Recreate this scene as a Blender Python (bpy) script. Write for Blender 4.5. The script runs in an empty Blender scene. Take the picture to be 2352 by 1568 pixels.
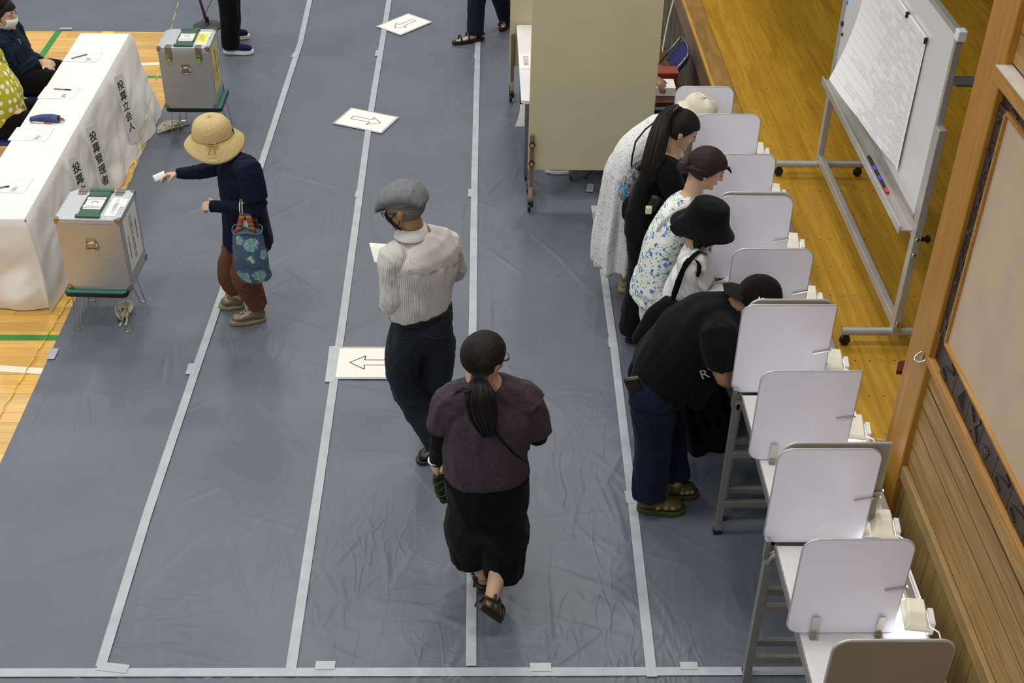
import bpy, bmesh, math, random
import numpy as np
from mathutils import Vector, Matrix, noise, kdtree
random.seed(7); rng = np.random.default_rng(7)
SC = bpy.context.scene
COL = SC.collection
PI = math.pi

# ---------------------------------------------------------------- camera
FPX, PITCH, YAW, ROLL, CAMH = 2943.0, math.radians(35.88), math.radians(1.856), math.radians(-1.237), 4.8
def cam_axes():
    cy, sy, cp, sp = math.cos(YAW), math.sin(YAW), math.cos(PITCH), math.sin(PITCH)
    fw = Vector((sy*cp, cy*cp, -sp)); rt = Vector((cy, -sy, 0)); dn = fw.cross(rt)
    cr, sr = math.cos(ROLL), math.sin(ROLL)
    return cr*rt + sr*dn, -sr*rt + cr*dn, fw
RT, DN, FW = cam_axes()
EYE = Vector((0, 0, CAMH))
cam = bpy.data.cameras.new('camera'); camo = bpy.data.objects.new('camera', cam); COL.objects.link(camo)
cam.sensor_width = 36.0; cam.lens = 36.0*FPX/2352.0; cam.clip_end = 100
m = Matrix((RT, -DN, -FW)).transposed().to_4x4(); m.translation = EYE
camo.matrix_world = m
SC.camera = camo
def ray(x, y): return RT*((x-1176)/FPX) + DN*((y-784)/FPX) + FW
def at(x, y, z=0.0): d = ray(x, y); return EYE + d*((z-CAMH)/d.z)       # pixel -> point at height z
def aty(x, y, Y): d = ray(x, y); return EYE + d*(Y/d.y)                 # pixel -> point at depth Y
def atx(x, y, X): d = ray(x, y); return EYE + d*(X/d.x)

# ---------------------------------------------------------------- light and exposure
SC.view_settings.view_transform = 'Standard'; SC.view_settings.look = 'None'
SC.view_settings.exposure = 0.0; SC.view_settings.gamma = 1.0; SC.view_settings.use_curve_mapping = False
w = bpy.data.worlds.new('hall_light'); SC.world = w; w.use_nodes = True
w.node_tree.nodes['Background'].inputs[0].default_value = (0.93, 0.95, 1.0, 1)
w.node_tree.nodes['Background'].inputs[1].default_value = 0.50
LAMP_W = 124.0
for i, lx in enumerate((-7.5, -2.6, 1.2)):
    for j, ly in enumerate((-1.5, 4.5, 10.5, 16.5)):
        if lx > 1 and ly < 0: continue
        l = bpy.data.lights.new('ceiling_lamp', 'AREA'); l.shape = 'DISK'; l.size = 1.1; l.energy = LAMP_W
        l.color = (1.0, 0.975, 0.93)
        o = bpy.data.objects.new('ceiling_lamp', l); COL.objects.link(o); o.location = (lx, ly, 8.6)

# ---------------------------------------------------------------- materials
def lin(c): return c/12.92 if c <= 0.04045 else ((c+0.055)/1.055)**2.4
def rgb(h):
    if isinstance(h, (tuple, list)): return tuple(h)
    h = h.lstrip('#'); return tuple(lin(int(h[i:i+2], 16)/255) for i in (0, 2, 4))
class NT:
    def __init__(s, name):
        s.m = bpy.data.materials.new(name); s.m.use_nodes = True; s.t = s.m.node_tree
        s.b = s.t.nodes['Principled BSDF']
    def n(s, typ, **kw):
        nd = s.t.nodes.new(typ)
        for k, v in kw.items():
            if k in nd.inputs.keys() if isinstance(k, str) else False: nd.inputs[k].default_value = v
            else: setattr(nd, k, v)
        return nd
    def l(s, a, b): s.t.links.new(a, b)
    def ramp(s, fac, stops, interp='LINEAR'):
        r = s.t.nodes.new('ShaderNodeValToRGB'); cr = r.color_ramp; cr.interpolation = interp
        while len(cr.elements) < len(stops): cr.elements.new(0.5)
        for e, (p, c) in zip(cr.elements, stops): e.position = p; e.color = (*c, 1)
        s.l(fac, r.inputs[0]); return r.outputs[0]
    def math(s, op, a, b=None, c=None):
        nd = s.t.nodes.new('ShaderNodeMath'); nd.operation = op
        for i, v in enumerate((a, b, c)):
            if v is None: continue
            if isinstance(v, (int, float)): nd.inputs[i].default_value = v
            else: s.l(v, nd.inputs[i])
        return nd.outputs[0]
    def mix(s, fac, a, b):
        nd = s.t.nodes.new('ShaderNodeMix'); nd.data_type = 'RGBA'
        for i, v in ((0, fac), (6, a), (7, b)):
            if isinstance(v, (int, float)): nd.inputs[i].default_value = v
            elif isinstance(v, (tuple, list)): nd.inputs[i].default_value = (*v, 1)
            else: s.l(v, nd.inputs[i])
        return nd.outputs[2]
    def coord(s, which='Object', scale=(1, 1, 1), rot=(0, 0, 0)):
        tc = s.t.nodes.new('ShaderNodeTexCoord'); mp = s.t.nodes.new('ShaderNodeMapping')
        mp.inputs['Scale'].default_value = scale; mp.inputs['Rotation'].default_value = rot
        s.l(tc.outputs[which], mp.inputs[0]); return mp.outputs[0]
    def attr(s, name='pat', scale=(1, 1, 1)):
        a = s.t.nodes.new('ShaderNodeAttribute'); a.attribute_name = name
        mp = s.t.nodes.new('ShaderNodeMapping'); mp.inputs['Scale'].default_value = scale
        s.l(a.outputs['Vector'], mp.inputs[0]); return mp.outputs[0]
    def noise(s, vec, scale, detail=3, rough=.5, dist=0.0):
        nd = s.t.nodes.new('ShaderNodeTexNoise'); nd.inputs['Scale'].default_value = scale
        nd.inputs['Detail'].default_value = detail; nd.inputs['Roughness'].default_value = rough
        nd.inputs['Distortion'].default_value = dist
        s.l(vec, nd.inputs['Vector']); return nd.outputs[0]
    def bump(s, h, strength=.3, dist=.01):
        b = s.t.nodes.new('ShaderNodeBump'); b.inputs['Strength'].default_value = strength
        b.inputs['Distance'].default_value = dist; s.l(h, b.inputs['Height']); s.l(b.outputs[0], s.b.inputs['Normal'])
    def base(s, c):
        if isinstance(c, (tuple, list)): s.b.inputs['Base Color'].default_value = (*c, 1)
        else: s.l(c, s.b.inputs['Base Color'])
    def set(s, **kw):
        for k, v in kw.items(): s.b.inputs[k.replace('_', ' ')].default_value = v
MATS = {}
def plain(name, c, rough=.5, metal=0.0, vary=.06, scale=12, bump=0.0, bscale=60, spec=.5, coat=0.0):
    if name in MATS: return MATS[name]
    n = NT(name); c = rgb(c); v = n.coord('Object')
    f = n.noise(v, scale, 4)
    lo = tuple(max(0, x*(1-vary)) for x in c); hi = tuple(min(1, x*(1+vary)) for x in c)
    n.base(n.ramp(f, [(.3, lo), (.7, hi)]))
    n.set(Roughness=rough, Metallic=metal, Specular_IOR_Level=spec, Coat_Weight=coat)
    if bump: n.bump(n.noise(v, bscale, 3), bump, .004)
    MATS[name] = n.m; return n.m
def wood(name, c1, c2, grain=(2, 30, 30), rough=.35, spec=.5, vary=.5, coat=.0, knots=False):
    if name in MATS: return MATS[name]
    n = NT(name); oi = n.t.nodes.new('ShaderNodeObjectInfo')
    tc = n.t.nodes.new('ShaderNodeTexCoord'); ad = n.t.nodes.new('ShaderNodeVectorMath'); ad.operation = 'ADD'
    sc = n.t.nodes.new('ShaderNodeVectorMath'); sc.operation = 'SCALE'; sc.inputs[3].default_value = 37.0
    cmb = n.t.nodes.new('ShaderNodeCombineXYZ')
    for i in range(3): n.l(oi.outputs['Random'], cmb.inputs[i])
    n.l(cmb.outputs[0], sc.inputs[0]); n.l(tc.outputs['Object'], ad.inputs[0]); n.l(sc.outputs[0], ad.inputs[1])
    mp = n.t.nodes.new('ShaderNodeMapping'); mp.inputs['Scale'].default_value = grain; n.l(ad.outputs[0], mp.inputs[0])
    g = n.noise(mp.outputs[0], 1.0, 5, .62, 1.2)
    col = n.ramp(g, [(.28, rgb(c2)), (.5, tuple((a+b)/2 for a, b in zip(rgb(c1), rgb(c2)))), (.68, rgb(c1))])
    hs = n.t.nodes.new('ShaderNodeHueSaturation')
    val = n.math('ADD', n.math('MULTIPLY', oi.outputs['Random'], vary), 1-vary/2)
    n.l(val, hs.inputs['Value']); n.l(col, hs.inputs['Color']); col = hs.outputs[0]
    if knots:
        vo = n.t.nodes.new('ShaderNodeTexVoronoi'); vo.inputs['Scale'].default_value = 1.0
        mk = n.t.nodes.new('ShaderNodeMapping'); mk.inputs['Scale'].default_value = tuple(min(x, 12)*(.35 if x < 8 else 1) for x in grain)
        n.l(ad.outputs[0], mk.inputs[0]); n.l(mk.outputs[0], vo.inputs['Vector'])
        k = n.ramp(vo.outputs['Distance'], [(.05, (1, 1, 1)), (.14, (0, 0, 0))])
        col = n.mix(k, col, tuple(x*.35 for x in rgb(c2)))
    n.base(col); n.set(Roughness=rough, Specular_IOR_Level=spec, Coat_Weight=coat, Coat_Roughness=.25)
    n.bump(g, .12, .002)
    MATS[name] = n.m; return n.m

# ---------------------------------------------------------------- mesh helpers
class MB:
    def __init__(s): s.v = []; s.f = []; s.t = []      # verts, faces, per-face tag
    def add(s, vs, fs, tag=0):
        o = len(s.v); s.v += [tuple(v) for v in vs]; s.f += [tuple(i+o for i in f) for f in fs]; s.t += [tag]*len(fs); return s
    def box(s, lo, hi, M=None, tag=0):
        x0, y0, z0 = lo; x1, y1, z1 = hi
        vs = [Vector(p) for p in ((x0,y0,z0),(x1,y0,z0),(x1,y1,z0),(x0,y1,z0),(x0,y0,z1),(x1,y0,z1),(x1,y1,z1),(x0,y1,z1))]
        if M is not None: vs = [M@v for v in vs]
        return s.add(vs, [(0,3,2,1),(4,5,6,7),(0,1,5,4),(1,2,6,5),(2,3,7,6),(3,0,4,7)], tag)
    def cbox(s, c, d, M=None, tag=0):
        return s.box([a-b/2 for a, b in zip(c, d)], [a+b/2 for a, b in zip(c, d)], M, tag)
    def bar(s, a, b, w, h, up=(0, 0, 1), tag=0):           # beam of section w (sideways) x h (along up) from a to b
        a = Vector(a); b = Vector(b); t = (b-a).normalized(); u = Vector(up)
        sd = t.cross(u)
        if sd.length < 1e-4: sd = t.cross(Vector((1, 0, 0)))
        sd.normalize(); u = sd.cross(t)
        vs = []
        for p in (a, b):
            for i, j in ((-1,-1),(1,-1),(1,1),(-1,1)): vs.append(p + sd*(i*w/2) + u*(j*h/2))
        return s.add(vs, [(0,1,2,3),(7,6,5,4),(0,4,5,1),(1,5,6,2),(2,6,7,3),(3,7,4,0)], tag)
    def tube(s, path, r, n=10, caps=True, closed=False, tag=0):
        P = [Vector(p) for p in path]; N = len(P); rs = r if isinstance(r, (list, tuple)) else [r]*N
        tg = []
        for i in range(N):
            a = P[(i-1) % N] if closed or i > 0 else P[i]; b = P[(i+1) % N] if closed or i < N-1 else P[i]
            tg.append((b-a).normalized())
        ref = Vector((0, 0, 1)) if abs(tg[0].z) < .9 else Vector((1, 0, 0))
        sd = tg[0].cross(ref).normalized(); vs = []
        for i in range(N):
            sd = (sd - tg[i]*sd.dot(tg[i]))
            sd = sd.normalized() if sd.length > 1e-6 else tg[i].orthogonal().normalized()
            u = tg[i].cross(sd)
            for k in range(n):
                a = 2*PI*k/n; vs.append(P[i] + (sd*math.cos(a) + u*math.sin(a))*rs[i])
        fs = []
        for i in range(N if closed else N-1):
            j = (i+1) % N
            for k in range(n): fs.append((i*n+k, i*n+(k+1) % n, j*n+(k+1) % n, j*n+k))
        if caps and not closed: fs += [tuple(range(n))[::-1], tuple((N-1)*n+k for k in range(n))]
        return s.add(vs, fs, tag)
    def lathe(s, prof, n=24, M=None, tag=0, cap=True):
        vs = []; fs = []
        for r, z in prof:
            for k in range(n):
                a = 2*PI*k/n; vs.append(Vector((r*math.cos(a), r*math.sin(a), z)))
        for i in range(len(prof)-1):
            for k in range(n): fs.append((i*n+k, i*n+(k+1) % n, (i+1)*n+(k+1) % n, (i+1)*n+k))
        if cap: fs += [tuple(range(n))[::-1], tuple((len(prof)-1)*n+k for k in range(n))]
        if M is not None: vs = [M@v for v in vs]
        return s.add(vs, fs, tag)
    def prism(s, outline, t, M=None, tag=0):               # outline in xy, extruded z 0..t
        n = len(outline); vs = [Vector((x, y, 0)) for x, y in outline] + [Vector((x, y, t)) for x, y in outline]
        if M is not None: vs = [M@v for v in vs]
        return s.add(vs, [tuple(range(n))[::-1], tuple(range(n, 2*n))] + [(k, (k+1) % n, n+(k+1) % n, n+k) for k in range(n)], tag)
    def ell(s, c, r, M=None, nu=16, nv=10, tag=0):
        c = Vector(c); vs = []; fs = []
        for i in range(nv+1):
            ph = PI*i/nv
            for k in range(nu):
                a = 2*PI*k/nu
                p = Vector((r[0]*math.sin(ph)*math.cos(a), r[1]*math.sin(ph)*math.sin(a), r[2]*math.cos(ph)))
                vs.append((M@p if M is not None else p) + c)
        for i in range(nv):
            for k in range(nu): fs.append((i*nu+k, (i+1)*nu+k, (i+1)*nu+(k+1) % nu, i*nu+(k+1) % nu))
        return s.add(vs, fs, tag)
    def grid(s, P, tag=0):                                  # P[i][j] points
        n = len(P); k = len(P[0]); vs = [p for r in P for p in r]
        return s.add(vs, [(i*k+j, (i+1)*k+j, (i+1)*k+j+1, i*k+j+1) for i in range(n-1) for j in range(k-1)], tag)
    def build(s, name, mat, parent=None, smooth=False, bevel=0, solid=0, local=False, sub=0, angle=None):
        me = bpy.data.meshes.new(name); off = Vector((0, 0, 0))
        if parent is not None and not local:
            p = parent
            while p is not None: off += p.location; p = p.parent
        me.from_pydata([tuple(Vector(v)-off) for v in s.v] if off.length else s.v, [], s.f); me.update()
        return finish(me, name, mat, parent, smooth, bevel, solid, sub, angle)
def finish(me, name, mat, parent=None, smooth=False, bevel=0, solid=0, sub=0, angle=None):
    o = bpy.data.objects.new(name, me); COL.objects.link(o)
    for mm in (mat if isinstance(mat, (list, tuple)) else [mat]): me.materials.append(mm)
    if smooth: me.shade_smooth()
    if angle is not None: me.set_sharp_from_angle(angle=math.radians(angle))
    if parent is not None: o.parent = parent
    if solid: md = o.modifiers.new('s', 'SOLIDIFY'); md.thickness = solid; md.offset = 0
    if bevel: md = o.modifiers.new('b', 'BEVEL'); md.width = bevel; md.segments = 2; md.limit_method = 'ANGLE'; md.angle_limit = .6
    if sub: md = o.modifiers.new('u', 'SUBSURF'); md.levels = sub; md.render_levels = sub
    return o
def tag(o, label, cat, group=None):
    o['label'] = label; o['category'] = cat
    if group: o['group'] = group
    return o
def thing(name, label, cat, loc, group=None, rz=0.0):
    o = bpy.data.objects.new(name, None); COL.objects.link(o); o.location = loc; o.rotation_euler = (0, 0, rz)
    o.empty_display_size = .1
    return tag(o, label, cat, group)
def struct(o): o['kind'] = 'structure'; return o
def Loc(x, y, z): return Matrix.Translation((x, y, z))
def Rz(a): return Matrix.Rotation(a, 4, 'Z')
def Rx(a): return Matrix.Rotation(a, 4, 'X')
def Ry(a): return Matrix.Rotation(a, 4, 'Y')
def rrect(w, h, r, n=5, corners=(1, 1, 1, 1)):             # rounded rectangle centred on 0, corners bl br tr tl
    out = []
    for (sx, sy, a0), c in zip(((-1,-1,PI),(1,-1,1.5*PI),(1,1,0),(-1,1,.5*PI)), corners):
        rr = r*c if c else 0.0
        if rr <= 0: out.append((sx*w/2, sy*h/2)); continue
        for k in range(n+1):
            a = a0 + (PI/2)*k/n; out.append((sx*(w/2-rr)+rr*math.cos(a), sy*(h/2-rr)+rr*math.sin(a)))
    return out
def frame(o, x, z):                                        # matrix with local x along x, local z along z
    x = Vector(x).normalized(); z = Vector(z); z = (z - x*z.dot(x)).normalized(); y = z.cross(x)
    m = Matrix((x, y, z)).transposed().to_4x4(); m.translation = Vector(o); return m
def text(body, size, M, mat, parent, name='lettering', align='CENTER', spacing=1.0, line=1.0, bold=0.0):
    cu = bpy.data.curves.new('t', 'FONT'); cu.body = body; cu.size = size; cu.align_x = align; cu.align_y = 'CENTER'
    cu.space_line = line; cu.space_character = spacing; cu.offset = bold; cu.resolution_u = 2
    o = bpy.data.objects.new('t', cu); COL.objects.link(o)
    dg = bpy.context.evaluated_depsgraph_get(); me = bpy.data.meshes.new_from_object(o.evaluated_get(dg))
    bpy.data.objects.remove(o); bpy.data.curves.remove(cu)
    me.name = name; me.transform(M); me.materials.clear()
    off = Vector(); p = parent
    while p is not None: off += p.location; p = p.parent
    me.transform(Matrix.Translation(-off))
    return finish(me, name, mat, parent)

# basic materials
M_white = plain('white_paint', '#e9e9e6', .45, vary=.02)
M_paper = plain('paper', '#f3f3ee', .7, vary=.015)
M_black = plain('black_plastic', '#121212', .45)
M_ink = plain('ink', '#141414', .7)
M_alu = plain('aluminium', '#b4b4b0', .32, .85, vary=.05, scale=40)
M_steel = plain('bright_steel', '#c9c7c0', .22, 1.0)
M_zinc = plain('zinc_steel', '#8c8f90', .38, .8)
# ================================================================ the setting
M_gym = wood('gym_maple', '#e2b764', '#d09c46', (2.2, 22, 22), .33, .5, .28, .15)
M_stage = wood('stage_wood', '#bd9229', '#9e7217', (14, 1.0, 14), .36, .45, .15, .1)
M_gap = plain('floor_gap', '#6b4a1c', .8)
fl = struct(MB().box((-9, -2, -.25), (6.5, 15, -.004)).build('floor', M_gap))
row = 0; y = 4.9
while y < 11.72:
    x = -5.2 - rng.uniform(0, .9)
    while x < -2.55:
        L = rng.uniform(.7, 1.7); x1 = min(x+L, -2.5)
        MB().box((x+.0008, y+.0008, -.004), (x1-.0008, y+.0907, rng.uniform(-.0006, .0002))).build('plank', M_gym, fl)
        x = x1
    y += .0915; row += 1
M_green = plain('court_green', '#2f8a3a', .4); M_lwhite = plain('court_white', '#efe6d0', .4); M_lyel = plain('court_yellow', '#e8d23c', .4)
for lo, hi, mt in (((-6, 6.63), (-2.5, 6.69), M_green), ((-6, 10.585), (-2.5, 10.625), M_green), ((-4.005, 5), (-3.945, 11.75), M_green),
                   ((-3.56, 10.9), (-3.45, 11.72), M_lyel)):
    if mt is M_lyel: lo = (-3.56, 11.55)
    MB().box((*lo, .0003), (*hi, .001)).build('court_line', mt, fl)
for (a, b) in ((((-6, 6.66)), (-2.5, 6.29)), ((-6, 10.55), (-2.5, 10.93))):
    MB().bar((a[0], a[1], .0012), (b[0], b[1], .0012), .06, .0012).build('court_line', M_lwhite, fl)

# stage
ZS, XS = .85, 1.70
stf = struct(MB().box((XS+.012, 4.53, .60), (6.4, 14, ZS-.006)).build('floor_stage', M_gap))
M_edge = wood('stage_edge_wood', '#a07c3c', '#7d5a24', (20, 2, 20), .4, .5, .1)
M_lip = wood('stage_lip_wood', '#d9a94a', '#b9862c', (20, 2, 20), .4)
M_beam = wood('stage_beam_wood', '#8a6a45', '#6e4f2f', (20, 2, 20), .35)
MB().box((XS, 4.53, ZS-.02), (XS+.02, 14, ZS+.001)).build('edge_lip', M_lip, stf)
MB().box((XS+.02, 4.53, ZS-.006), (XS+.155, 14, ZS)).build('edge_board', M_edge, stf)
x = XS+.158
while x < 4.6:
    y = 4.4 - rng.uniform(0, 1.2)
    while y < 13.8:
        L = rng.uniform(1.2, 2.6); a, b = max(y, 4.53), min(y+L, 13.9)
        if b-a > .05: MB().box((x+.0004, a+.0004, ZS-.006), (x+.0676, b-.0004, ZS+rng.uniform(-.0006, .0002))).build('plank', M_stage, stf)
        y += L
    x += .068
nb = MB()
for i in range(42):
    for j in range(34):
        px_, py_ = XS+.192+i*.068, 4.7+j*.30
        nb.lathe([(.0055, 0), (.005, .0006)], 6, Loc(px_+rng.uniform(-.006, .006), py_+rng.uniform(-.006, .006), ZS-.0001))
nl = nb.build('nail_heads', plain('nail', '#4a3210', .6), stf); nl['kind'] = 'stuff'
MB().box((XS+.002, 4.53, .655), (XS+.05, 14, ZS-.02)).build('front_beam', M_beam, stf)
M_curt = plain('stage_skirt_cloth', '#6f6957', .8, vary=.15, scale=5)
P = []
for i in range(420):
    yy = 4.6 + i*9.3/419; f = .018*math.sin(yy*48) + .012*math.sin(yy*23+1)
    P.append([(XS+.045+f, yy, z) for z in (.004, .2, .45, .66)])
sk = MB().grid(P).build('stage_skirt', M_curt, stf, smooth=True)
MB().box((XS+.1, 4.55, 0), (6.3, 13.9, .6)).build('stage_core', plain('stage_core_dark', '#3a352c', .9), stf)

# right wall
XW = 1.92
M_pale = wood('cedar_boards', '#b5935c', '#8a6836', (26, 1.6, 26), .6, .3, .34, 0, True)
M_wain = wood('wainscot_boards', '#9c8148', '#7f6634', (30, 30, 2.2), .6, .3, .25, 0, True)
M_trim = wood('trim_wood', '#b98a45', '#99692a', (30, 2, 30), .5, .4, .1)
M_dustrim = wood('dusty_trim', '#a68a5a', '#93774a', (30, 2, 30), .6, .3, .1)
M_post = wood('post_wood', '#b3812f', '#946722', (26, 26, 1.6), .45, .4, .05)
M_carve = plain('carved_dark', '#30231a', .38, vary=.35, scale=9, bump=.5, bscale=35)
wr = struct(MB().box((XW+.002, -1.0, 0), (XW+.2, 4.50, 8.6)).build('wall_right', plain('wall_back_dark', '#241b10', .9)))
yb = 1.4
while yb < 4.28:
    y1 = min(yb+.098, 4.285); MB().box((XW, yb+.002, .0), (XW+.014, y1-.002, .955)).build('plank', M_wain, wr); yb += .098
zs = [1.022, 1.136, 1.246, 1.357, 1.471, 1.585]
for a, b in zip(zs[:-1], zs[1:]):
    MB().box((XW-.004+rng.uniform(0, .004), 1.4, a+.006), (XW+.014, 4.285, b-.006)).build('plank', M_pale, wr, bevel=.002)
MB().box((XW-.022, 1.4, .952), (XW+.012, 4.283, 1.021)).build('base_strip', M_dustrim, wr, bevel=.003)
MB().box((XW-.03, 1.4, 1.583), (XW+.012, 4.29, 1.62)).build('picture_rail', M_trim, wr, bevel=.002)
MB().box((XW-.06, 1.4, 2.875), (XW+.012, 4.29, 2.93)).build('top_ledge', M_trim, wr, bevel=.003)
MB().box((XW-.061, 1.4, 2.931), (XW+.012, 4.285, 2.934)).build('ledge_dust', plain('grey_dust', '#b3aca0', .9), wr)
for a in np.arange(2.94, 3.9, .115):
    MB().box((XW-.002, 1.4, a+.002), (XW+.014, 4.285, a+.112)).build('plank', M_pale, wr, bevel=.002)
MB().box((XW-.002, 1.4, 1.62), (XW+.012, 4.285, 2.876)).build('frieze_back', M_carve, wr)
def carved(y0, y1, z0, z1):
    b = MB(); x = XW-.002; b.box((x-.010, y0+.002, z0+.002), (x, y1-.002, z1-.002))
    k = rng.integers(0, 4); cy, cz = (y0+y1)/2, (z0+z1)/2; w_, h_ = (y1-y0)*.36, (z1-z0)*.36
    if k == 0:
        b.add([(x-.01, cy-w_, cz-h_), (x-.01, cy+w_, cz-h_*.2), (x-.01, cy-w_*.3, cz+h_), (x-.026, cy, cz)], [(0,1,3),(1,2,3),(2,0,3)])
    elif k == 1:
        b.tube([(x-.012, cy+w_*math.sin(t*1.2), cz+h_*(t/2.5-1)) for t in np.linspace(0, 5, 8)], .005, 6)
    elif k == 2:
        for q in range(3): b.ell((x-.011, cy+w_*rng.uniform(-.8, .8), cz+h_*rng.uniform(-.8, .8)), (.009, w_*.35, h_*.3), nu=8, nv=6)
    else:
        b.bar((x-.012, cy-w_, cz-h_), (x-.012, cy+w_, cz+h_*.7), .022, .007, (-1, 0, 0)); b.bar((x-.012, cy-w_*.8, cz+h_), (x-.012, cy+w_*.3, cz-h_), .016, .006, (-1, 0, 0))
    b.build('carved_tile', M_carve, wr)
yy = 4.185
while yy > 1.6: carved(yy-.165, yy, 1.622, 1.755); yy -= .165
zz = 1.755
while zz < 2.75: carved(4.195, 4.283, zz, zz+.148); zz += .148
yy = 4.185
while yy > 1.6: carved(yy-.165, yy, 2.80, 2.872); yy -= .165
# notice board
nbd = thing('notice_board', 'beige felt notice board with thin wooden frame among dark carved wall tiles', 'notice board', (XW-.014, 2.9, 1.757))
M_felt = plain('notice_felt', '#bda88f', .9, vary=.05, scale=6, bump=.1, bscale=300)
MB().box((XW-.010, 1.7, 1.762), (XW-.002, 4.19, 2.79)).build('felt_panel', M_felt, nbd)
fm = MB()
for lo, hi in (((XW-.024, 1.7, 1.757), (XW-.003, 4.195, 1.772)), ((XW-.024, 1.7, 2.785), (XW-.003, 4.195, 2.80))): MB().box(lo, hi).build('frame_rail', M_trim, nbd, bevel=.002)
MB().box((XW-.024, 4.183, 1.757), (XW-.003, 4.197, 2.80)).build('frame_rail', M_trim, nbd, bevel=.002)
# post
po = struct(MB().box((1.889, 4.285, 0), (2.12, 4.515, 5.2)).build('trim_1', M_post, bevel=.006))
hk = atx(2120, 818, 1.885)
hook = thing('wall_hook', 'small steel double hook screwed to the wooden stage post', 'hook', (1.885, hk.y, hk.z))
MB().tube([(1.884-.03*math.sin(t), hk.y-.03*math.cos(t)*1.0, hk.z-.02*math.sin(t)) for t in np.linspace(-.3, PI+.3, 12)], .0035, 8).build('hook_wire', M_steel, hook, smooth=True)
MB().cbox((1.8825, hk.y, hk.z), (.006, .014, .03)).build('hook_plate', M_steel, hook)
# unseen rest of the hall shell, added to shade the stage
M_wallp = plain('hall_wall', '#b9a98c', .8)
struct(MB().box((1.93, 4.52, 3.55), (2.12, 14.2, 8.6)).build('wall_header', M_wallp))
struct(MB().box((6.4, 4.3, 0), (6.55, 14.2, 8.6)).build('wall_stage_back', plain('stage_dark_wall', '#5a4a38', .9)))
struct(MB().box((1.94, 14.0, 0), (6.5, 14.2, 8.6)).build('wall_stage_far', plain('stage_dark_wall2', '#5a4a38', .9)))
struct(MB().box((2.12, 4.3, 0.85), (6.5, 4.5, 8.6)).build('wall_stage_near', plain('stage_dark_wall2', '#5a4a38', .9)))

# ================================================================ protective mat with creases
def mat_sheet(name, x0, x1, y0, y1, step, nr, label, tapes=True):
    nx, ny = int((x1-x0)/step)+1, int((y1-y0)/step)+1
    xs = np.linspace(x0, x1, nx); ys = np.linspace(y0, y1, ny); X, Y = np.meshgrid(xs, ys, indexing='ij'); Z = np.zeros_like(X)
    for k in range(nr):
        cx, cy = rng.uniform(x0, x1), rng.uniform(max(y0, 3.0), y1)
        if tapes and rng.random() < .75: cx = rng.choice([-1.75, -.9, 0, .84]) + rng.normal(0, .1)
        if tapes and rng.random() < .3: cy = 3.95 + abs(rng.normal(0, .5))
        a = PI/2 + rng.normal(0, .8) + (PI if rng.random() < .5 else 0); L = rng.uniform(.15, .9); wd = rng.uniform(.007, .018)
        hgt = rng.uniform(.0012, .0066)*(1.15 if L > .5 else 1); cv = rng.normal(0, .06)
        ca, sa = math.cos(a), math.sin(a)
        i0, i1 = np.searchsorted(xs, [cx-1, cx+1]); j0, j1 = np.searchsorted(ys, [cy-1, cy+1])
        if i1-i0 < 2 or j1-j0 < 2: continue
        dx, dy = X[i0:i1, j0:j1]-cx, Y[i0:i1, j0:j1]-cy
        u = dx*ca+dy*sa; v = -dx*sa+dy*ca - cv*u*u/L
        env = np.clip(1-np.abs(2*u/L-1), 0, 1)**.7*(u > 0)*(u < L)
        Z[i0:i1, j0:j1] = np.maximum(Z[i0:i1, j0:j1], hgt*env*np.exp(-(v/wd)**2)) - .25*hgt*env*np.exp(-((np.abs(v)-2*wd)/wd)**2)
    for k in range(nr*2):
        cx, cy = rng.uniform(x0, x1), rng.uniform(max(y0, 3.0), y1)
        a = rng.normal(0, .5) + (PI/2 if rng.random() < .55 else 0); ca, sa = math.cos(a), math.sin(a); L = rng.uniform(.04, .2); wd = rng.uniform(.008, .017); hgt = rng.uniform(.0006, .0022)
        i0, i1 = np.searchsorted(xs, [cx-.4, cx+.4]); j0, j1 = np.searchsorted(ys, [cy-.4, cy+.4])
        dx, dy = X[i0:i1, j0:j1]-cx, Y[i0:i1, j0:j1]-cy
        Z[i0:i1, j0:j1] += hgt*np.exp(-((dx*ca+dy*sa)/L)**2-((-dx*sa+dy*ca)/wd)**2)
    Z = np.clip(Z, -.0012, .0076) + .0022
    edge = np.minimum(X-x0, x1-X); Z = np.where(edge < .02, .0022, Z)
    V = np.stack([X, Y, Z], -1).reshape(-1, 3)
    I = np.arange(nx*ny).reshape(nx, ny); F = np.stack([I[:-1, :-1], I[1:, :-1], I[1:, 1:], I[:-1, 1:]], -1).reshape(-1, 4)
    me = bpy.data.meshes.new(name); me.vertices.add(len(V)); me.vertices.foreach_set('co', V.ravel())
    me.loops.add(F.size); me.loops.foreach_set('vertex_index', F.ravel()); me.polygons.add(len(F))
    me.polygons.foreach_set('loop_start', np.arange(0, F.size, 4)); me.update(calc_edges=True); me.validate()
    o = finish(me, name, M_mat, None, True); tag(o, label, 'mat', 'grey floor sheets'); return o
n = NT('grey_vinyl'); v = n.coord('Object')
n.base(n.ramp(n.noise(v, 1.3, 3), [(.3, rgb('#5d626d')), (.7, rgb('#676c75'))])); n.set(Roughness=.40, Specular_IOR_Level=.45)
hs_ = []
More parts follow.
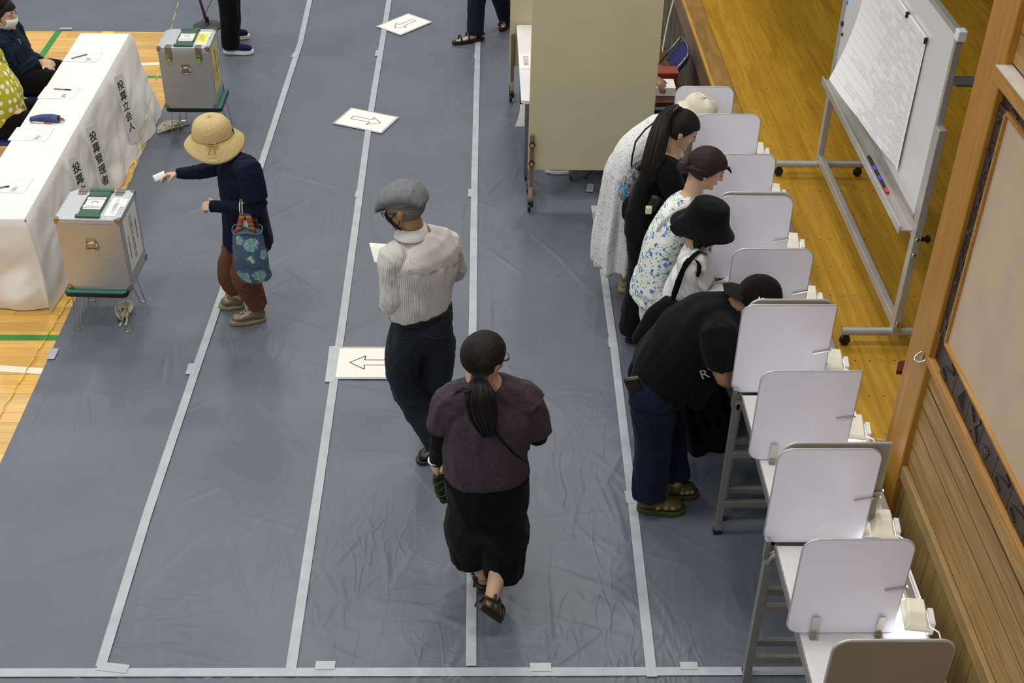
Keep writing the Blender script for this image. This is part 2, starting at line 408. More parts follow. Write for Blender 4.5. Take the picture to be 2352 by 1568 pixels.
for sc_, rt_, kk in (((5.0, 1.3, 1), .25, .035), ((5.0, 1.5, 1), -.5, .035), ((1.5, 6.0, 1), .12, .03)):
    nz_ = n.noise(n.coord('Object', sc_, (0, 0, rt_)), 1.6, 1, .4, .5); cr_ = n.math('SUBTRACT', 1.0, n.math('MINIMUM', n.math('DIVIDE', n.math('ABSOLUTE', n.math('SUBTRACT', nz_, .5)), kk), 1.0))
    mk_ = n.ramp(n.noise(n.coord('Object', (1, .6, 1), (0, 0, rt_*3)), 1.1, 1), [(.50, (0, 0, 0)), (.66, (1, 1, 1))]); hs_.append(n.math('MULTIPLY', cr_, mk_))
hh_ = n.math('ADD', n.math('ADD', hs_[0], hs_[1]), n.math('ADD', hs_[2], n.math('MULTIPLY', n.noise(n.coord('Object', (2.2, 1.0, 1)), 4, 2, .5, .6), .8)))
n.bump(hh_, .26, .006); M_mat = n.m
mat_sheet('floor_mat', -2.67, 1.70, 2.6, 14.0, .0135, 430, 'grey vinyl protective sheet covering the aisle floor under the white tape lines')
mat_sheet('floor_mat', -6.0, -2.68, 11.62, 14.0, .03, 25, 'grey vinyl protective sheet beyond the yellow wood floor, behind the seated woman', False)

# tapes
n = NT('white_tape'); v = n.coord('Object')
n.base(n.ramp(n.noise(v, 9, 4), [(.3, rgb('#a6aab0')), (.7, rgb('#b6babe'))])); n.set(Roughness=.38); n.bump(n.noise(v, 14, 3, .6, 2), .3, .006); M_tape = n.m
n = NT('clear_tape'); v = n.coord('Object')
n.base(n.ramp(n.noise(v, 12, 3), [(.3, rgb('#c2c5cb')), (.7, rgb('#cdd0d4'))])); n.set(Roughness=.3, Alpha=.72); M_clear = n.m
ZT = .0108
def tape(pts, w_, label, name='floor_tape', z=ZT, group='white tape lines on the grey sheet'):
    b = MB(); P = []
    pts = [Vector((p[0], p[1], 0)) for p in pts]
    for i, p in enumerate(pts):
        t = (pts[min(i+1, len(pts)-1)] - pts[max(i-1, 0)]).normalized(); s_ = Vector((t.y, -t.x, 0))
        P.append([(p - s_*w_/2) + Vector((0, 0, z)), (p + s_*w_/2) + Vector((0, 0, z))])
    q = []
    for a, c in zip(P[:-1], P[1:]):
        for k in range(8): q.append([a[i].lerp(c[i], k/8) for i in (0, 1)])
    q.append(P[-1])
    o = b.grid(q).build(name, M_tape, None, solid=.0006); tag(o, label, 'tape', group); return o
def pix(*ps): return [at(*p) for p in ps]
t1 = tape(pix((232, 1533), (340, 1180), (450, 852), (530, 620), (600, 380), (690, 100), (712, 0)) + [Vector((-1.68, 13.8, 0))], .05, 'white tape line along the aisle, leftmost one, passing under the straw hat woman')
t2 = tape(pix((666, 1556), (735, 1100), (790, 720), (850, 270), (894, 0)) + [Vector((-.9, 13.8, 0))], .05, 'white tape line along the aisle under the three arrow sheets')
t3 = tape(pix((1082, 1532), (1085, 800), (1090, 400), (1098, 80), (1101, 0)) + [Vector((.02, 13.8, 0))], .05, 'white tape line along the aisle passing under the woman with the ponytail')
t4 = tape(pix((1497, 1557), (1455, 1180), (1410, 800), (1365, 475)), .05, 'white tape line along the aisle in front of the voters at the desks')
t5 = tape(pix((-60, 1547), (1176, 1545), (1860, 1543)), .05, 'white tape line running across the bottom of the aisle', z=ZT-.0016)
def patch(parent, a, b, w_):
    a, b = at(*a), at(*b); MB().bar((a.x, a.y, ZT+.0012), (b.x, b.y, ZT+.0012), w_, .0005).build('tape_patch', M_clear, parent)
patch(t1, (225, 1532), (295, 1540), .05); patch(t1, (444, 838), (437, 862), .055); patch(t1, (680, 124), (676, 134), .05)
patch(t2, (768, 798), (758, 880), .06); patch(t2, (826, 440), (822, 455), .05); patch(t2, (870, 118), (867, 131), .05)
patch(t3, (1083, 437), (1083, 455), .05); patch(t3, (1096, 124), (1095, 137), .05)
patch(t5, (725, 1531), (770, 1531), .05); patch(t5, (1217, 1535), (1266, 1535), .05); patch(t5, (1562, 1532), (1602, 1532), .045)
patch(t4, (1445, 1130), (1450, 1158), .055); patch(t4, (1405, 778), (1407, 800), .05)
for (a, b), lb in ((((127, 803), (116, 827)), 'clear tape piece holding the sheet edge beside the lower white court line'), (((137, 68), (166, 68)), 'clear tape piece on the sheet edge behind the white table'),
               (((1357, 425), (1354, 443)), 'short tape piece on the grey sheet beside the white dress')):
    a, b = at(*a), at(*b)
    tag(MB().bar((a.x, a.y, .0105), (b.x, b.y, .0105), .05 if a.x > -3 else .04, .0006).build('tape_piece', M_tape), lb, 'tape')
# arrow sheets
M_cream = plain('cream_paper', '#f4f3e8', .55, vary=.012)
def arrow_sheet(c, ang, label):
    t = thing('arrow_sheet', label, 'sign', (c.x, c.y, ZT), 'arrow sheets taped to the floor')
    M = Loc(c.x, c.y, ZT+.001)@Rz(ang)
    MB().cbox((0, 0, 0), (.455, .332, .0008), M).build('clear_film', M_clear, t)
    MB().cbox((0, 0, .0009), (.42, .297, .0008), M).build('sheet', M_cream, t)
    def arrow(s_): return [(-.13, -.026), (.045, -.026), (.04, -.07), (.135, 0), (.04, .07), (.045, .026), (-.13, .026)]
    b = MB(); o_ = arrow(1)
    for p, q in zip(o_, o_[1:]+o_[:1]): b.bar(M@Vector((*p, .0016)), M@Vector((*q, .0016)), .006, .0006)
    b.build('arrow_outline', M_ink, t)
def adir(a, b): d = at(*b)-at(*a); return math.atan2(d.y, d.x)
arrow_sheet(at(776, 836) + Vector((.21, 0, 0)), PI, 'cream sheet with outlined arrow pointing left, behind the man in the flat cap')
arrow_sheet(at(841, 279), adir((803, 272), (872, 286)), 'cream sheet with outlined arrow pointing right, middle of the floor arrows')
arrow_sheet(at(929, 58), adir((951, 47), (905, 66)), 'cream sheet with outlined arrow pointing down left, farthest of the floor arrows')
# ================================================================ voting desks
n = NT('desk_panel'); v = n.coord('Object')
n.base(n.ramp(n.noise(v, 3, 4), [(.3, rgb('#ebebf6')), (.7, rgb('#f1f1fa'))])); n.set(Roughness=.28, Metallic=.0, Specular_IOR_Level=.6); M_panel = n.m
n = NT('desk_panel_unlit'); v = n.coord('Object')
n.base(n.ramp(n.noise(v, 3, 4), [(.3, rgb('#968b79')), (.7, rgb('#a09583'))])); n.set(Roughness=.4, Metallic=.2); M_punlit = n.m
M_rim = plain('rim_silver', '#c4c4c6', .3, .35)
M_deskalu = plain('desk_aluminium', '#9b9b97', .35, .55, vary=.06, scale=30)
M_top = plain('desk_top', '#d6d6d6', .3, .0, vary=.03, scale=30)
M_lampc = plain('lamp_cream', '#ece7d2', .4, vary=.02)
n = NT('lamp_glow'); n.base((1, 1, 1)); n.set(Emission_Color=(.93, .95, 1, 1), Emission_Strength=13.0); M_glow = n.m
ZTAB = .93
def desk(x0, yf, ym, yn, style, label, w_=.42, ztop=1.45, zt=ZTAB, dx=0.0, lamps=True):
    """x0 = left edge of panels, table from x0+.05; yf/ym/yn far, middle, near panel positions"""
    t = thing('voting_desk', label, 'voting desk', ((x0+.3), (yf+yn)/2, 0), 'aluminium voting desks in a row along the stage')
    tx0, tx1 = x0+.055, x0+.56
    MB().box((tx0, yn+.02, zt-.035), (tx1, yf-.02, zt)).build('desk_top', M_top, t, bevel=.003)
    MB().box((tx0-.006, yn+.015, zt-.045), (tx0, yf-.015, zt+.001)).build('front_rail', M_deskalu, t)
    MB().box((tx1-.035, yn+.02, zt), (tx1, yf-.02, zt+.022)).build('back_rail', M_alu, t, bevel=.003)
    for k, yy in enumerate((yf, ym, yn)):
        if yy is None: continue
        rr = .055; h = ztop-zt-.005 + (.0 if k != 1 else -.01)
        cor = (1, 0, 1, 1) if style != 'square' else (1, 0, .12, 1)
        out = rrect(w_, h, rr, 6, cor)
        M = Matrix(((1,0,0,x0+w_/2),(0,0,-1,yy+.004),(0,1,0,zt+.005+h/2),(0,0,0,1)))
        pn = MB().prism(out, .008, M).build('divider_panel', M_panel if k != 2 else [M_panel], t)
        if k == 2:                                         # taupe sheet paints the shade on the near end panel's unlit outer face
            M2 = Matrix(((1,0,0,x0+w_/2),(0,0,-1,yy-.0042),(0,1,0,zt+.005+h/2),(0,0,0,1)))
            MB().prism([(a*.99, b*.99) for a, b in out], .002, M2).build('unlit_outer_face', M_punlit, pn)
        rim = [M@Vector((a, b, .004)) for a, b in out]
        MB().tube(rim, .0048, 6, closed=True).build('panel_rim', M_rim, pn, smooth=True)
        if k == 1:
            for hx in (.14, .86):
                b = MB().cbox((tx0+.0+hx*(w_-.06), yy-.014, zt+.055), (.028, .006, .10)); b.cbox((tx0+hx*(w_-.06), yy-.026, zt+.003), (.034, .03, .004))
                b.tube([(tx0+hx*(w_-.06)-.017, yy-.012, zt+.006), (tx0+hx*(w_-.06)+.017, yy-.012, zt+.006)], .006, 8)
                b.build('hinge', M_steel, pn)
        # corner bracket on the back edge
        bz = zt+.27
        MB().bar((x0+w_-.075, yy-.012, bz-.02), (x0+w_+.01, yy-.012, bz), .012, .006).build('stay_bracket', M_steel, pn)
    MB().bar((x0+w_+.005, yn, zt+.22), (x0+w_+.05, yn+.10, zt+.015), .012, .012).build('stay_bar', M_alu, t)
    for yy in (yf+.0, yn-.0):
        sgn = 1 if yy == yf else -1
        yl = yy-sgn*.03
        for (xx, nm) in ((x0+.03, 'leg'), (x0+.42, 'leg')):
            MB().box((xx-.018, yl-.012, .012), (xx+.018, yl+.012, zt-.04 if style == 'square' else zt-.085)).build(nm, M_deskalu, t, bevel=.002)
            MB().box((xx-.02, yl-.014, .0075), (xx+.02, yl+.014, .035)).build('rubber_foot', M_black, t)
        if style != 'square':
            R = .07
            pth = [(x0+.03, yl, zt-.09), (x0+.03, yl, zt-.085)] + [(x0+.03+R*(1-math.cos(a)), yl, zt-.085-.0+R*math.sin(a)*.8) for a in np.linspace(.2, PI/2, 7)] + [(x0+.42, yl, zt-.029)]
            MB().tube(pth, .02, 10).build('arch_tube', M_deskalu, t, smooth=True)
        else: MB().box((x0+.03, yl-.012, zt-.075), (x0+.42, yl+.012, zt-.036)).build('top_rung', M_deskalu, t)
        for zr in (.22, .56):
            MB().box((x0+.045, yl-.012, zr-.02), (x0+.41, yl+.012, zr+.02)).build('rung', M_deskalu, t, bevel=.002)
        MB().bar((x0+.012, yl, zt-.06), (x0+.012, yl, zt+.05), .02, .028, (0, 1, 0)).build('panel_bracket', M_alu, t, bevel=.002)
    return t
desk(1.212, 3.895, 3.395, 2.905, 'round', 'white voting desk nearest the camera, brown unlit outer panel, no voter standing at it')
desk(1.238, 4.925, 4.427, 3.935, 'square', 'white voting desk with square panel corners used by the man in black cap', .44)
desk(1.275, 5.950, 5.437, 4.970, 'round', 'white voting desk in front of the woman in black bucket hat', .405)
desk(1.29, 6.938, 6.450, 5.995, 'round', 'white voting desk shared by the floral blouse woman and the ponytail woman', .39)
desk(1.24, 7.43, None, 6.985, 'round', 'farthest white voting desk, used by the person in cream hat', .365, 1.40, .90)
# desk lamps
def lamp(px_, py_, label):
    c = at(px_, py_, ZTAB+.115); t = thing('desk_lamp', label, 'lamp', (c.x, c.y, ZTAB), 'cream desk lamps on the voting desks')
    M = Loc(c.x, c.y, ZTAB+.085)@Rz(math.radians(-8))
    def q(w_, l_, z, dx=0): return [M@Vector((sx*w_/2+dx, sy*l_/2, z)) for sx, sy in ((-1,-1),(1,-1),(1,1),(-1,1))]
    vs = q(.098, .150, 0) + q(.098, .150, .010) + q(.080, .132, .018) + [M@Vector(p) for p in ((-.030, -.062, .026), (.034, -.062, .026), (.034, .055, .044), (-.030, .055, .044))]
    vs[8+4:8+4] = []
    mid = [M@Vector(p) for p in ((-.028, -.01, .044), (.036, -.01, .044))]
    fs = [(3,2,1,0)] + [(a+i, a+(i+1) % 4, a+4+(i+1) % 4, a+4+i) for a in (0, 4) for i in range(4)]
    vs2 = vs[:12] + [M@Vector((-.030, -.064, .020)), M@Vector((.034, -.064, .020)), M@Vector((.034, -.012, .044)), M@Vector((-.030, -.012, .044)), M@Vector((.034, .058, .046)), M@Vector((-.030, .058, .046))]
    fs += [(8,9,13,12), (12,13,14,15), (15,14,16,17), (9,10,16,14,13), (10,11,17,16), (11,8,12,15,17)]
    MB().add(vs2, fs).build('lamp_cover', M_lampc, t, bevel=.003)
    MB().cbox((0, 0, -.003), (.07, .12, .004), M).build('lamp_tube', M_glow, t)
    MB().box((.052, -.04, -.05), (.075, .045, .016), M).build('lamp_clamp', M_white, t, bevel=.004)
    p0 = M@Vector((.064, .0, -.05)); MB().tube([p0, (p0.x, p0.y, ZTAB+.022)], .009, 8).build('lamp_stem', M_white, t)
    a = M@Vector((.06, -.045, .0))
    MB().tube([a, a+Vector((.018, -.03, .006)), a+Vector((.024, -.06, -.015)), a+Vector((.022, -.085, -.055)), (a.x+.02, a.y-.09, ZTAB+.02)], .0035, 6).build('lamp_cord', M_white, t, smooth=True)
for (p, lb) in (((2104, 1405), 'cream desk lamp nearest the camera, beside the bare vertical wainscot'), ((2028, 1196), 'cream desk lamp on nearest desk, second lamp from the camera'),
    ((1964, 974), 'cream desk lamp on square cornered desk, just left of the wooden post'), ((1916, 822), 'cream desk lamp beside the whiteboard stand near caster'),
    ((1859, 674), 'cream desk lamp right of the black flat brim cap'), ((1819, 551), 'cream desk lamp level with the black bucket hat'),
    ((1778, 436), 'cream desk lamp just below the whiteboard stand far foot'), ((1741, 340), 'cream desk lamp farthest from the camera on the desks')):
    lamp(*p, lb)
# printed instruction sheets on the desks behind the dividers
for px_, py_, lb in ((2008, 1135, 'instruction sheet on the nearest desk behind its far divider'), (2082, 1345, 'instruction sheet beside the lamp nearest the camera'), (1945, 945, 'instruction sheet beside the lamp left of the wooden post')):
    c = at(px_, py_, ZTAB+.002); t = thing('instruction_sheet', lb, 'paper', (c.x, c.y, ZTAB+.001)); M = Loc(c.x, c.y, ZTAB+.0018)
    MB().cbox((0, 0, 0), (.085, .20, .001), M).build('sheet', M_paper, t)
    b = MB()
    for i in range(7): b.cbox((-.032+.0105*i, .01*((i*7) % 3), .0008), (.003, .13, .0004), M)
    b.build('small_print', plain('sheet_print', '#a9a9ab', .8), t)
# loose cable lying along the desk backs
cb = [at(1985, 1003, .95), at(2010, 1008, .93), at(2030, 1012, .91), at(2045, 1006, .87)]
tag(MB().tube(cb, .004, 6).build('power_cable', M_white, None, True), 'white power cable lying between the desk back and wooden post', 'cable')

# ================================================================ whiteboard on the stage
wb = thing('whiteboard', 'mobile whiteboard in grey aluminium frame standing on the wooden stage', 'whiteboard', (2.18, 6.37, ZS))
M_wbf = plain('whiteboard_frame', '#b5b2aa', .35, .35); M_wbs = plain('whiteboard_steel', '#d9d9d9', .22, vary=.02); M_wbd = plain('whiteboard_dark', '#6d6862', .4, .4)
YN, YF, XB = 5.44, 7.29, 2.18
def legtop(y, z): return z
for yy in (YN, YF):
    MB().tube([(1.905, yy, ZS+.085), (2.47, yy, ZS+.085)], .022, 14).build('base_bar', M_wbf, wb, smooth=True, angle=40)
    for xx in (1.93, 2.44):
        c = MB(); c.lathe([(.004, -.014), (.026, -.012), (.03, 0), (.026, .012), (.004, .014)], 16, Loc(xx, yy, ZS+.031)@Rx(PI/2)); c.box((xx-.014, yy-.018, ZS+.035), (xx+.014, yy+.018, ZS+.066))
        c.build('caster', M_black, wb, smooth=True, angle=40)
    MB().box((XB-.018, yy-.028, ZS+.075), (XB+.018, yy+.028, 2.11)).build('upright', M_wbf, wb, bevel=.002)
MB().box((XB-.018, YN+.028, ZS+.115), (XB+.018, YF-.028, ZS+.165)).build('lower_beam', M_wbf, wb, bevel=.002)
# board plane
def zat(px_, py_): return atx(px_, py_, XB-.02)
zb0, zb1 = 1.60, 2.56
MB().box((XB-.012, YN+.05, zb0), (XB+.012, YF-.03, zb1)).build('board', M_wbs, wb)
for lo, hi in (((XB-.016, YN+.045, zb1-.012), (XB+.016, YF-.025, zb1+.012)), ((XB-.016, YN+.045, zb0-.012), (XB+.016, YF-.025, zb0+.014))):
    MB().box(lo, hi).build('board_rail', M_wbf, wb, bevel=.002)
for yy in (YN+.042, YF-.022): MB().box((XB-.016, yy-.014, zb0-.01), (XB+.016, yy+.014, zb1+.012)).build('board_stile', M_wbf, wb, bevel=.002)
for yy, zz in ((YN+.03, zb1), (YF-.02, zb1)): MB().cbox((XB, yy, zz), (.042, .05, .05)).build('corner_cap', M_white, wb, bevel=.004)
MB().box((XB-.075, YN+.03, zb0-.075), (XB-.012, YF-.03, zb0-.067)).build('pen_tray', M_wbf, wb)
MB().box((XB-.082, YN+.03, zb0-.09), (XB-.072, YF-.03, zb0-.045)).build('tray_lip', M_wbf, wb, bevel=.002)
MB().box((XB-.014, YN+.02, zb0-.10), (XB+.014, YF-.02, zb0-.02)).build('cross_beam', M_wbf, wb, bevel=.002)
for zz in (1.42, 1.51, ZS+.13, ZS+.15):
    MB().ell((XB, YN-.029, zz), (.012, .005, .012)).build('bolt', M_steel, wb, smooth=True)
MB().lathe([(.012, 0), (.012, .03), (.02, .034), (.02, .05), (.004, .052)], 12, Loc(XB+.02, YN, 1.5)@Ry(PI/2)).build('tilt_knob', M_black, wb)
# markers, magnets
def marker(px_, py_, cap, label):
    p = atx(px_, py_, XB-.045); c = Vector((XB-.045, p.y, zb0-.059))
    t = thing('marker_pen', label, 'marker', c, 'markers on the whiteboard tray')
    MB().tube([c+Vector((0, -.03, 0)), c+Vector((0, .085, 0))], .0085, 10).build('barrel', M_black, t, smooth=True, angle=40)
    MB().tube([c+Vector((0, -.075, 0)), c+Vector((0, -.03, 0))], .0095, 10).build('cap', plain('cap_'+cap.strip('#'), cap, .35), t, smooth=True, angle=40)
marker(2042, 374, '#d5321c', 'black marker with red cap on the whiteboard tray'); marker(2027, 348, '#3c3ccf', 'marker with blue cap lying near the red capped marker'); marker(2015, 324, '#4a4adf', 'marker with blue cap nearest the paper on the tray')
def boardpt(px_, py_): return atx(px_, py_, XB-.0125)
for px_, py_, colr, r_, lb in ((1947, 5, '#4a83d6', .012, 'small blue square magnet on the whiteboard'), (1936, 54, '#2c2a28', .017, 'dark round clip magnet on the whiteboard edge'), (1936, 79, '#151515', .009, 'small black dot magnet low on the whiteboard edge')):
    p = boardpt(px_, py_)
    tag(MB().lathe([(r_, 0), (r_, .008), (r_*.7, .011)], 14, Matrix.Translation(p)@Ry(-PI/2)).build('magnet', plain('mag'+colr.strip('#'), colr, .35), None), lb, 'magnet')
# big paper list
n = NT('candidate_list'); uv = n.t.nodes.new('ShaderNodeUVMap'); sp = n.t.nodes.new('ShaderNodeSeparateXYZ'); n.l(uv.outputs[0], sp.inputs[0])
U, V = sp.outputs[0], sp.outputs[1]
row_ = n.math('FRACT', n.math('MULTIPLY', V, 15.0)); line = n.math('LESS_THAN', row_, .05)
rowid = n.math('FLOOR', n.math('MULTIPLY', V, 15.0))
wn = n.t.nodes.new('ShaderNodeTexWhiteNoise'); wn.noise_dimensions = '1D'; n.l(rowid, wn.inputs['W'])
reach = n.math('ADD', n.math('MULTIPLY', wn.outputs[0], .5), .12)
cmb = n.t.nodes.new('ShaderNodeCombineXYZ'); n.l(n.math('MULTIPLY', U, 130.0), cmb.inputs[0]); n.l(n.math('MULTIPLY', V, 165.0), cmb.inputs[1])
nz = n.noise(cmb.outputs[0], 1.0, 2); fr = n.math('FRACT', n.math('MULTIPLY', V, 75.0)); fu = n.math('FRACT', n.math('MULTIPLY', U, 48.0))
ch = n.math('MULTIPLY', n.math('GREATER_THAN', nz, .50), n.math('MULTIPLY', n.math('LESS_THAN', fr, .55), n.math('LESS_THAN', fu, .72)))
blk = n.t.nodes.new('ShaderNodeCombineXYZ'); n.l(n.math('FLOOR', n.math('MULTIPLY', U, 14.0)), blk.inputs[0]); n.l(n.math('FLOOR', n.math('MULTIPLY', V, 30.0)), blk.inputs[1])
wn2 = n.t.nodes.new('ShaderNodeTexWhiteNoise'); n.l(blk.outputs[0], wn2.inputs['Vector']); ch = n.math('MULTIPLY', ch, n.math('GREATER_THAN', wn2.outputs[0], .22))
ch = n.math('MULTIPLY', ch, n.math('GREATER_THAN', U, reach)); ch = n.math('MULTIPLY', ch, n.math('MULTIPLY', n.math('LESS_THAN', U, .97), n.math('LESS_THAN', V, .955)))
ink = n.math('MAXIMUM', n.math('MULTIPLY', ch, .58), n.math('MULTIPLY', line, .35))
n.base(n.mix(ink, rgb('#eeeeec'), rgb('#3c3c3c'))); n.set(Roughness=.6); M_list = n.m
p_tr, p_br = boardpt(2132, 90), boardpt(2068, 398)
yl0 = p_tr.y; yl1 = 6.93
ztop_, zbot = 2.39, p_br.z
me_pts = []; NUU, NVV = 34, 30
for j in range(NVV+1):
    r_ = []
    for i in range(NUU+1):
        u, v_ = i/NUU, j/NVV                                # u from far edge to near edge, v from bottom to top
        yy = yl1 + (yl0-yl1)*u; zz = zbot + (ztop_-zbot)*v_
        curl = .115*max(0, 1-v_*1.3)**1.8*max(0, 1-u*1.05)**.9
        xx = XB-.016 - curl - .012*abs(math.sin(u*7+v_*2))*(1-v_)*.5 - .004
        zz += curl*.10
        r_.append((xx, yy, zz))
    me_pts.append(r_)
b = MB().grid(me_pts); o = b.build('list_poster', M_list, None, True)
uvl = o.data.uv_layers.new(name='UVMap')
for lp in o.data.loops:
    k = lp.vertex_index; uvl.data[lp.index].uv = ((k % (NUU+1))/NUU, (k//(NUU+1))/NVV)
tag(o, 'large white printed list hanging and curling on the whiteboard', 'poster')
for a, b_, lb in ((yl0, yl0+.28, 'white magnetic bar at the near top corner of the printed list'), (yl0+.33, yl0+.75, 'white magnetic bar along the top of the printed list, farther one')):
    t = thing('magnet_bar', lb, 'magnet', (XB-.02, (a+b_)/2, ztop_), 'magnetic bars holding the list')
    MB().box((XB-.032, a, ztop_-.022), (XB-.018, b_, ztop_+.012)).build('bar', M_white, t, bevel=.002)
    MB().box((XB-.033, a-.008, ztop_-.02), (XB-.018, a, ztop_+.01)).build('end_cap', M_black, t)
tr = at(2215, 186, ZS+.01)
t = thing('grey_tray', 'grey shallow plate lying on stage floor behind the post', 'tray', (tr.x, tr.y, ZS))
MB().prism([(a*1.0, b_) for a, b_ in rrect(.2, .16, .03, 3)], .012, Loc(tr.x, tr.y, ZS)).build('plate', plain('tray_grey', '#5a5955', .6), t)
MB().tube([Loc(tr.x, tr.y, ZS+.013)@Vector((a*.93, b_*.93, 0)) for a, b_ in rrect(.2, .16, .03, 3)], .004, 5, closed=True).build('rim', plain('tray_grey', '#5a5955', .6), t)
tq = at(2072, 856, ZS)
t = thing('gold_cord_tassel', 'maroon cloth corner with gold braid peeking out behind wooden post', 'tassel', (tq.x-.005, tq.y+.02, ZS))
MB().prism([(-.03, -.03), (.06, -.03), (.06, .07), (.0, .05)], .02, Loc(tq.x-.005, tq.y+.02, ZS)).build('cloth', plain('maroon', '#5a1414', .8), t)
MB().tube([(tq.x+.005, tq.y-.02, ZS+.022), (tq.x+.025, tq.y+.0, ZS+.024), (tq.x+.05, tq.y+.05, ZS+.022)], .008, 7).build('braid', plain('gold', '#c99a2c', .5, .3), t)
# ================================================================ white table with signs
XT0, XT1, YT0, YT1, ZTB = -3.225, -2.795, 6.915, 9.89, .70
n = NT('table_cloth'); v = n.coord('Object')
n.base(n.ramp(n.noise(v, 2, 3), [(.3, rgb('#e9e7e2')), (.7, rgb('#f1efea'))])); n.set(Roughness=.85, Sheen_Weight=.2); n.bump(n.noise(v, 260, 2), .08, .002); M_cloth = n.m
per = []
L1, L2 = XT1-XT0, YT1-YT0; R = .035
def perim(s_):                                              # walk: near-left -> near-right -> far-right -> far-left -> back
    segs = [(Vector((XT0, YT0, 0)), Vector((XT1, YT0, 0)), Vector((0, -1, 0))), (Vector((XT1, YT0, 0)), Vector((XT1, YT1, 0)), Vector((1, 0, 0))),
            (Vector((XT1, YT1, 0)), Vector((XT0, YT1, 0)), Vector((0, 1, 0))), (Vector((XT0, YT1, 0)), Vector((XT0, YT0, 0)), Vector((-1, 0, 0)))]
    for a, b, nn in segs:
        L = (b-a).length
        if s_ <= L: return a.lerp(b, s_/L), nn, s_/L
        s_ -= L
    return segs[0][0], segs[0][2], 0
tot = 2*(L1+L2); NS, NTT = 420, 26
P = []
for i in range(NS+1):
    s_ = tot*i/NS % tot; p, nn, u = perim(s_)
    # rounded normals near corners
    col = []
    for j in range(NTT+1):
        t = j/NTT; z = ZTB*(1-t) + .006
        nz_ = noise.noise(Vector((s_*1.4, t*1.2, 3)))*.045 + noise.noise(Vector((s_*4+2*t, t*3.0, 7)))*.028 + .012*math.sin(s_*14+3*t+1.5*math.sin(s_*2.3))
        cr = .02*abs(noise.noise(Vector((s_*5+t*5, t*3-s_*2, 1))))
        fl_ = .0
        if nn.x > .5: fl_ =  .10*t*max(0, u-.25)**1.2 + (.035*t if u > .3 else .035*t) + .05*t**3*max(0, math.sin((u-.55)*PI/.45)) if u > .55 else .035*t
        if nn.y < -.5: fl_ = -.06*t + .02*math.sin(t*9)*t
        d = fl_ + (nz_+cr)*min(1, t*1.6) - .004
        if t < .08: d = -.02*(1-t/.08)**2 + d*t/.08
        q = p + nn*d; col.append((q.x, q.y, z - (.0 if t > .02 else 0)))
    P.append(col)
b = MB(); b.grid(P)
top = []
NXX, NYY = 8, 40
for i in range(NYY+1):
    top.append([(XT0+.02+(L1-.04)*k/NXX, YT0+.02+(L2-.04)*i/NYY, ZTB+.006+.0012*noise.noise(Vector((k*.7, i*.5, 2)))) for k in range(NXX+1)])
b.grid(top)
tc_ = b.build('table_cloth', M_cloth, None, True); tag(tc_, 'white cloth draped to the floor over the long officials table', 'tablecloth')
M_sign = plain('sign_paper', '#e4e3e0', .7, vary=.02)
for (px_, py_), (qx, qy), txt, lb in (((256, 180), (290, 325), '投\n票\n立\n会\n人', 'white vertical paper sign on tablecloth reading 投票立会人, far end of the table'), ((186, 297), (224, 450), '投\n票\n管\n理\n者', 'white vertical paper sign on tablecloth reading 投票管理者'),
        ((137, 368), (175, 520), '投\n票\n立\n会\n人', 'white vertical paper sign on tablecloth half hidden by the ballot box')):
    a = at(px_, py_, .655)
    yy = a.y; xf = XT1+.075; t = thing('paper_sign', lb, 'sign', (xf, yy, .40), 'vertical name signs hung on the tablecloth')
    M = Loc(xf, yy, .40)@Rz(math.radians(-24))@Matrix(((0, -.10, .995, 0), (1, 0, 0, 0), (0, .995, .10, 0), (0, 0, 0, 1)))
    MB().cbox((0, 0, 0), (.105, .56, .0012), M).build('sheet', M_sign, t)
    text(txt, .078, M@Loc(0, .02, .0016), M_ink, t, 'lettering', line=1.10, bold=.001)
# papers, pens, pencil case
M_doc = plain('document', '#f3f2ee', .7, vary=.01); M_faint = plain('faint_print', '#d9d7d1', .8); M_dark = plain('dark_print', '#8d8a86', .8)
def doc(c, ang, label):
    t = thing('document', label, 'paper', c, 'documents on the officials table'); M = Matrix.Translation(c)@Rz(ang)
    MB().cbox((0, 0, .0012), (.262, .20, .0006), M).build('sheet', M_doc, t)
    b = MB()
    for i in range(4): b.cbox((0, .09-.018*i, .0021), (.26, .0016, .0004), M)
    for i in range(12): b.cbox((-.13+.0236*i, .063, .0021), (.0012, .055, .0004), M)
    for i in range(5): b.cbox((rng.uniform(-.06, .1), -.005-.018*i, .0021), (rng.uniform(.03, .1), .004, .0004), M)
    b.build('faint_printing', M_faint, t)
    b = MB()
    for i in range(5): b.cbox((.055+rng.uniform(-.01, .01), -.03-.012*i, .0022), (.03, .006, .0004), M)
    b.build('dark_printing', M_dark, t)
ZC = ZTB+.0075
docs = [((185, 130), 'printed document with a steel pen on the far end of the white table'), ((130, 213), 'printed document with a black grip pen, second from the far end'), ((66, 308), 'printed document beside the blue pencil case'), ((14, 425), 'printed document with a black pen at the left picture edge')]
for (px_, py_), lb in docs: doc(at(px_+6, py_, ZC), -.03, lb)
def pen(a, b_, mats, label, r_=.0045):
    a, b_ = at(*a, ZC+.007), at(*b_, ZC+.007); t = thing('pen', label, 'pen', (a+b_)/2-Vector((0, 0, .006)), 'pens on the officials table'); d = b_-a
    MB().tube([a, a+d*.62], r_, 8).build('barrel', mats[0], t, smooth=True, angle=40)
    MB().tube([a+d*.62, a+d*.95, b_], [r_*1.15, r_*1.15, .001], 8).build('grip', mats[1], t, smooth=True, angle=40)
    MB().box((-.0015, 0, r_), (.0015, .05, r_+.003), frame(a, (d.y, -d.x, 0), (0, 0, 1))).build('clip', M_steel, t)
M_pgrey = plain('pen_grey', '#8d8d8d', .3, .6)
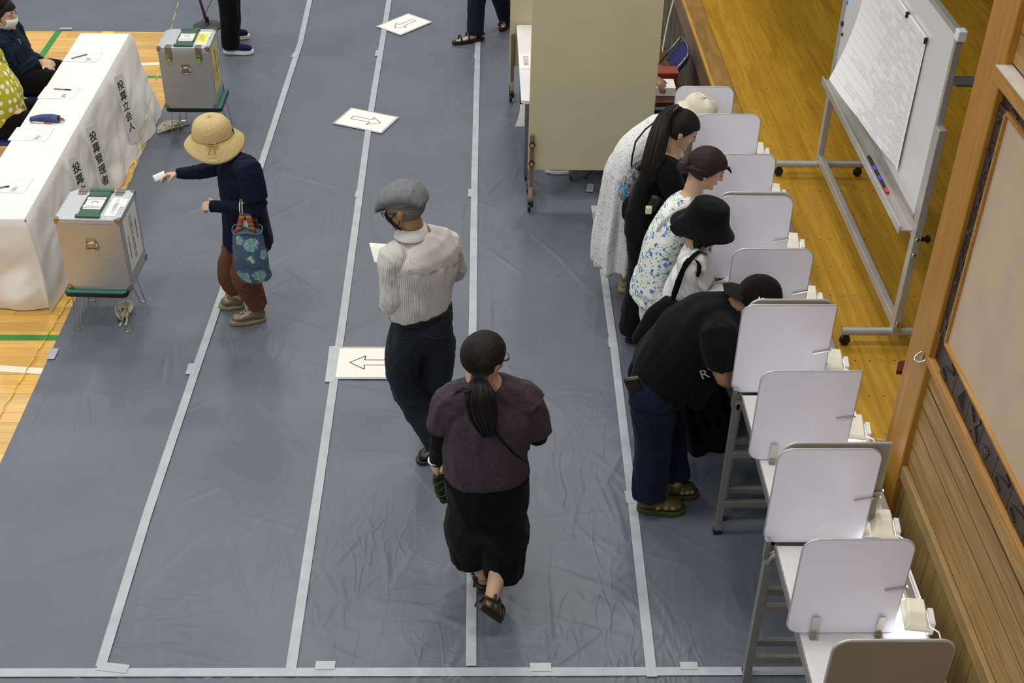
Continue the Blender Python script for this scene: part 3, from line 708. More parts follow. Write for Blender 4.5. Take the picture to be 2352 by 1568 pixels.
pen((200, 125), (163, 134), (M_pgrey, M_pgrey), 'grey steel pen on the farthest document'); pen((124, 204), (164, 206), (M_pgrey, M_black), 'ballpoint with black grip on the second document'); pen((-4, 432), (22, 427), (M_pgrey, M_black), 'black pen on the document at the picture edge')
c = at(101, 274, ZC+.02); t = thing('pencil_case', 'dark blue open pencil case with pencils on the white table', 'pencil case', (c.x, c.y, ZC))
n = NT('case_blue'); v = n.coord('Object'); n.base(n.ramp(n.noise(v, 25, 2), [(.4, rgb('#1d2a66')), (.6, rgb('#39477e'))])); n.set(Roughness=.4); M_case = n.m
b = MB(); rings = []
for i in range(12):
    u = i/11; rr = .028*(math.sin(PI*(.12+.8*u))**.35); rings.append([(c.x-.095+.2*u, c.y+.036*math.cos(a)*(.6+.4*u)+.006*u, ZC+.003+max(0, (rr*1.1*(1+math.sin(a))*(.75+.25*u)))) for a in np.linspace(0, 2*PI, 15)[:-1]])
vs = [p for r_ in rings for p in r_]; fs = [(i*14+k, (i+1)*14+k, (i+1)*14+(k+1) % 14, i*14+(k+1) % 14) for i in range(11) for k in range(14)] + [tuple(range(14)), tuple(11*14+k for k in range(14))[::-1]]
b.add(vs, fs).build('case_body', M_case, t, smooth=True)
MB().lathe([(.02, 0), (.022, .006), (.012, .007)], 12, Loc(c.x+.104, c.y+.005, ZC+.028)@Ry(PI/2)).build('case_mouth', M_black, t)
for k, (mt, dy) in enumerate(((plain('pencil_brown', '#8a5a2a', .5), -.008), (plain('pencil_green', '#4e7a3a', .5), .004), (plain('pencil_dark', '#3a2a20', .5), .012))):
    MB().tube([(c.x+.06, c.y+dy*.6, ZC+.03), (c.x+.15-.01*k, c.y+dy*1.6-.004, ZC+.02)], .004, 6).build('pencil', mt, t)
pen((74, 280), (118, 283), (M_white, plain('pen_pink', '#c8486a', .4)), 'white pen with pink grip lying against the blue pencil case')

# ================================================================ ballot boxes
n = NT('brushed_box'); v = n.coord('Object', (1, 1, 40)); n.base(n.ramp(n.noise(v, 6, 3), [(.3, rgb('#b3b3b0')), (.7, rgb('#c2c2be'))])); n.set(Roughness=.30, Metallic=.68); M_box = n.m
n = NT('brushed_lid'); v = n.coord('Object', (30, 1, 1)); n.base(n.ramp(n.noise(v, 6, 3), [(.3, rgb('#c0c2c6')), (.7, rgb('#cbcdd0'))])); n.set(Roughness=.45, Metallic=.6); M_lid = n.m
M_grn = plain('ballot_green', '#2f5a44', .45); M_teal = plain('stool_green', '#3d7468', .5); M_nickel = plain('nickel', '#a9a08c', .25, 1.0)
M_brass = plain('corner_steel', '#a79a80', .25, 1.0); M_lock = plain('lock_green', '#86b52c', .35)
def ballot(cx, cy, z0, rz, label, front_locks, paper, ptxt, yellow):
    W, D, Hh = .395, .37, .51
    t = thing('ballot_box', label, 'ballot box', (cx, cy, z0), 'metal ballot boxes on stools'); M = Loc(cx, cy, z0)@Rz(rz)
    body = MB().box((-W/2, -D/2, 0), (W/2, D/2, Hh-.035), M).build('box_body', M_box, t, bevel=.004)
    lid = MB().box((-W/2-.002, -D/2-.002, Hh-.035), (W/2+.002, D/2+.002, Hh), M).build('lid', M_lid, t, bevel=.004)
    for sx in (-1, 1):
        for sy in (-1, 1):
            for sz in (0, 1):
                zc = .0 if sz == 0 else Hh
                b = MB(); R_ = .035; sgn = 1 if sz == 0 else -1
                def fan(o, e1, e2):
                    o = Vector(o); pts = [o] + [o + (Vector(e1)*math.cos(a) + Vector(e2)*math.sin(a))*R_ for a in np.linspace(0, PI/2, 7)]
                    nrm = Vector(e1).cross(Vector(e2)); vs_ = [M@p for p in pts]; b.add(vs_, [tuple(range(8))])
                x_, y_ = sx*(W/2+.0035), sy*(D/2+.0035); z_ = zc + (.001 if sz == 0 else .0015)
                fan((x_, y_, z_), (-sx, 0, 0), (0, 0, sgn)); fan((x_, y_, z_), (0, -sy, 0), (0, 0, sgn))
                if sz: fan((x_, y_, z_), (-sx, 0, 0), (0, -sy, 0))
                b.ell(M@Vector((x_-sx*.014, y_, z_+sgn*.014)), (.004, .004, .004), nu=8, nv=5); b.ell(M@Vector((x_, y_-sy*.014, z_+sgn*.014)), (.004, .004, .004), nu=8, nv=5)
                b.build('corner_guard', M_brass, t)
    rv = MB()
    for i in range(7):
        for sy in (-1, 1): rv.ell(M@Vector((-W/2+.04+i*.0525, sy*(D/2-.012), Hh+.001)), (.0035, .0035, .002), nu=8, nv=4)
        for sx in (-1, 1): rv.ell(M@Vector((sx*(W/2-.012), -D/2+.03+i*.0515, Hh+.001)), (.0035, .0035, .002), nu=8, nv=4)
    for i in range(11):
        for sy in (-1, 1): rv.ell(M@Vector((W/2+.001, sy*(D/2-.014), .04+i*.042)), (.002, .0035, .0035), nu=8, nv=4)
    rv.build('rivets', M_steel, t, smooth=True)['kind'] = 'stuff'
    # slot with green surround
    s_ = MB().prism(rrect(.135, .335, .012, 3), .006, M@Loc(0, .0, Hh)).build('slot_frame', M_grn, t)
    MB().cbox((0, 0, Hh+.0068), (.115, .15, .003), M).build('slot_plate', M_white, s_)
    for yy in (-.05, .05):
        MB().cbox((0, yy, Hh+.011), (.115, .022, .007), M).build('slot_rail', M_white, s_)
        MB().cbox((0, yy+.0, Hh+.015), (.085, .003, .0012), M).build('slit', M_ink, s_)
    for sx in (-1, 1): MB().cbox((sx*.0625, 0, Hh+.010), (.008, .165, .012), M).build('slot_side', M_grn, s_, bevel=.002)
    for sy in (-1, 1):
        MB().cbox((0, sy*.115, Hh+.008), (.125, .062, .006), M).build('slide_cover', M_grn, s_, bevel=.002)
        MB().cbox((0, sy*.157, Hh+.009), (.15, .03, .010), M).build('slide_stop', M_grn, s_, bevel=.002)
    MB().tube([M@Vector((-.018, -.006, Hh+.009)), M@Vector((-.018, .014, Hh+.012)), M@Vector((.018, .014, Hh+.012)), M@Vector((.018, -.006, Hh+.009))], .002, 6).build('slide_pull', M_steel, s_)
    # side handle
    hb = MB().box((-.032, -D/2-.003, .30), (.032, -D/2, .375), M).build('handle_plate', M_nickel, t, bevel=.002)
    MB().tube([M@Vector(p) for p in ((-.034, -D/2-.008, .345), (.034, -D/2-.008, .345))], .006, 8).build('handle_bar', M_steel, hb, smooth=True)
    MB().tube([M@Vector(p) for p in ((-.032, -D/2-.010, .345), (-.036, -D/2-.012, .30), (.042, -D/2-.012, .30), (.032, -D/2-.010, .345))], .004, 8).build('handle_ring', M_steel, hb, smooth=True)
    # hinges or latches
    for sx in (-.115, .115):
        b = MB().cbox((sx, D/2-.012, Hh+.0035), (.055, .035, .005), M); b.tube([M@Vector((sx-.03, D/2-.034, Hh+.004)), M@Vector((sx+.03, D/2-.034, Hh+.004))], .006, 8); b.cbox((sx, D/2-.055, Hh+.002), (.05, .036, .003), M)
        if not front_locks: b.build('lid_hinge', M_nickel, t)
        if front_locks:
            q = MB().cbox((sx, -D/2+.02, Hh+.003), (.045, .05, .005), M); q.cbox((sx, -D/2-.005, Hh-.05), (.045, .008, .095), M); q.tube([M@Vector((sx-.026, -D/2-.003, Hh)), M@Vector((sx+.026, -D/2-.003, Hh))], .006, 8)
            h_ = q.build('latch', M_nickel, t)
            k = MB().cbox((sx, -D/2-.018, Hh-.10), (.026, .014, .032), M).build('padlock', M_lock, h_, bevel=.004)
            MB().tube([M@Vector((sx-.008+.0, -D/2-.017, Hh-.085)), M@Vector((sx-.008, -D/2-.017, Hh-.066)), M@Vector((sx, -D/2-.017, Hh-.06)), M@Vector((sx+.008, -D/2-.017, Hh-.066)), M@Vector((sx+.008, -D/2-.017, Hh-.085))], .0028, 6).build('lock_shackle', M_steel, h_, smooth=True)
    # notices: on the lid and on the right side
    if yellow:
        MB().cbox((.125, -.005, Hh+.0012), (.085, .25, .0012), M).build('clear_cover', M_doc, t)
        MB().cbox((.12, .0, Hh+.0026), (.072, .18, .0012), M).build('lid_notice', plain('yellow_notice', '#e8e23a', .6), t)
        text('この投票箱は\n使用中です', .024, M@Loc(.12, 0, Hh+.0036)@Rz(PI/2), M_dark, t, 'lid_lettering', line=1.0)
        text('投票箱', .016, M@Loc(.172, .0, Hh+.0012)@Rz(PI/2), plain('red_print', '#b8604e', .7), t, 'red_lettering')
    else:
        MB().cbox((.128, -.03, Hh+.0016), (.07, .22, .0012), M).build('lid_notice', M_doc, t)
        text('この投票箱です', .028, M@Loc(.135, -.03, Hh+.0026)@Rz(PI/2), M_ink, t, 'lid_lettering')
        MB().cbox((.178, .02, Hh+.0016), (.026, .095, .0012), M).build('lid_sticker', M_paper, t)
    MP = M@Matrix(((0, 0, 1, W/2+.0016), (1, 0, 0, .0), (0, 1, 0, .285), (0, 0, 0, 1)))
    MB().cbox((0, 0, 0), (.27, .37, .0012), MP).build('side_notice', paper, t)
    text(ptxt[0], .026, MP@Loc(.085, .01, .001), M_ink, t, 'side_lettering', line=.80)
    text(ptxt[1], .052, MP@Loc(.0, .0, .001), M_ink, t, 'side_lettering', line=1.0)
    text(ptxt[2], .022, MP@Loc(-.085, -.03, .001), M_ink, t, 'side_lettering', line=.80)
    return t
M_ypaper = plain('yellow_side_paper', '#d9cf86', .6, vary=.03)
ballot(-2.3647, 6.946, .30, math.radians(-2.5), 'metal ballot box with white notices, nearer one, below the cloth table corner', False, M_doc,
       ('衆\n議\n院\n選\n挙\n投\n票', '比\n例\n代\n表\n選\n出', '東\n京\n都\n選\n挙\n管\n理\n委\n員'), False)
ballot(-2.279, 9.54, .30, 0, 'metal ballot box with yellow notices and green padlocks, farther one', True, M_ypaper, ('選\n挙\n区\n選\n出\n議\n員', '選\n挙\n区\n選\n出', '東\n京\n都\n選\n挙\n管\n理'), True)
def stool(cx, cy, rz, label, wx=.42, wy=.36, rzl=0.0):
    t = thing('box_stool', label, 'stool', (cx, cy, 0), 'green topped stools with hairpin wire legs'); M = Loc(cx, cy, 0)@Rz(rz)
    MB().prism(rrect(wx, wy, .03, 4), .014, M@Loc(0, 0, .284)).build('seat', M_teal, t)
    MB().prism(rrect(wx+.012, wy+.012, .034, 4), .026, M@Loc(0, 0, .268)).build('seat_edge', M_black, t)
    for sx in (-1, 1):
        for sy in (-1, 1):
            a = Vector((sx*(wx/2-.03), sy*(wy/2-.05), .27)); b_ = Vector((sx*(wx/2-.10), sy*(wy/2-.03), .27)); f1 = Vector((sx*(wx/2-.005), sy*(wy/2-.01), .0075)); f2 = Vector((sx*(wx/2-.045), sy*(wy/2+.0), .0075))
            MB().tube([M@p for p in (a, f1, f2, b_)], .0035, 6).build('leg', M_steel, t, smooth=False)
stool(-2.392, 6.90, math.radians(-2.5), 'green topped stool under the nearer ballot box', .385, .345); stool(-2.262, 9.55, math.radians(0), 'green topped stool under the farther ballot box', .43, .38)
# ropes
M_rope = plain('cotton_rope', '#cfc3a8', .85, vary=.15, scale=60, bump=.4, bscale=250)
def rope(pts, label, seed, r_=.0065):
    rg = np.random.default_rng(seed); c = at(*pts[0]); d = (at(*pts[1])-c); t = thing('rope_bundle', label, 'rope', (c.x, c.y, .0072), 'rope bundles under the ballot boxes')
    L = d.length; d.normalize(); s_ = Vector((-d.y, d.x, 0)); b = MB()
    for k in range(6):
        o = rg.uniform(-.028, .028); w_ = rg.uniform(.018, .04); l0, l1 = rg.uniform(-.02, .03), L-rg.uniform(-.02, .04)
        pth = [c + d*(l0+(l1-l0)*(.5-.5*math.cos(a))) + s_*(o+w_*math.sin(a)*1.25) + Vector((0, 0, .016+.012*rg.random()+.012*(1-math.cos(2*a)))) for a in np.linspace(0, 2*PI, 26)[:-1]]
        b.tube(pth, r_, 7, closed=True)
    b.build('rope_loops', M_rope, t, smooth=True); b = MB()
    pth = [c + d*(L*(.30+.3*a/(10*PI))) + s_*(.036*math.cos(a)) + Vector((0, 0, .034+.026*math.sin(a))) for a in np.linspace(0, 10*PI, 90)]
    b.tube(pth, r_, 7).build('rope_wrap', M_rope, t, smooth=True)
    for k in range(2):
        e = c + d*L; MB().tube([e-d*.05+s_*.02*k+Vector((0, 0, .02)), e+d*.02+s_*(.03*k-.01)+Vector((0, 0, .012)), e+d*.06+s_*(.035*k-.02)+Vector((0, 0, .009))], [r_, r_, r_*1.4], 7).build('rope_end', M_rope, t, smooth=True)
rope(((290, 702), (285, 738)), 'cream cotton rope bundle on the sheet under the nearer ballot box', 3); rope(((366, 305), (418, 290)), 'cream cotton rope bundle under the farther ballot box', 5)
# yellow plastic twine stretched along the floor edge
n = NT('yellow_twine'); n.base(n.ramp(n.noise(n.coord('Object', (1, 9, 1)), 3, 1), [(.4, rgb('#b9a91c')), (.6, rgb('#efe64a'))])); n.set(Roughness=.35); M_tw = n.m
b = MB(); P = []
A, B = Vector((-2.85, 5.2, .045)), Vector((-2.66, 11.1, .06))
pts_ = [Vector((-2.83, 5.5, .012)), at(0, 950, .012), at(160, 685, .012), at(230, 545, .014), Vector((-2.655, 8.72, .014)), atx(345, 230, -2.665), atx(390, 75, -2.67), atx(411, 0, -2.68), Vector((-2.69, 13.6, .9))]
N = 260; acc = 0
tot_ = sum((b_-a).length for a, b_ in zip(pts_, pts_[1:]))
for i in range(N+1):
    d = tot_*i/N; k = 0
    while k < len(pts_)-2 and d > (pts_[k+1]-pts_[k]).length: d -= (pts_[k+1]-pts_[k]).length; k += 1
    p = pts_[k].lerp(pts_[k+1], min(1, d/(pts_[k+1]-pts_[k]).length)); a = i*.55
    wv = Vector((math.cos(a), 0, math.sin(a)))*.0042; P.append([p-wv, p+wv])
tag(MB().grid(P).build('plastic_twine', M_tw, None, True, solid=.0008), 'twisted yellow plastic twine stretched past the table and ballot boxes', 'twine')
# pole stand
p = at(477, 62); t = thing('pole_stand', 'black round based pole stand behind the farther ballot box', 'stand', (p.x, p.y, 0))
MB().lathe([(.135, .004), (.135, .012), (.12, .02), (.03, .03), (.02, .045)], 28, Loc(p.x, p.y, .004)).build('base', plain('stand_base', '#2b2825', .4), t, smooth=True, angle=40)
tp = aty(459, 0, p.y); d = (tp-p)
MB().tube([(p.x, p.y, .03), p+d*1.0, p+d*5.0], .013, 10).build('pole', plain('stand_pole', '#4a3524', .4), t, smooth=True)
MB().tube([(p.x, p.y, .03), (p.x, p.y, .10)], .02, 10).build('collar', M_black, t)
# ================================================================ beige partition screens and things behind
M_board = plain('screen_beige', '#c6be9b', .75, vary=.035, scale=3, bump=.06, bscale=300); M_sbrown = plain('screen_brown', '#77664c', .45)
M_orange = plain('orange_knob', '#d07a1e', .4)
def screen(xl, xr, Y, zb, label, knobs, fy=.30):
    t = thing('partition_screen', label, 'partition', ((xl+xr)/2, Y, 0), 'beige mobile partition screens')
    MB().box((xl, Y-.015, zb), (xr, Y+.015, 1.95)).build('panel', M_board, t, bevel=.003)
    for k, xx in enumerate((xl+.025, xr-.025)):
        MB().box((xx-.014, Y-.04, .20), (xx+.014, Y-.016, .62)).build('leg_bar', M_sbrown, t, bevel=.002)
        MB().box((xx-.011, Y-.038, .115), (xx+.011, Y-.018, .20)).build('leg_tip', plain('screen_tan', '#b39a78', .5), t)
        MB().bar((xx, Y-fy*.2, .10), (xx, Y+fy*.75, .10), .03, .03).build('foot_bar', M_sbrown, t)
        if knobs:
            for zz in (.55, .40):
                b = MB().lathe([(.022, 0), (.022, .018), (.017, .02)], 12, Loc(xx, Y-.04, zz)@Rx(PI/2)).build('knob', M_black, t)
                MB().lathe([(.014, .02), (.014, .024)], 12, Loc(xx, Y-.04, zz)@Rx(PI/2)).build('knob_cap', M_orange, b)
        for yy in (Y-fy*.2, Y+fy*.75):
            c = MB().lathe([(.004, -.012), (.03, -.01), (.033, 0), (.03, .01), (.004, .012)], 16, Loc(xx-.01, yy, .041)@Ry(PI/2)); c.box((xx-.02, yy-.015, .05), (xx+.02, yy+.015, .09))
            c.build('caster', M_black, t, smooth=True, angle=40)
f0 = at(1203, 478); Y1 = f0.y
l0 = aty(1212, 388, Y1); r0 = aty(1490, 395, Y1)
screen(l0.x, r0.x, Y1, l0.z, 'large beige partition screen with orange knobs in front of the polling desk', True)
f1 = at(1179, 232); Y2 = f1.y; l1 = aty(1170, 150, Y2)
screen(l1.x, l1.x+1.05, Y2, l1.z, 'beige partition screen behind the white table, farther one', False, .16)
# white table between the screens
t0, t1_ = at(1192, 52, .70), at(1191, 231, .70)
xl_ = (t0.x+t1_.x)/2; t = thing('folding_table', 'white topped folding table between the two beige screens', 'table', (xl_+.25, (t0.y+t1_.y)/2, 0))
MB().prism(rrect(.45, t0.y-t1_.y-.04, .03, 4), .03, Loc(xl_+.225, (t0.y+t1_.y)/2-.02, .67)).build('table_top', M_white, t, bevel=.004)
for xx in (xl_+.05, xl_+.40):
    for yy in (t1_.y+.06, t0.y-.12):
        MB().box((xx-.016, yy-.016, .05), (xx+.016, yy+.016, .67)).build('leg', M_zinc, t); MB().lathe([(.004, -.01), (.026, -.008), (.026, .008), (.004, .01)], 14, Loc(xx, yy, .034)@Ry(PI/2)).build('caster', M_black, t)
pc = at(1198, 140, .702); tt = thing('paper_sheet', 'white paper taped on the table between screens', 'paper', (pc.x+.1, pc.y, .702))
MB().cbox((pc.x+.08, pc.y, .703), (.2, .30, .001)).build('sheet', M_paper, tt); text('投票用紙', .045, Loc(pc.x+.03, pc.y, .7045)@Rz(-PI/2), M_dark, tt)
hp = t1_; P = [[(hp.x+.012+.009*k-.05*(j/6)**2*(1-k/4), hp.y-.002-.02*math.sin(j/6*2), .672-.034*j) for k in range(5)] for j in range(6)]
tag(MB().grid(P).build('hanging_paper', M_paper, None, True), 'white paper hanging from the end of white folding table', 'paper')
# folding chair near the stage
ch = thing('folding_chair', 'blue folding pipe chair with its back to the stage', 'chair', (1.4, 9.45, 0))
M_blue = plain('chair_blue', '#2b2a6a', .55); M_pipe = plain('chair_pipe', '#7d7c80', .3, .8)
yc = 9.46
for yy in (yc-.19, yc+.19):
    MB().tube([(1.60, yy, .80), (1.50, yy, .66), (1.32, yy, .40), (1.05, yy, .012)], .011, 8).build('back_leg', M_pipe, ch, smooth=True)
    MB().tube([(1.18, yy*1.0+.0, .42), (1.33, yy, .24), (1.5, yy, .012)], .011, 8).build('front_leg', M_pipe, ch, smooth=True)
MB().tube([(1.60, yc-.19, .80)] + [(1.60+.03*math.sin(a), yc-.19*math.cos(a), .80+.02*math.sin(a)) for a in np.linspace(0.2, PI-.2, 8)] + [(1.60, yc+.19, .80)], .011, 8).build('top_tube', M_pipe, ch, smooth=True)
Mb = frame((1.575, yc, .715), (0, 1, 0), (-.8, 0, .55))
MB().prism(rrect(.36, .19, .06, 5), .022, Mb@Loc(0, 0, -.01)).build('backrest', M_blue, ch, bevel=.005)
MB().prism(rrect(.36, .36, .05, 5), .03, Loc(1.28, yc, .415)).build('seat', M_blue, ch, bevel=.006)
for zz, xx in ((.10, 1.11), (.10, 1.45)): MB().tube([(xx, yc-.19, zz), (xx, yc+.19, zz)], .009, 8).build('stretcher', M_pipe, ch)
# small desk with red tray
dc = at(1520, 232, .70)
dk = thing('reception_desk', 'brown edged reception desk behind the beige screen', 'desk', ((1.36+dc.x)/2, dc.y+.2, 0))
dc = at(1520, 232, .70)
MB().box((1.2, dc.y-.02, .66), (dc.x+.16, dc.y+.42, .70)).build('desk_top', plain('desk_brown', '#4a1d14', .4), dk, bevel=.004)
MB().box((1.22, dc.y+.0, .35), (dc.x+.14, dc.y+.02, .62)).build('modesty_panel', plain('desk_navy', '#20224a', .6), dk)
for xx in (1.23, dc.x+.12):
    for yy in (dc.y+.03, dc.y+.38): MB().box((xx-.014, yy-.014, .008), (xx+.014, yy+.014, .66)).build('leg', M_zinc, dk)
tag(MB().cbox((dc.x+.01, dc.y+.16, .735), (.2, .16, .068)).build('paper_stack', M_paper, None, bevel=.003), 'stack of white ballot papers on the reception desk', 'paper')
rb = thing('red_tray', 'red brown box standing behind white papers on the reception desk', 'box', (dc.x+.09, dc.y+.33, .70))
MB().box((dc.x-.02, dc.y+.28, .70), (dc.x+.15, dc.y+.40, .79)).build('box_body', plain('box_red', '#7a2a18', .5), rb, bevel=.004)
MB().box((dc.x-.025, dc.y+.275, .785), (dc.x+.155, dc.y+.405, .80)).build('box_rim', plain('box_red2', '#8d3a22', .5), rb, bevel=.003)
# dangling cable at the stage
pts = [aty(1552, -20, 10.6), aty(1535, 45, 10.5), aty(1528, 80, 10.4), aty(1520, 125, 10.2), aty(1516, 150, 10.1), aty(1518, 175, 10.0), aty(1521, 190, 9.9)]
tag(MB().tube(pts, .008, 6).build('hanging_cable', plain('cable_cream', '#b9b39c', .6), None, True), 'cream cable hanging down beside the stage skirt', 'cable')
bx_ = aty(1517, 122, 10.2); t = thing('equipment_rack', 'grey equipment shelf with leaning wooden pole beside the stage skirt', 'shelf', (1.45, 10.2, 0))
MB().cbox((1.35, 10.25, bx_.z), (.32, .3, .03)).build('shelf_board', M_zinc, t)
for xx in (1.2, 1.5):
    for yy in (10.12, 10.38): MB().box((xx-.012, yy-.012, .008), (xx+.012, yy+.012, bx_.z)).build('post', M_zinc, t)
MB().cbox((1.33, 10.25, bx_.z-.25), (.3, .28, .03)).build('shelf_board', plain('rack_navy', '#20264a', .5), t)
MB().bar(aty(1500, 55, 10.15), aty(1530, 172, 10.05), .03, .02).build('pole', M_trim, t)
# ================================================================ people: helpers
def sweep(mb, pts, rads, side=(1, 0, 0), n=18, cap=.7):
    """closed swept solid through pts; rads (a, b): a along side, b across"""
    P = [Vector(p) for p in pts]; R_ = [(r, r) if isinstance(r, (int, float)) else r for r in rads]
    # resample with Catmull-Rom for smooth limbs
    Q, S_ = [], []
    for i in range(len(P)-1):
        p0, p1, p2, p3 = P[max(i-1, 0)], P[i], P[i+1], P[min(i+2, len(P)-1)]
        k = max(2, int((p2-p1).length/.03))
        for j in range(k):
            t = j/k; t2, t3 = t*t, t*t*t
            Q.append(.5*((2*p1)+(p2-p0)*t+(2*p0-5*p1+4*p2-p3)*t2+(3*p1-p0-3*p2+p3)*t3))
            a, b = R_[i], R_[i+1]; e = t*t*(3-2*t)*.5 + t*.5; S_.append((a[0]+(b[0]-a[0])*e, a[1]+(b[1]-a[1])*e))
    Q.append(P[-1]); S_.append(R_[-1])
    t0 = (Q[0]-Q[1]).normalized(); t1 = (Q[-1]-Q[-2]).normalized()
    def capr(q, r, t):
        m = min(r)*cap; return [(q+t*m*math.sin(a), (r[0]*math.cos(a), r[1]*math.cos(a))) for a in (.5, 1.0, 1.4)]
    A = capr(Q[0], S_[0], t0)[::-1]; B_ = capr(Q[-1], S_[-1], t1)
    if cap <= 0: A = B_ = []
    Q = [x[0] for x in A]+Q+[x[0] for x in B_]; S_ = [x[1] for x in A]+S_+[x[1] for x in B_]
    sd = Vector(side); vs = []
    for i in range(len(Q)):
        t = (Q[min(i+1, len(Q)-1)]-Q[max(i-1, 0)]).normalized()
        s = sd - t*sd.dot(t); s = s.normalized() if s.length > 1e-3 else t.orthogonal().normalized(); u = t.cross(s)
        for k in range(n):
            a = 2*PI*k/n; vs.append(Q[i] + s*(S_[i][0]*math.cos(a)) + u*(S_[i][1]*math.sin(a)))
    N = len(Q); fs = [(i*n+k, i*n+(k+1) % n, (i+1)*n+(k+1) % n, (i+1)*n+k) for i in range(N-1) for k in range(n)]
    fs += [tuple(range(n))[::-1], tuple((N-1)*n+k for k in range(n))]
    return mb.add(vs, fs)
def fuse(mb, voxel, smooth=4):
    me = bpy.data.meshes.new('f'); me.from_pydata([tuple(v) for v in mb.v], [], mb.f); me.update()
    o = bpy.data.objects.new('f', me); COL.objects.link(o)
    r = o.modifiers.new('r', 'REMESH'); r.mode = 'VOXEL'; r.voxel_size = voxel; r.adaptivity = 0
    if smooth: s = o.modifiers.new('s', 'SMOOTH'); s.factor = .5; s.iterations = smooth
    dg = bpy.context.evaluated_depsgraph_get(); out = bpy.data.meshes.new_from_object(o.evaluated_get(dg))
    bpy.data.objects.remove(o); bpy.data.meshes.remove(me); return out
def place(me, name, mat, parent, smooth=True):
    off = Vector(); p = parent
    while p is not None: off += p.location; p = p.parent
    me.transform(Matrix.Translation(-off)); me.name = name; me.materials.clear()
    return finish(me, name, mat, parent, smooth)
def garment(name, mat, parent, tubes, voxel=.010, smooth=5, fold=.006, fu=7, fv=6, seed=0, extra=None, long_=0.0, cut=None):
    """tubes: list of (pts, rads, side). fold: crease depth; fu/fv crease frequency around/along; long_: lengthwise fold depth"""
    mb = MB()
    for pts, rads, side in tubes: sweep(mb, pts, rads, side, 18, .15)
    if extra: extra(mb)
    me = fuse(mb, voxel, smooth)
    N = len(me.vertices); co = np.empty(N*3); me.vertices.foreach_get('co', co); co = co.reshape(-1, 3)
    no = np.empty(N*3); me.vertices.foreach_get('normal', no); no = no.reshape(-1, 3)
    best = np.full(N, 1e9); pat = np.zeros((N, 3)); cum0 = 0
    for ti, (pts, rads, side) in enumerate(tubes):
        cum = 0
        for i in range(len(pts)-1):
            a, b = np.array(pts[i]), np.array(pts[i+1]); d = b-a; L = np.linalg.norm(d)+1e-9; d = d/L
            ra = np.mean(rads[i]) if not isinstance(rads[i], (int, float)) else rads[i]
            rel = co-a; tr = rel@d; t = np.clip(tr, 0, L); q = rel-np.outer(t, d); dist = np.linalg.norm(q, axis=1)/max(ra, .02)
            s = np.array(side, float); s = s-d*(s@d); s /= np.linalg.norm(s)+1e-9; u = np.cross(d, s)
            ang = np.arctan2(q@u, q@s); m = dist < best; best[m] = dist[m]
            pat[m, 0] = (ang*ra)[m] + ti*3.1; pat[m, 1] = (cum+np.clip(tr, -.12, L+.12))[m]; pat[m, 2] = ang[m]; cum += L
    if fold or long_:
        dsp = np.zeros(N)
        for k in range(N):
            c = co[k]; a = pat[k, 2]
            if fold:
                v = Vector((math.cos(a)*fu*.2+c[0]*1.5, math.sin(a)*fu*.2+c[1]*1.5, pat[k, 1]*fv+a*.8+seed*7.3))
                f = noise.noise(v); f2 = noise.noise(v*2.3+Vector((5, 1, 2)))
                dsp[k] += fold*((1-2*abs(f))*.9 + .45*f2 - .45)
            if long_: dsp[k] += long_*(math.sin(a*fu+2.5*noise.noise(Vector((a, pat[k, 1]*1.5, seed+3.0)))) + .5*math.sin(a*fu*1.7+seed))*min(1, .15+pat[k, 1]*1.6)
        co = co + no*dsp[:, None]; me.vertices.foreach_set('co', co.ravel()); me.update()
    at_ = me.attributes.new('pat', 'FLOAT_VECTOR', 'POINT'); at_.data.foreach_set('vector', np.stack([pat[:, 0], pat[:, 1], pat[:, 2]], 1).ravel())
    return place(me, name, mat, parent)
def skin_mat(name, c):
    if name in MATS: return MATS[name]
    n = NT(name); v = n.coord('Object'); c = rgb(c)
    n.base(n.ramp(n.noise(v, 14, 4), [(.3, tuple(x*.9 for x in c)), (.7, tuple(min(1, x*1.07) for x in c))]))
    n.set(Roughness=.5, Subsurface_Weight=.05, Subsurface_Scale=.01); n.b.inputs['Subsurface Radius'].default_value = (1, .35, .2)
    MATS[name] = n.m; return n.m
SK = skin_mat('skin_light', '#cba685'); SK2 = skin_mat('skin_tan', '#a67f5a')
def cloth(name, c, c2=None, scale=60, rough=.9, bump=.15, bscale=350, sheen=.04):
    if name in MATS: return MATS[name]
    n = NT(name); v = n.coord('Object'); c = rgb(c); c2 = rgb(c2) if c2 else tuple(x*1.25 for x in c)
    n.base(n.ramp(n.noise(v, scale, 3), [(.35, c), (.65, c2)])); n.set(Roughness=rough, Sheen_Weight=sheen, Specular_IOR_Level=.15)
    n.bump(n.noise(v, bscale, 2), bump, .003); MATS[name] = n.m; return n.m
def hairmat(name, c1, c2):
    if name in MATS: return MATS[name]
    n = NT(name); v = n.coord('Object'); a = n.noise(v, 30, 2)
    nz = n.noise(n.attr('strand', (1, 1, 1)), 1.0, 3, .6)
    n.base(n.ramp(nz, [(.35, rgb(c1)), (.7, rgb(c2))])); n.set(Roughness=.5, Specular_IOR_Level=.3); n.bump(nz, .9, .008); MATS[name] = n.m; return n.m
H_black = hairmat('hair_black', '#0b0908', '#1d1814'); H_brown = hairmat('hair_brown', '#160d09', '#38241a'); H_grey = hairmat('hair_grey', '#6e6862', '#9a938a'); H_dark = hairmat('hair_dark', '#0c0806', '#1f1611')
def headframe(c, fwd, up):
    f = Vector(fwd).normalized(); u = Vector(up); u = (u-f*u.dot(f)).normalized(); r = f.cross(u)
    m = Matrix((r, f, u)).transposed().to_4x4(); m.translation = Vector(c); return m
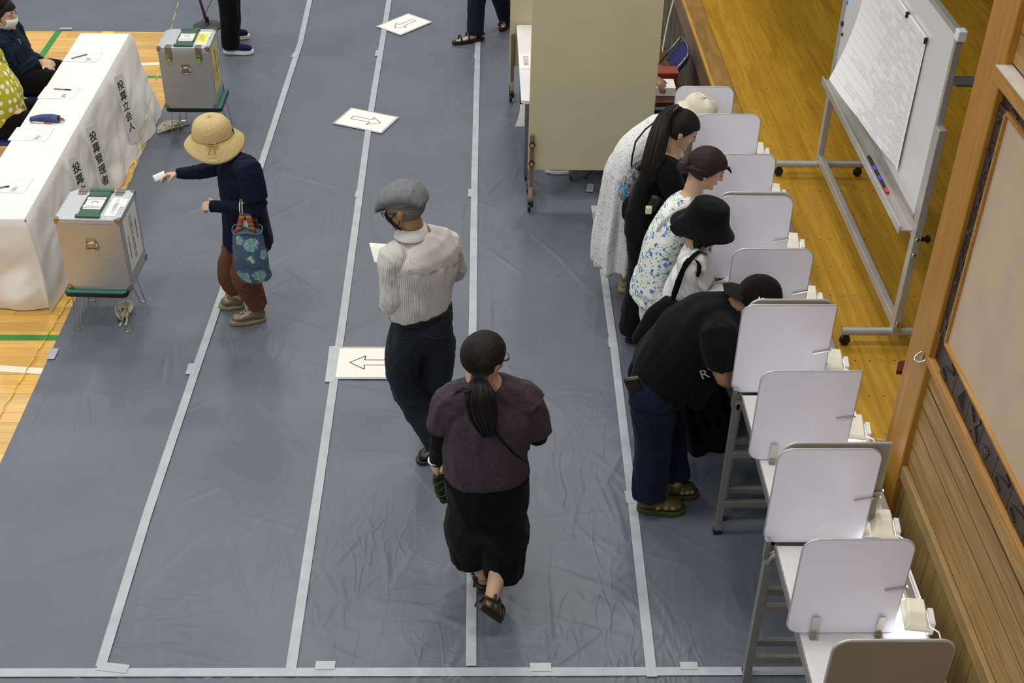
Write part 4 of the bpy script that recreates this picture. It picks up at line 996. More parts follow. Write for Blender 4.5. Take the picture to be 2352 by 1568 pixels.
def head_solid(mb, M, s=1.0):
    def L(p): return M@(Vector(p)*s)
    def E(c, r): mb.ell(L(c), tuple(x*s for x in r), M.to_3x3().to_4x4(), 18, 12)
    E((0, -.012, .030), (.077, .097, .086))
    rt = M.to_3x3()@Vector((1, 0, 0))
    sweep(mb, [L(p) for p in ((0, .022, .055), (0, .026, .01), (0, .028, -.04), (0, .034, -.08), (0, .046, -.104))], [tuple(x*s for x in r) for r in ((.066, .062), (.068, .062), (.062, .058), (.046, .048), (.026, .030))], rt, 16, .4)
    sweep(mb, [L(p) for p in ((0, .086, .018), (0, .096, -.008), (0, .1005, -.024))], [.007*s, .0095*s, .0118*s], rt, 10)
    E((.034, .070, .030), (.026, .014, .009)); E((-.034, .070, .030), (.026, .014, .009))
    E((.036, .058, -.022), (.024, .024, .022)); E((-.036, .058, -.022), (.024, .024, .022))
    E((0, .080, -.055), (.024, .012, .016)); E((0, .078, -.094), (.020, .014, .014))
    for sx in (-1, 1): E((sx*.079, -.004, -.006), (.008, .018, .030)); E((sx*.082, -.010, .004), (.008, .020, .022))
def face_parts(M, parent, s=1.0, lips='#b07a68', brow='#2a1c14', eyes=True):
    def L(p): return M@(Vector(p)*s)
    R3 = M.to_3x3().to_4x4()
    if eyes:
        for sx in (-1, 1):
            e = MB().ell(L((sx*.031, .074, .010)), (.0125*s, .012*s, .007*s), R3, 12, 8).build('eye', M_eye, parent, smooth=True)
            MB().ell(L((sx*.031, .083, .009)), (.006*s, .004*s, .006*s), R3, 10, 6).build('iris', M_iris, e, smooth=True)
            sweep(b := MB(), [L((sx*.016, .079, .014)), L((sx*.031, .0825, .0175)), L((sx*.047, .075, .012))], [.0019*s]*3, (0, 0, 1), 6); b.build('eyelid', M_lash, parent, smooth=True)
            sweep(b := MB(), [L((sx*.014, .084, .033)), L((sx*.034, .0815, .038)), L((sx*.053, .067, .033))], [.002*s, .0026*s, .0014*s], (0, 0, 1), 6); b.build('eyebrow', plain('brow'+brow.strip('#'), brow, .8), parent, smooth=True)
    b = MB(); b.ell(L((0, .0865, -.051)), (.019*s, .0065*s, .004*s), R3, 12, 6); b.ell(L((0, .0865, -.059)), (.016*s, .007*s, .005*s), R3, 12, 6); b.build('lips', plain('lips'+lips.strip('#'), lips, .5), parent, smooth=True)
M_eye = plain('eye_white', '#d8d2c8', .3); M_iris = plain('iris_dark', '#17100c', .2); M_lash = plain('lash', '#1a120e', .8)
def hair_cap(M, parent, mat, s=1.0, puff=.012, hairline=.055, back=-.07, side=0.0, name='hair', bump=.0, ctr=(0, -.014, .026), rad=(.080, .101, .091)):
    """skull cap of hair: open at the face, down to `back` on the nape"""
    mb = MB(); nu, nv = 56, 34; vs = []; fs = []
    for i in range(nv+1):
        ph = PI*i/nv
        for k in range(nu):
            a = 2*PI*k/nu; d = Vector((math.sin(ph)*math.cos(a), math.sin(ph)*math.sin(a), math.cos(ph)))
            p = Vector((d.x*(rad[0]+puff), d.y*(rad[1]+puff), d.z*(rad[2]+puff)))+Vector(ctr)
            # face opening
            low = hairline - .115*max(0, min(1, (.060-p.y)/.075)) + side*0 if p.y > -.02 else back
            if p.y > -.02 and p.y < .0: low = back + (hairline-.115-back)*((p.y+.02)/.02)
            k_ = max(0, min(1, (low-p.z)/.02)); p = p*(1-.30*k_) + Vector(ctr)*.0
            p *= 1+bump*noise.noise(d*6)
            vs.append(M@(p*s))
    for i in range(nv):
        for k in range(nu): fs.append((i*nu+k, (i+1)*nu+k, (i+1)*nu+(k+1) % nu, i*nu+(k+1) % nu))
    mb.add(vs, fs); o = mb.build(name, mat, parent, smooth=True)
    at_ = o.data.attributes.new('strand', 'FLOAT_VECTOR', 'POINT')
    Mi = M.inverted(); off = Vector(); p = parent
    while p is not None: off += p.location; p = p.parent
    arr = []
    for v in o.data.vertices:
        q = Mi@(v.co+off); arr += [math.atan2(q.x, q.z+.05)*46, (q.y)*6, 0]
    at_.data.foreach_set('vector', arr); return o
def strands(path, rads, parent, mat, name='ponytail', n=26, spread=1.0, seed=1, flat=1.0, side=(1, 0, 0)):
    """bundle of tapered locks along a path"""
    rg = np.random.default_rng(seed); P = [Vector(p) for p in path]; mb = MB(); sd0 = Vector(side)
    core = MB(); st = []
    for k in range(n):
        a = rg.uniform(0, 2*PI); rr = math.sqrt(rg.random())*spread; pts = []; rs = []
        ln = 1.0 if rg.random() < .7 else rg.uniform(.75, .97); wob = rg.normal(0, .12)
        M_ = len(P)
        for i in range(int((M_-1)*4*ln)+1):
            t = i/4; j = min(int(t), M_-2); f = t-j
            p0, p1, p2, p3 = P[max(j-1, 0)], P[j], P[j+1], P[min(j+2, M_-1)]
            p = .5*((2*p1)+(p2-p0)*f+(2*p0-5*p1+4*p2-p3)*f*f+(3*p1-p0-3*p2+p3)*f**3); r = rads[j]+(rads[j+1]-rads[j])*f
            tg = (p2-p1).normalized(); s = (sd0-tg*sd0.dot(tg)).normalized(); u = tg.cross(s); aa = a+wob*t
            pts.append(p + s*(r*rr*math.cos(aa)) + u*(r*rr*flat*math.sin(aa))); rs.append(max(.0015, r*.30*(1-.7*(i/((M_-1)*4))**2.5)))
        o0 = len(mb.v); mb.tube(pts, rs, 7)
        for i in range(len(pts)): st += [(k*3.7+math.cos(2*PI*q/7)*2.2, i*.10, k) for q in range(7)]
    o = mb.build(name, mat, parent, smooth=True)
    at_ = o.data.attributes.new('strand', 'FLOAT_VECTOR', 'POINT'); at_.data.foreach_set('vector', [x for t in st for x in t]); return o
def hand(mb, wrist, d, pn, right=True, curl=.5, s=1.0, spread=1.0, thumb=(.55, .75, .25), pinch=0.0):
    """d finger direction, pn the way the palm faces; thumb = (along, out, palmward)"""
    wv = Vector(wrist); d = Vector(d).normalized(); pn = Vector(pn); pn = (pn-d*pn.dot(d)).normalized()
    sd = d.cross(pn) if right else pn.cross(d)             # towards the thumb side
    sweep(mb, [wv-d*.02, wv+d*.02*s, wv+d*.055*s, wv+d*.088*s], [(.024*s, .019*s), (.030*s, .017*s), (.039*s, .0145*s), (.037*s, .0125*s)], sd, 16, .5)
    for k, (o, L, c_) in enumerate(((.029, .070, 0), (.0098, .080, .04), (-.0098, .075, .1), (-.028, .058, .16))):
        b = wv + d*(.080-.003*abs(k-1))*s + sd*o*s*spread; pts = [b]; ang = .12+curl*.55+c_*curl; dd = d
        for seg, f in enumerate((.45, .32, .23)):
            dd = (d*math.cos(ang) + pn*math.sin(ang) + sd*(.05*(1.5-k))*(spread-1)*3).normalized(); pts.append(pts[-1]+dd*L*f*s); ang += curl*(.95+c_)
        sweep(mb, pts, [.0088*s, .0085*s, .0078*s, .0065*s], sd, 10, .9)
    b = wv + d*.022*s + sd*.022*s; td = (d*thumb[0]+sd*thumb[1]+pn*thumb[2]).normalized(); td2 = (td+d*.35+pn*(.3+pinch)).normalized()
    sweep(mb, [b-td*.01, b+td*.030*s, b+td*.030*s+td2*.026*s, b+td*.030*s+td2*.050*s], [.014*s, .0115*s, .0098*s, .007*s], pn, 10, .9)
def body(J, hd, skin, parent, voxel=.007, s=1.0, arm=1.0, leg=1.0, torso=1.0, hands=None, headon=True, legs=True, bust=0, arms=('l', 'r')):
    """one continuous skin mesh from joints J; hd = head matrix"""
    mb = MB(); side = (J['shr']-J['shl']).normalized() if 'shr' in J else Vector((1, 0, 0))
    T = [J[k] for k in ('pel', 'wai', 'che', 'nek')]
    if torso: sweep(mb, [T[0]+(T[0]-T[1]).normalized()*.05]+T, [(.10*torso, .08*torso), (.125*torso, .09*torso), (.12*torso, .09*torso), (.12*torso, .085*torso), (.056, .052)], side)
    for k in arms:
        sh, el, wr = J['sh'+k], J['el'+k], J['wr'+k]
        sweep(mb, [J['che'].lerp(J['nek'], .55).lerp(sh, .45), sh, sh.lerp(el, .5), el, el.lerp(wr, .35), wr], [.035*arm, .050*arm, .043*arm, .037*arm, .037*arm, .0245*arm], side, 14)
    if legs:
        for k in 'lr':
            hi, kn, an = J['hi'+k], J['kn'+k], J['an'+k]
            sweep(mb, [hi.lerp(J['pel'], .35), hi.lerp(kn, .45), kn, kn.lerp(an, .35), an], [.066*leg, .064*leg, .052*leg, .052*leg, .036*leg], side, 14)
            to = J['to'+k]; sweep(mb, [an+Vector((0, 0, -.03)), an.lerp(to, .5)+Vector((0, 0, -.022)), to+Vector((0, 0, -.006))], [(.03, .03), (.03, .02), (.028, .013)], side, 12)
    if headon:
        base = hd@Vector((0, -.022, -.085)); sweep(mb, [J['nek']+(J['che']-J['nek'])*.15, J['nek'], base, hd@Vector((0, -.012, -.03))], [.060*s, .054*s, .052*s, .05*s], side, 16)
        head_solid(mb, hd, s)
    if hands:
        for h_ in hands: hand(mb, *h_[0], **h_[1])
    me = fuse(mb, voxel, 3); return place(me, 'body', skin, parent)
def shoe(parent, heel, toe, mat, solem, h=.075, w_=.046, sole=.022, name='shoe', up=(0, 0, 1), laces=None, ankle=.048):
    heel, toe = Vector(heel), Vector(toe); d = (toe-heel); L = d.length; d.normalize(); u = Vector(up); sd = d.cross(u).normalized(); u = sd.cross(d)
    mb = MB()
    sweep(mb, [heel+d*.03+u*(sole+.028), heel+d*L*.35+u*(sole+.030), heel+d*L*.68+u*(sole+.024), heel+d*(L-.035)+u*(sole+.018)], [(w_*.78, .034), (w_*.82, .034), (w_, .028), (w_*.80, .022)], sd, 16, .9)
    sweep(mb, [heel+d*.045+u*(sole+.02), heel+d*.055+u*(sole+h)], [(w_*.8, .045), (ankle*.85, ankle)], sd, 16, .2)
    sweep(mb, [heel+d*.07+u*(sole+h*.85), heel+d*L*.5+u*(sole+.04)], [(w_*.7, .02), (w_*.75, .02)], sd, 14)
    o = place(fuse(mb, .006, 4), name, mat, parent)
    pts = []; N = 28
    for k in range(N):
        a = 2*PI*k/N; x = math.cos(a); y = math.sin(a)
        wd = w_*(1.06 if x > 0 else .9)*(1-.10*max(0, -x)); px_ = L/2+L/2*1.02*(abs(x)**.75)*(1 if x > 0 else -1)
        pts.append((px_, wd*(abs(y)**.8)*(1 if y > 0 else -1)))
    M = Matrix((d, sd, u)).transposed().to_4x4()
    if M.determinant() < 0: M = Matrix((d, -sd, u)).transposed().to_4x4()
    M.translation = heel
    MB().prism(pts, sole, M).build('sole', solem, o, bevel=.004)
    if laces:
        b = MB()
        for q in range(4):
            t = .40+.085*q; zz = sole+.070-.006*q
            b.tube([heel+d*L*t+u*(zz-.016)+sd*w_*.5, heel+d*L*t+u*(zz)+sd*w_*.1, heel+d*L*t+u*zz-sd*w_*.1, heel+d*L*t+u*(zz-.016)-sd*w_*.5], .0035, 6)
        b.build('laces', laces, o, smooth=True)
    return o
def person(label, base, group=None): return thing('person', label, 'person', (base[0], base[1], 0), group)
def mk(Y0): return lambda x, y, dy=0.0: aty(x, y, Y0+dy)
def torso_tubes(J, wide, deep, drop=.0, hem=None, neck=True):
    side = (J['shr']-J['shl']).normalized(); a = J['pel'] if hem is None else hem
    return ([a, J['wai'], J['che'], J['che'].lerp(J['nek'], .72)], [(wide[0], deep[0]), (wide[1], deep[1]), (wide[2], deep[2]), (.075, .065)], side), \
           ([J['shl'].lerp(J['shr'], .08), J['shl'].lerp(J['shr'], .5)+(J['nek']-J['che'])*.14, J['shr'].lerp(J['shl'], .08)], [.066, .084, .066], (J['nek']-J['che']).normalized())
# ================================================================ person 1: straw hat woman dropping a ballot
Y0 = at(565, 725).y; B = mk(Y0)
M_navy = cloth('navy_knit', '#0c0f20', '#14182c', 90); M_navy2 = cloth('navy_plain', '#090b16', '#0f111e', 60)
n = NT('navy_check'); a_ = n.attr('pat', (1, 1, 1)); sp = n.t.nodes.new('ShaderNodeSeparateXYZ'); n.l(a_, sp.inputs[0])
ck = n.math('MAXIMUM', n.math('LESS_THAN', n.math('FRACT', n.math('MULTIPLY', sp.outputs[0], 75)), .3), n.math('LESS_THAN', n.math('FRACT', n.math('MULTIPLY', sp.outputs[1], 75)), .3))
n.base(n.mix(ck, rgb('#0d1024'), rgb('#1a1d34'))); n.set(Roughness=.9, Specular_IOR_Level=.15); n.bump(ck, .3, .003); M_check = n.m
pr = person('person in straw hat and navy top reaching out a folded ballot', at(570, 735))
J = dict(pel=B(568, 548), wai=B(560, 480), che=B(548, 398), nek=B(543, 352), shl=B(570, 388, -.17), shr=B(520, 380, .15),
         ell=B(592, 478, -.20), wrl=B(500, 474, -.19), elr=B(455, 395, .16), wrr=B(414, 398, .15),
         hil=B(575, 560, -.08), hir=B(556, 560, .08), knl=B(566, 640, -.09), knr=B(530, 630, .10), anl=B(590, 712, -.10), anr=B(548, 690, .12))
fl1, fl2 = at(612, 735), at(528, 745); fr1, fr2 = at(562, 706), at(503, 706)
J['anl'] = fl1.lerp(fl2, .22)+Vector((0, 0, .085)); J['tol'] = fl2+Vector((.03, 0, .03)); J['anr'] = fr1.lerp(fr2, .22)+Vector((0, 0, .085)); J['tor'] = fr2+Vector((.03, 0, .03))
hd = headframe(B(500, 322), (-.93, -.1, -.33), (-.28, 0, .95))
dr = (J['wrr']-J['elr']).normalized(); dl = (J['wrl']-J['ell']).normalized()
body(J, hd, SK, pr, .006, .95, hands=[((J['wrr'], dr, (0, -.35, -.9)), dict(right=True, curl=.55, s=.92, thumb=(.8, .5, .5), pinch=.4)), ((J['wrl'], dl, (0, .5, -.85)), dict(right=False, curl=1.0, s=.92))])
lp = .015
garment('knit_top', M_check, pr, [*torso_tubes(J, (.185, .175, .185), (.15, .125, .12), hem=J['pel']+Vector((0, 0, -.03)))], .010, 5, .007, 6, 5, 1)
garment('back_panel', M_navy2, pr, [([J['pel']+Vector((.055, 0, -.04)), J['wai']+Vector((.052, 0, 0)), J['che']+Vector((.06, 0, -.02)), J['che']+Vector((.06, 0, .06))], [(.17, .105), (.165, .085), (.165, .065), (.09, .03)], (0, 1, 0))], .011, 5, .006, 5, 4, 2)
garment('sleeve', M_check, pr, [([J['shl'].lerp(J['shr'], .12), J['shl'], J['shl'].lerp(J['ell'], .75)], [.075, .080, .078], (1, 0, 0))], .010, 4, .004, 5, 8, 3)
garment('sleeve', M_check, pr, [([J['shr'].lerp(J['shl'], .12), J['shr'], J['shr'].lerp(J['elr'], .25)], [.07, .070, .066], (0, 0, 1))], .010, 4, .004, 5, 8, 4)
garment('arm_cover', M_navy, pr, [([J['shl'].lerp(J['ell'], .6), J['ell'], J['wrl'], J['wrl']+dl*.045], [.058, .052, .036, .037], (0, 0, 1))], .008, 4, .0035, 5, 16, 5)
garment('arm_cover', M_navy, pr, [([J['shr'].lerp(J['elr'], .1), J['elr'], J['wrr'], J['wrr']+dr*.02], [.056, .046, .034, .035], (0, 0, 1))], .008, 4, .004, 5, 16, 6)
M_rust = cloth('rust_trousers', '#5a3628', '#6a4333', 120)
garment('trousers', M_rust, pr, [([J['pel'], J['hil'], J['hil'].lerp(J['knl'], .6), J['knl'], J['anl']+Vector((.01, 0, .035))], [(.15, .12), (.105, .115), (.095, .10), (.085, .09), (.056, .06)], (0, 1, 0)), ([J['pel'], J['hir'], J['knr'], J['anr']+Vector((.01, 0, .045))], [(.15, .12), (.105, .115), (.085, .09), (.055, .06)], (0, 1, 0))], .010, 4, .010, 4, 9, 7)
M_bronze = plain('bronze_leather', '#7d7258', .3, .35); M_tan = plain('tan_sole', '#8a7f5e', .7); M_lace = plain('lace_cream', '#d6cdb6', .8)
shoe(pr, fl1+Vector((0, 0, .008)), fl2+Vector((0, 0, .008)), M_bronze, M_tan, laces=M_lace); shoe(pr, fr1+Vector((0, 0, .008)), fr2+Vector((0, 0, .008)), M_bronze, M_tan, laces=M_lace)
hair_cap(hd, pr, H_dark, .95, .006, .05, -.09)
# straw hat
n = NT('straw'); a_ = n.attr('pat'); sp = n.t.nodes.new('ShaderNodeSeparateXYZ'); n.l(a_, sp.inputs[0])
wv = n.math('ABSOLUTE', n.math('SUBTRACT', n.math('FRACT', n.math('MULTIPLY', sp.outputs[1], 150)), .5)); nz = n.noise(n.attr('pat', (90, 60, 1)), 3, 3)
n.base(n.ramp(n.math('ADD', n.math('MULTIPLY', wv, .8), n.math('MULTIPLY', nz, .6)), [(.25, rgb('#ab8d52')), (.5, rgb('#d2b97e')), (.8, rgb('#e3cf9c'))])); n.set(Roughness=.75); n.bump(wv, .8, .004); M_straw = n.m
def revolve_hat(parent, M, prof, mat, name, n_=56, wob=None, sx=1.0, sy=1.1):
    vs = []; pat = []; acc = 0; fs = []
    for i, (r, z) in enumerate(prof):
        if i: acc += math.hypot(r-prof[i-1][0], z-prof[i-1][1])
        for k in range(n_):
            a = 2*PI*k/n_; rr, zz = (r, z) if wob is None else wob(r, z, a); vs.append(M@Vector((rr*math.cos(a)*sx, rr*math.sin(a)*sy, zz))); pat.append((a*r, acc, a))
    for i in range(len(prof)-1):
        for k in range(n_): fs.append((i*n_+k, i*n_+(k+1) % n_, (i+1)*n_+(k+1) % n_, (i+1)*n_+k))
    fs.append(tuple(range(n_)))
    o = MB().add(vs, fs).build(name, mat, parent, smooth=True, solid=.003)
    at_ = o.data.attributes.new('pat', 'FLOAT_VECTOR', 'POINT'); at_.data.foreach_set('vector', [x for p in pat for x in p]); return o
hat = thing('straw_hat', 'woven straw hat with thin cord band worn by the person with the ballot', 'hat', hd@Vector((0, 0, .05)))
def rotonly(M, off): m = M.copy(); m.translation = M@Vector(off); return m
HM = headframe(B(491, 318), (-.98, -.05, -.06), (-.04, -.10, .99))
prof = [(.002, .152), (.035, .149), (.062, .141), (.084, .126), (.099, .104), (.108, .076), (.112, .046), (.113, .034), (.120, .024), (.136, .008), (.153, -.012), (.168, -.034), (.174, -.044)]
revolve_hat(hat, HM, prof, M_straw, 'woven_hat', wob=lambda r, z, a: (r*(1+.035*math.sin(2*a+.5)*(r > .12)), z-(.022*max(0, r-.11)/.06)*math.sin(a*2+1.2)), sx=1.0, sy=1.06)
MB().tube([HM@Vector((.1155*math.cos(a), .1155*1.06*math.sin(a), .040)) for a in np.linspace(0, 2*PI, 40)[:-1]], .004, 6, closed=True).build('cord_band', plain('straw_cord', '#b08d48', .8), hat, smooth=True)
k0 = HM@Vector((-.1, -.06, .034))
k0 = HM@Vector((.108*math.cos(-2.4+0), .108*1.06*math.sin(-2.4), .034)) if False else min([HM@Vector((.119*math.cos(a), .125*math.sin(a), .036)) for a in np.linspace(0, 6.28, 40)], key=lambda p: p.y - .2*p.x)
for q in (-1, 1):
    MB().tube([k0, k0+Vector((.02*q, -.016, .012)), k0+Vector((.035*q, -.02, -.002)), k0+Vector((.01*q, -.014, -.006))], .0035, 6).build('cord_bow', plain('straw_cord', '#b08d48', .8), hat, smooth=True)
    MB().tube([k0, k0+Vector((.012*q, -.02, -.015)), k0+Vector((.02*q, -.045, -.045))], .003, 6).build('cord_tail', plain('straw_cord', '#b08d48', .8), hat, smooth=True)
# ballot in the outstretched hand
bp = aty(370, 407, Y0+.13); t = thing('ballot_paper', 'folded white ballot held out by the straw hat woman', 'paper', bp)
tip = J['wrr']+dr*.10; e = aty(354, 411, Y0+.13); d = (e-tip); u_ = Vector((0, .45, .9)); u_ = (u_-d*(u_.dot(d)/d.length_squared)).normalized()*.030
P = [[tip-d*.15 + d*1.15*(i/6) + u_*(k*.72) + Vector((0, -.004*(1-k*k), 0)) for k in (-1, -.5, 0, .5, 1)] for i in range(7)]
MB().grid(P).build('folded_sheet', M_paper, t, smooth=True, solid=.001)
# mask hanging from forearm
fm_ = J['ell'].lerp(J['wrl'], .42); t = thing('face_mask', 'white face mask hanging by its loops from the forearm', 'mask', fm_)
MB().tube([fm_+Vector((.0, .045*math.cos(a)-.0, .045*math.sin(a))) for a in np.linspace(0, 2*PI, 18)[:-1]], .003, 6, closed=True).build('ear_loop', M_white, t, smooth=True)
MB().tube([fm_+Vector((.015, .047*math.cos(a), .045*math.sin(a))) for a in np.linspace(0, 2*PI, 18)[:-1]], .003, 6, closed=True).build('ear_loop', M_white, t, smooth=True)
P = [[fm_+Vector((-.01+.016*i, -.046-.008*math.sin(k), -.045-.02*k+.0*i-.006*i)) for i in range(6)] for k in range(4)]
MB().grid(P).build('mask_sheet', M_paper, t, smooth=True, solid=.002)
# tote bag
bag = thing('tote_bag', 'blue grey tote bag with teal flower print hanging from the forearm', 'bag', aty(575, 590, Y0-.27))
n = NT('tote_print'); v = n.coord('Object'); wv_ = n.noise(v, 9, 3, .5, .8); vo = n.t.nodes.new('ShaderNodeTexVoronoi'); vo.inputs['Scale'].default_value = 9.5; vo.inputs['Randomness'].default_value = .75; n.l(v, vo.inputs['Vector'])
vec = n.t.nodes.new('ShaderNodeVectorMath'); vec.operation = 'SUBTRACT'; n.l(v, vec.inputs[0])
dmask = n.math('ADD', vo.outputs['Distance'], n.math('MULTIPLY', n.noise(v, 28, 2), .35))
pet = n.ramp(dmask, [(.55, (1, 1, 1)), (.59, (0, 0, 0))])
stripe = n.math('GREATER_THAN', n.math('SINE', n.math('MULTIPLY', n.noise(v, 16, 1, .5, 3), 60)), .55)
colf = n.mix(stripe, rgb('#7ba8a6'), rgb('#3a6a72')); colf = n.mix(n.math('GREATER_THAN', n.noise(v, 35, 1), .60), colf, rgb('#b9b48c'))
n.base(n.mix(pet, rgb('#3f5568'), colf)); n.set(Roughness=.85); M_tote = n.m
bt, bm, bb_ = aty(568, 528, Y0-.25), aty(575, 590, Y0-.27), aty(590, 640, Y0-.27)
garment('bag_body', M_tote, bag, [([bt, bm, bb_], [(.085, .055), (.105, .07), (.095, .06)], (1, .0, 0))], .009, 4, .010, 5, 7, 9)
n = NT('strap_stripes'); v = n.coord('Object'); sx_ = n.t.nodes.new('ShaderNodeSeparateXYZ'); n.l(v, sx_.inputs[0])
f = n.math('FRACT', n.math('MULTIPLY', sx_.outputs[2], 16)); n.base(n.ramp(f, [(0, rgb('#7a3f22')), (.25, rgb('#b0672c')), (.45, rgb('#2f4a52')), (.62, rgb('#7a5a2a')), (.8, rgb('#8a2f22'))], 'CONSTANT')); n.set(Roughness=.8); M_strap = n.m
fa = J['ell'].lerp(J['wrl'], .36); fb = J['ell'].lerp(J['wrl'], .22)
for q, f_ in ((-1, fa), (1, fb)):
    p0 = bt+Vector((.05*q-.005, -.045, -.01)); p1 = f_+Vector((0, -.052, -.02)); p2 = f_+Vector((0, 0, .058)); p3 = f_+Vector((0, .055, -.03)); p4 = bt+Vector((.05*q, .045, -.01))
    b = MB(); pts = [p0, p0.lerp(p1, .5), p1, p2, p3, p4]; P = [[p+Vector((-.018, 0, 0)), p+Vector((.018, 0, 0))] for p in pts]; b.grid(P).build('strap', M_strap, bag, smooth=True, solid=.004)
rim = [bt+Vector((.09*math.cos(a), .062*math.sin(a), .012*math.sin(3*a)+.004)) for a in np.linspace(0, 2*PI, 30)[:-1]]
MB().tube(rim, .004, 6, closed=True).build('bag_rim', plain('tote_rim', '#55707e', .85), bag, smooth=True)

# ================================================================ person 2: man in flat cap
Y0 = at(975, 1052).y+.05; B = mk(Y0)
pr = person('person in grey flat cap, striped shirt and dark trousers seen from behind', at(990, 1040))
J = dict(pel=B(968, 740), wai=B(965, 690), che=B(972, 580), nek=B(945, 520), shl=B(902, 590, -.08), shr=B(1028, 560, .10), ell=B(904, 690, -.08), elr=B(1042, 622, .20),
         wrl=B(888, 700, .10), wrr=B(960, 615, .33), hil=B(935, 752, -.03), hir=B(1000, 748, .05), knl=B(930, 880, .02), knr=B(1003, 890, .12), anl=B(972, 1030, .0), anr=B(1000, 985, .22))
a1, a2 = aty(1000, 1050, Y0-.05), aty(958, 1066, Y0+.02); a1.z = .03; a2.z = .008
a1 = at(1008, 1038); a2 = at(958, 1066); b1 = at(1010, 1005); b2 = at(985, 975)
a1 = Vector((a2.x+.14, a2.y-.20+.30, 0)); a1 = at(1000, 1040); dfo = Vector((-.55, .55, 0))
hl = a2 + Vector((.17, .10, 0)); J['anl'] = hl.lerp(a2, .25)+Vector((0, 0, .10)); J['tol'] = a2.lerp(hl, .2)+Vector((0, 0, .03))
hr_ = Vector((J['anr'].x+.05, Y0+.12, 0)); tr_ = hr_+Vector((-.10, .23, 0)); J['anr'] = hr_.lerp(tr_, .22)+Vector((0, 0, .09)); J['tor'] = tr_+Vector((0, 0, .03))
hd = headframe(B(928, 478), (-.93, .26, -.26), (-.22, .08, .96))
body(J, hd, SK2, pr, .006, 1.0, hands=[((J['wrl'], (-.3, .9, -.2), (.8, .2, -.5)), dict(right=False, curl=.9)), ((J['wrr'], (-.8, .5, .1), (0, .5, -.8)), dict(right=True, curl=.8))])
n = NT('shirt_stripe'); a_ = n.attr('pat'); sp = n.t.nodes.new('ShaderNodeSeparateXYZ'); n.l(a_, sp.inputs[0])
st = n.math('LESS_THAN', n.math('FRACT', n.math('MULTIPLY', sp.outputs[0], 120)), .32); n.base(n.mix(st, rgb('#d9d7d2'), rgb('#a09c96'))); n.set(Roughness=.8, Sheen_Weight=.15); M_shirt = n.m
garment('shirt', M_shirt, pr, [*torso_tubes(J, (.175, .185, .20), (.125, .13, .13), hem=J['pel'].lerp(J['wai'], .60))], .009, 4, .010, 5, 5, 11)
garment('sleeve', M_shirt, pr, [([J['shl'].lerp(J['shr'], .12), J['shl'], J['shl'].lerp(J['ell'], .5), J['ell'], J['ell'].lerp(J['wrl'], .55)], [.072, .078, .072, .068, .058], (0, 1, 0))], .009, 4, .009, 5, 10, 12)
garment('sleeve', M_shirt, pr, [([J['shr'].lerp(J['shl'], .12), J['shr'], J['shr'].lerp(J['elr'], .5), J['elr'], J['elr'].lerp(J['wrr'], .7)], [.072, .078, .070, .064, .05], (0, 1, 0))], .009, 4, .009, 5, 10, 13)
cm = headframe(J['nek']+Vector((.0, .0, -.012)), (-.5, .85, 0), (-.12, .1, .98))
cvs = []; cfs = []; NK = 40
for i, (r_, z_) in enumerate(((.062, -.03), (.063, .020), (.067, .025), (.090, -.024), (.093, -.030))):
    for k in range(NK):
        a = PI*.5+.16+(2*PI-.32)*k/(NK-1); dip = .02*max(0, math.sin(a))*(i > 2); cvs.append(cm@Vector((r_*math.cos(a), r_*math.sin(a), z_-dip)))
for i in range(4):
    for k in range(NK-1): cfs.append((i*NK+k, i*NK+k+1, (i+1)*NK+k+1, (i+1)*NK+k))
MB().add(cvs, cfs).build('collar', plain('collar_cotton', '#c6c4be', .8), pr, smooth=True, solid=.004)
M_blkl0 = plain('belt_leather', '#0e0d0c', .4)
M_slate = cloth('slate_trousers', '#1f2229', '#292c34', 150)
garment('trousers', M_slate, pr, [([J['wai'].lerp(J['pel'], .4), J['pel'], J['hil'].lerp(J['knl'], .25), J['knl'], J['anl']+Vector((0, 0, .0))], [(.165, .115), (.165, .135), (.105, .115), (.085, .09), (.085, .075)], (1, 0, 0)), ([J['pel'], J['hir'].lerp(J['knr'], .25), J['knr'], J['anr']+Vector((0, 0, .01))], [(.16, .13), (.105, .115), (.085, .09), (.075, .08)], (1, 0, 0))], .010, 4, .009, 4, 9, 14)
garment('belt', M_blkl0, pr, [([J['wai'].lerp(J['pel'], .52), J['wai'].lerp(J['pel'], .30)], [(.180, .136), (.178, .134)], J['shr']-J['shl'])], .008, 2, 0)
for sx in (-.075, .085):
    p = J['pel']+Vector((sx, -.142, .0)); MB().tube([p+Vector((-.06, .012, .004)), p+Vector((0, .0, -.004)), p+Vector((.06, .014, .004))], .003, 6).build('pocket_welt', M_black, pr)
M_blkl = plain('black_leather', '#15140f', .35)
shoe(pr, hl+Vector((0, 0, .008)), a2+Vector((0, 0, .008)), M_blkl, M_black); shoe(pr, hr_+Vector((0, 0, .008)), tr_+Vector((0, 0, .008)), M_blkl, M_black)
hair_cap(hd, pr, H_grey, 1.0, .003, .03, -.075)
def mask(hd, parent, mat, s=1.0, flat=False):
    P = []
    for i in range(9):
        x = -1+i/4; P.append([hd@(Vector((.068*x*(1-.08*k), .108-.055*abs(x)**1.8-.004*k*k+(.006 if k == 1 else 0), -.012-.030*k))*s) for k in range(4)])
    MB().grid(P).build('face_mask', mat, parent, smooth=True, solid=.003)
    for sx in (-1, 1):
        MB().tube([hd@(Vector(p)*s) for p in ((sx*.066, .052, -.016), (sx*.080, .015, .012), (sx*.086, -.016, .006), (sx*.080, .01, -.04), (sx*.064, .05, -.085))], .0025, 6).build('mask_loop', mat, parent, smooth=True)
M_mblack = cloth('mask_black', '#16171a', '#1f2024', 100)
mask(hd, pr, M_mblack)
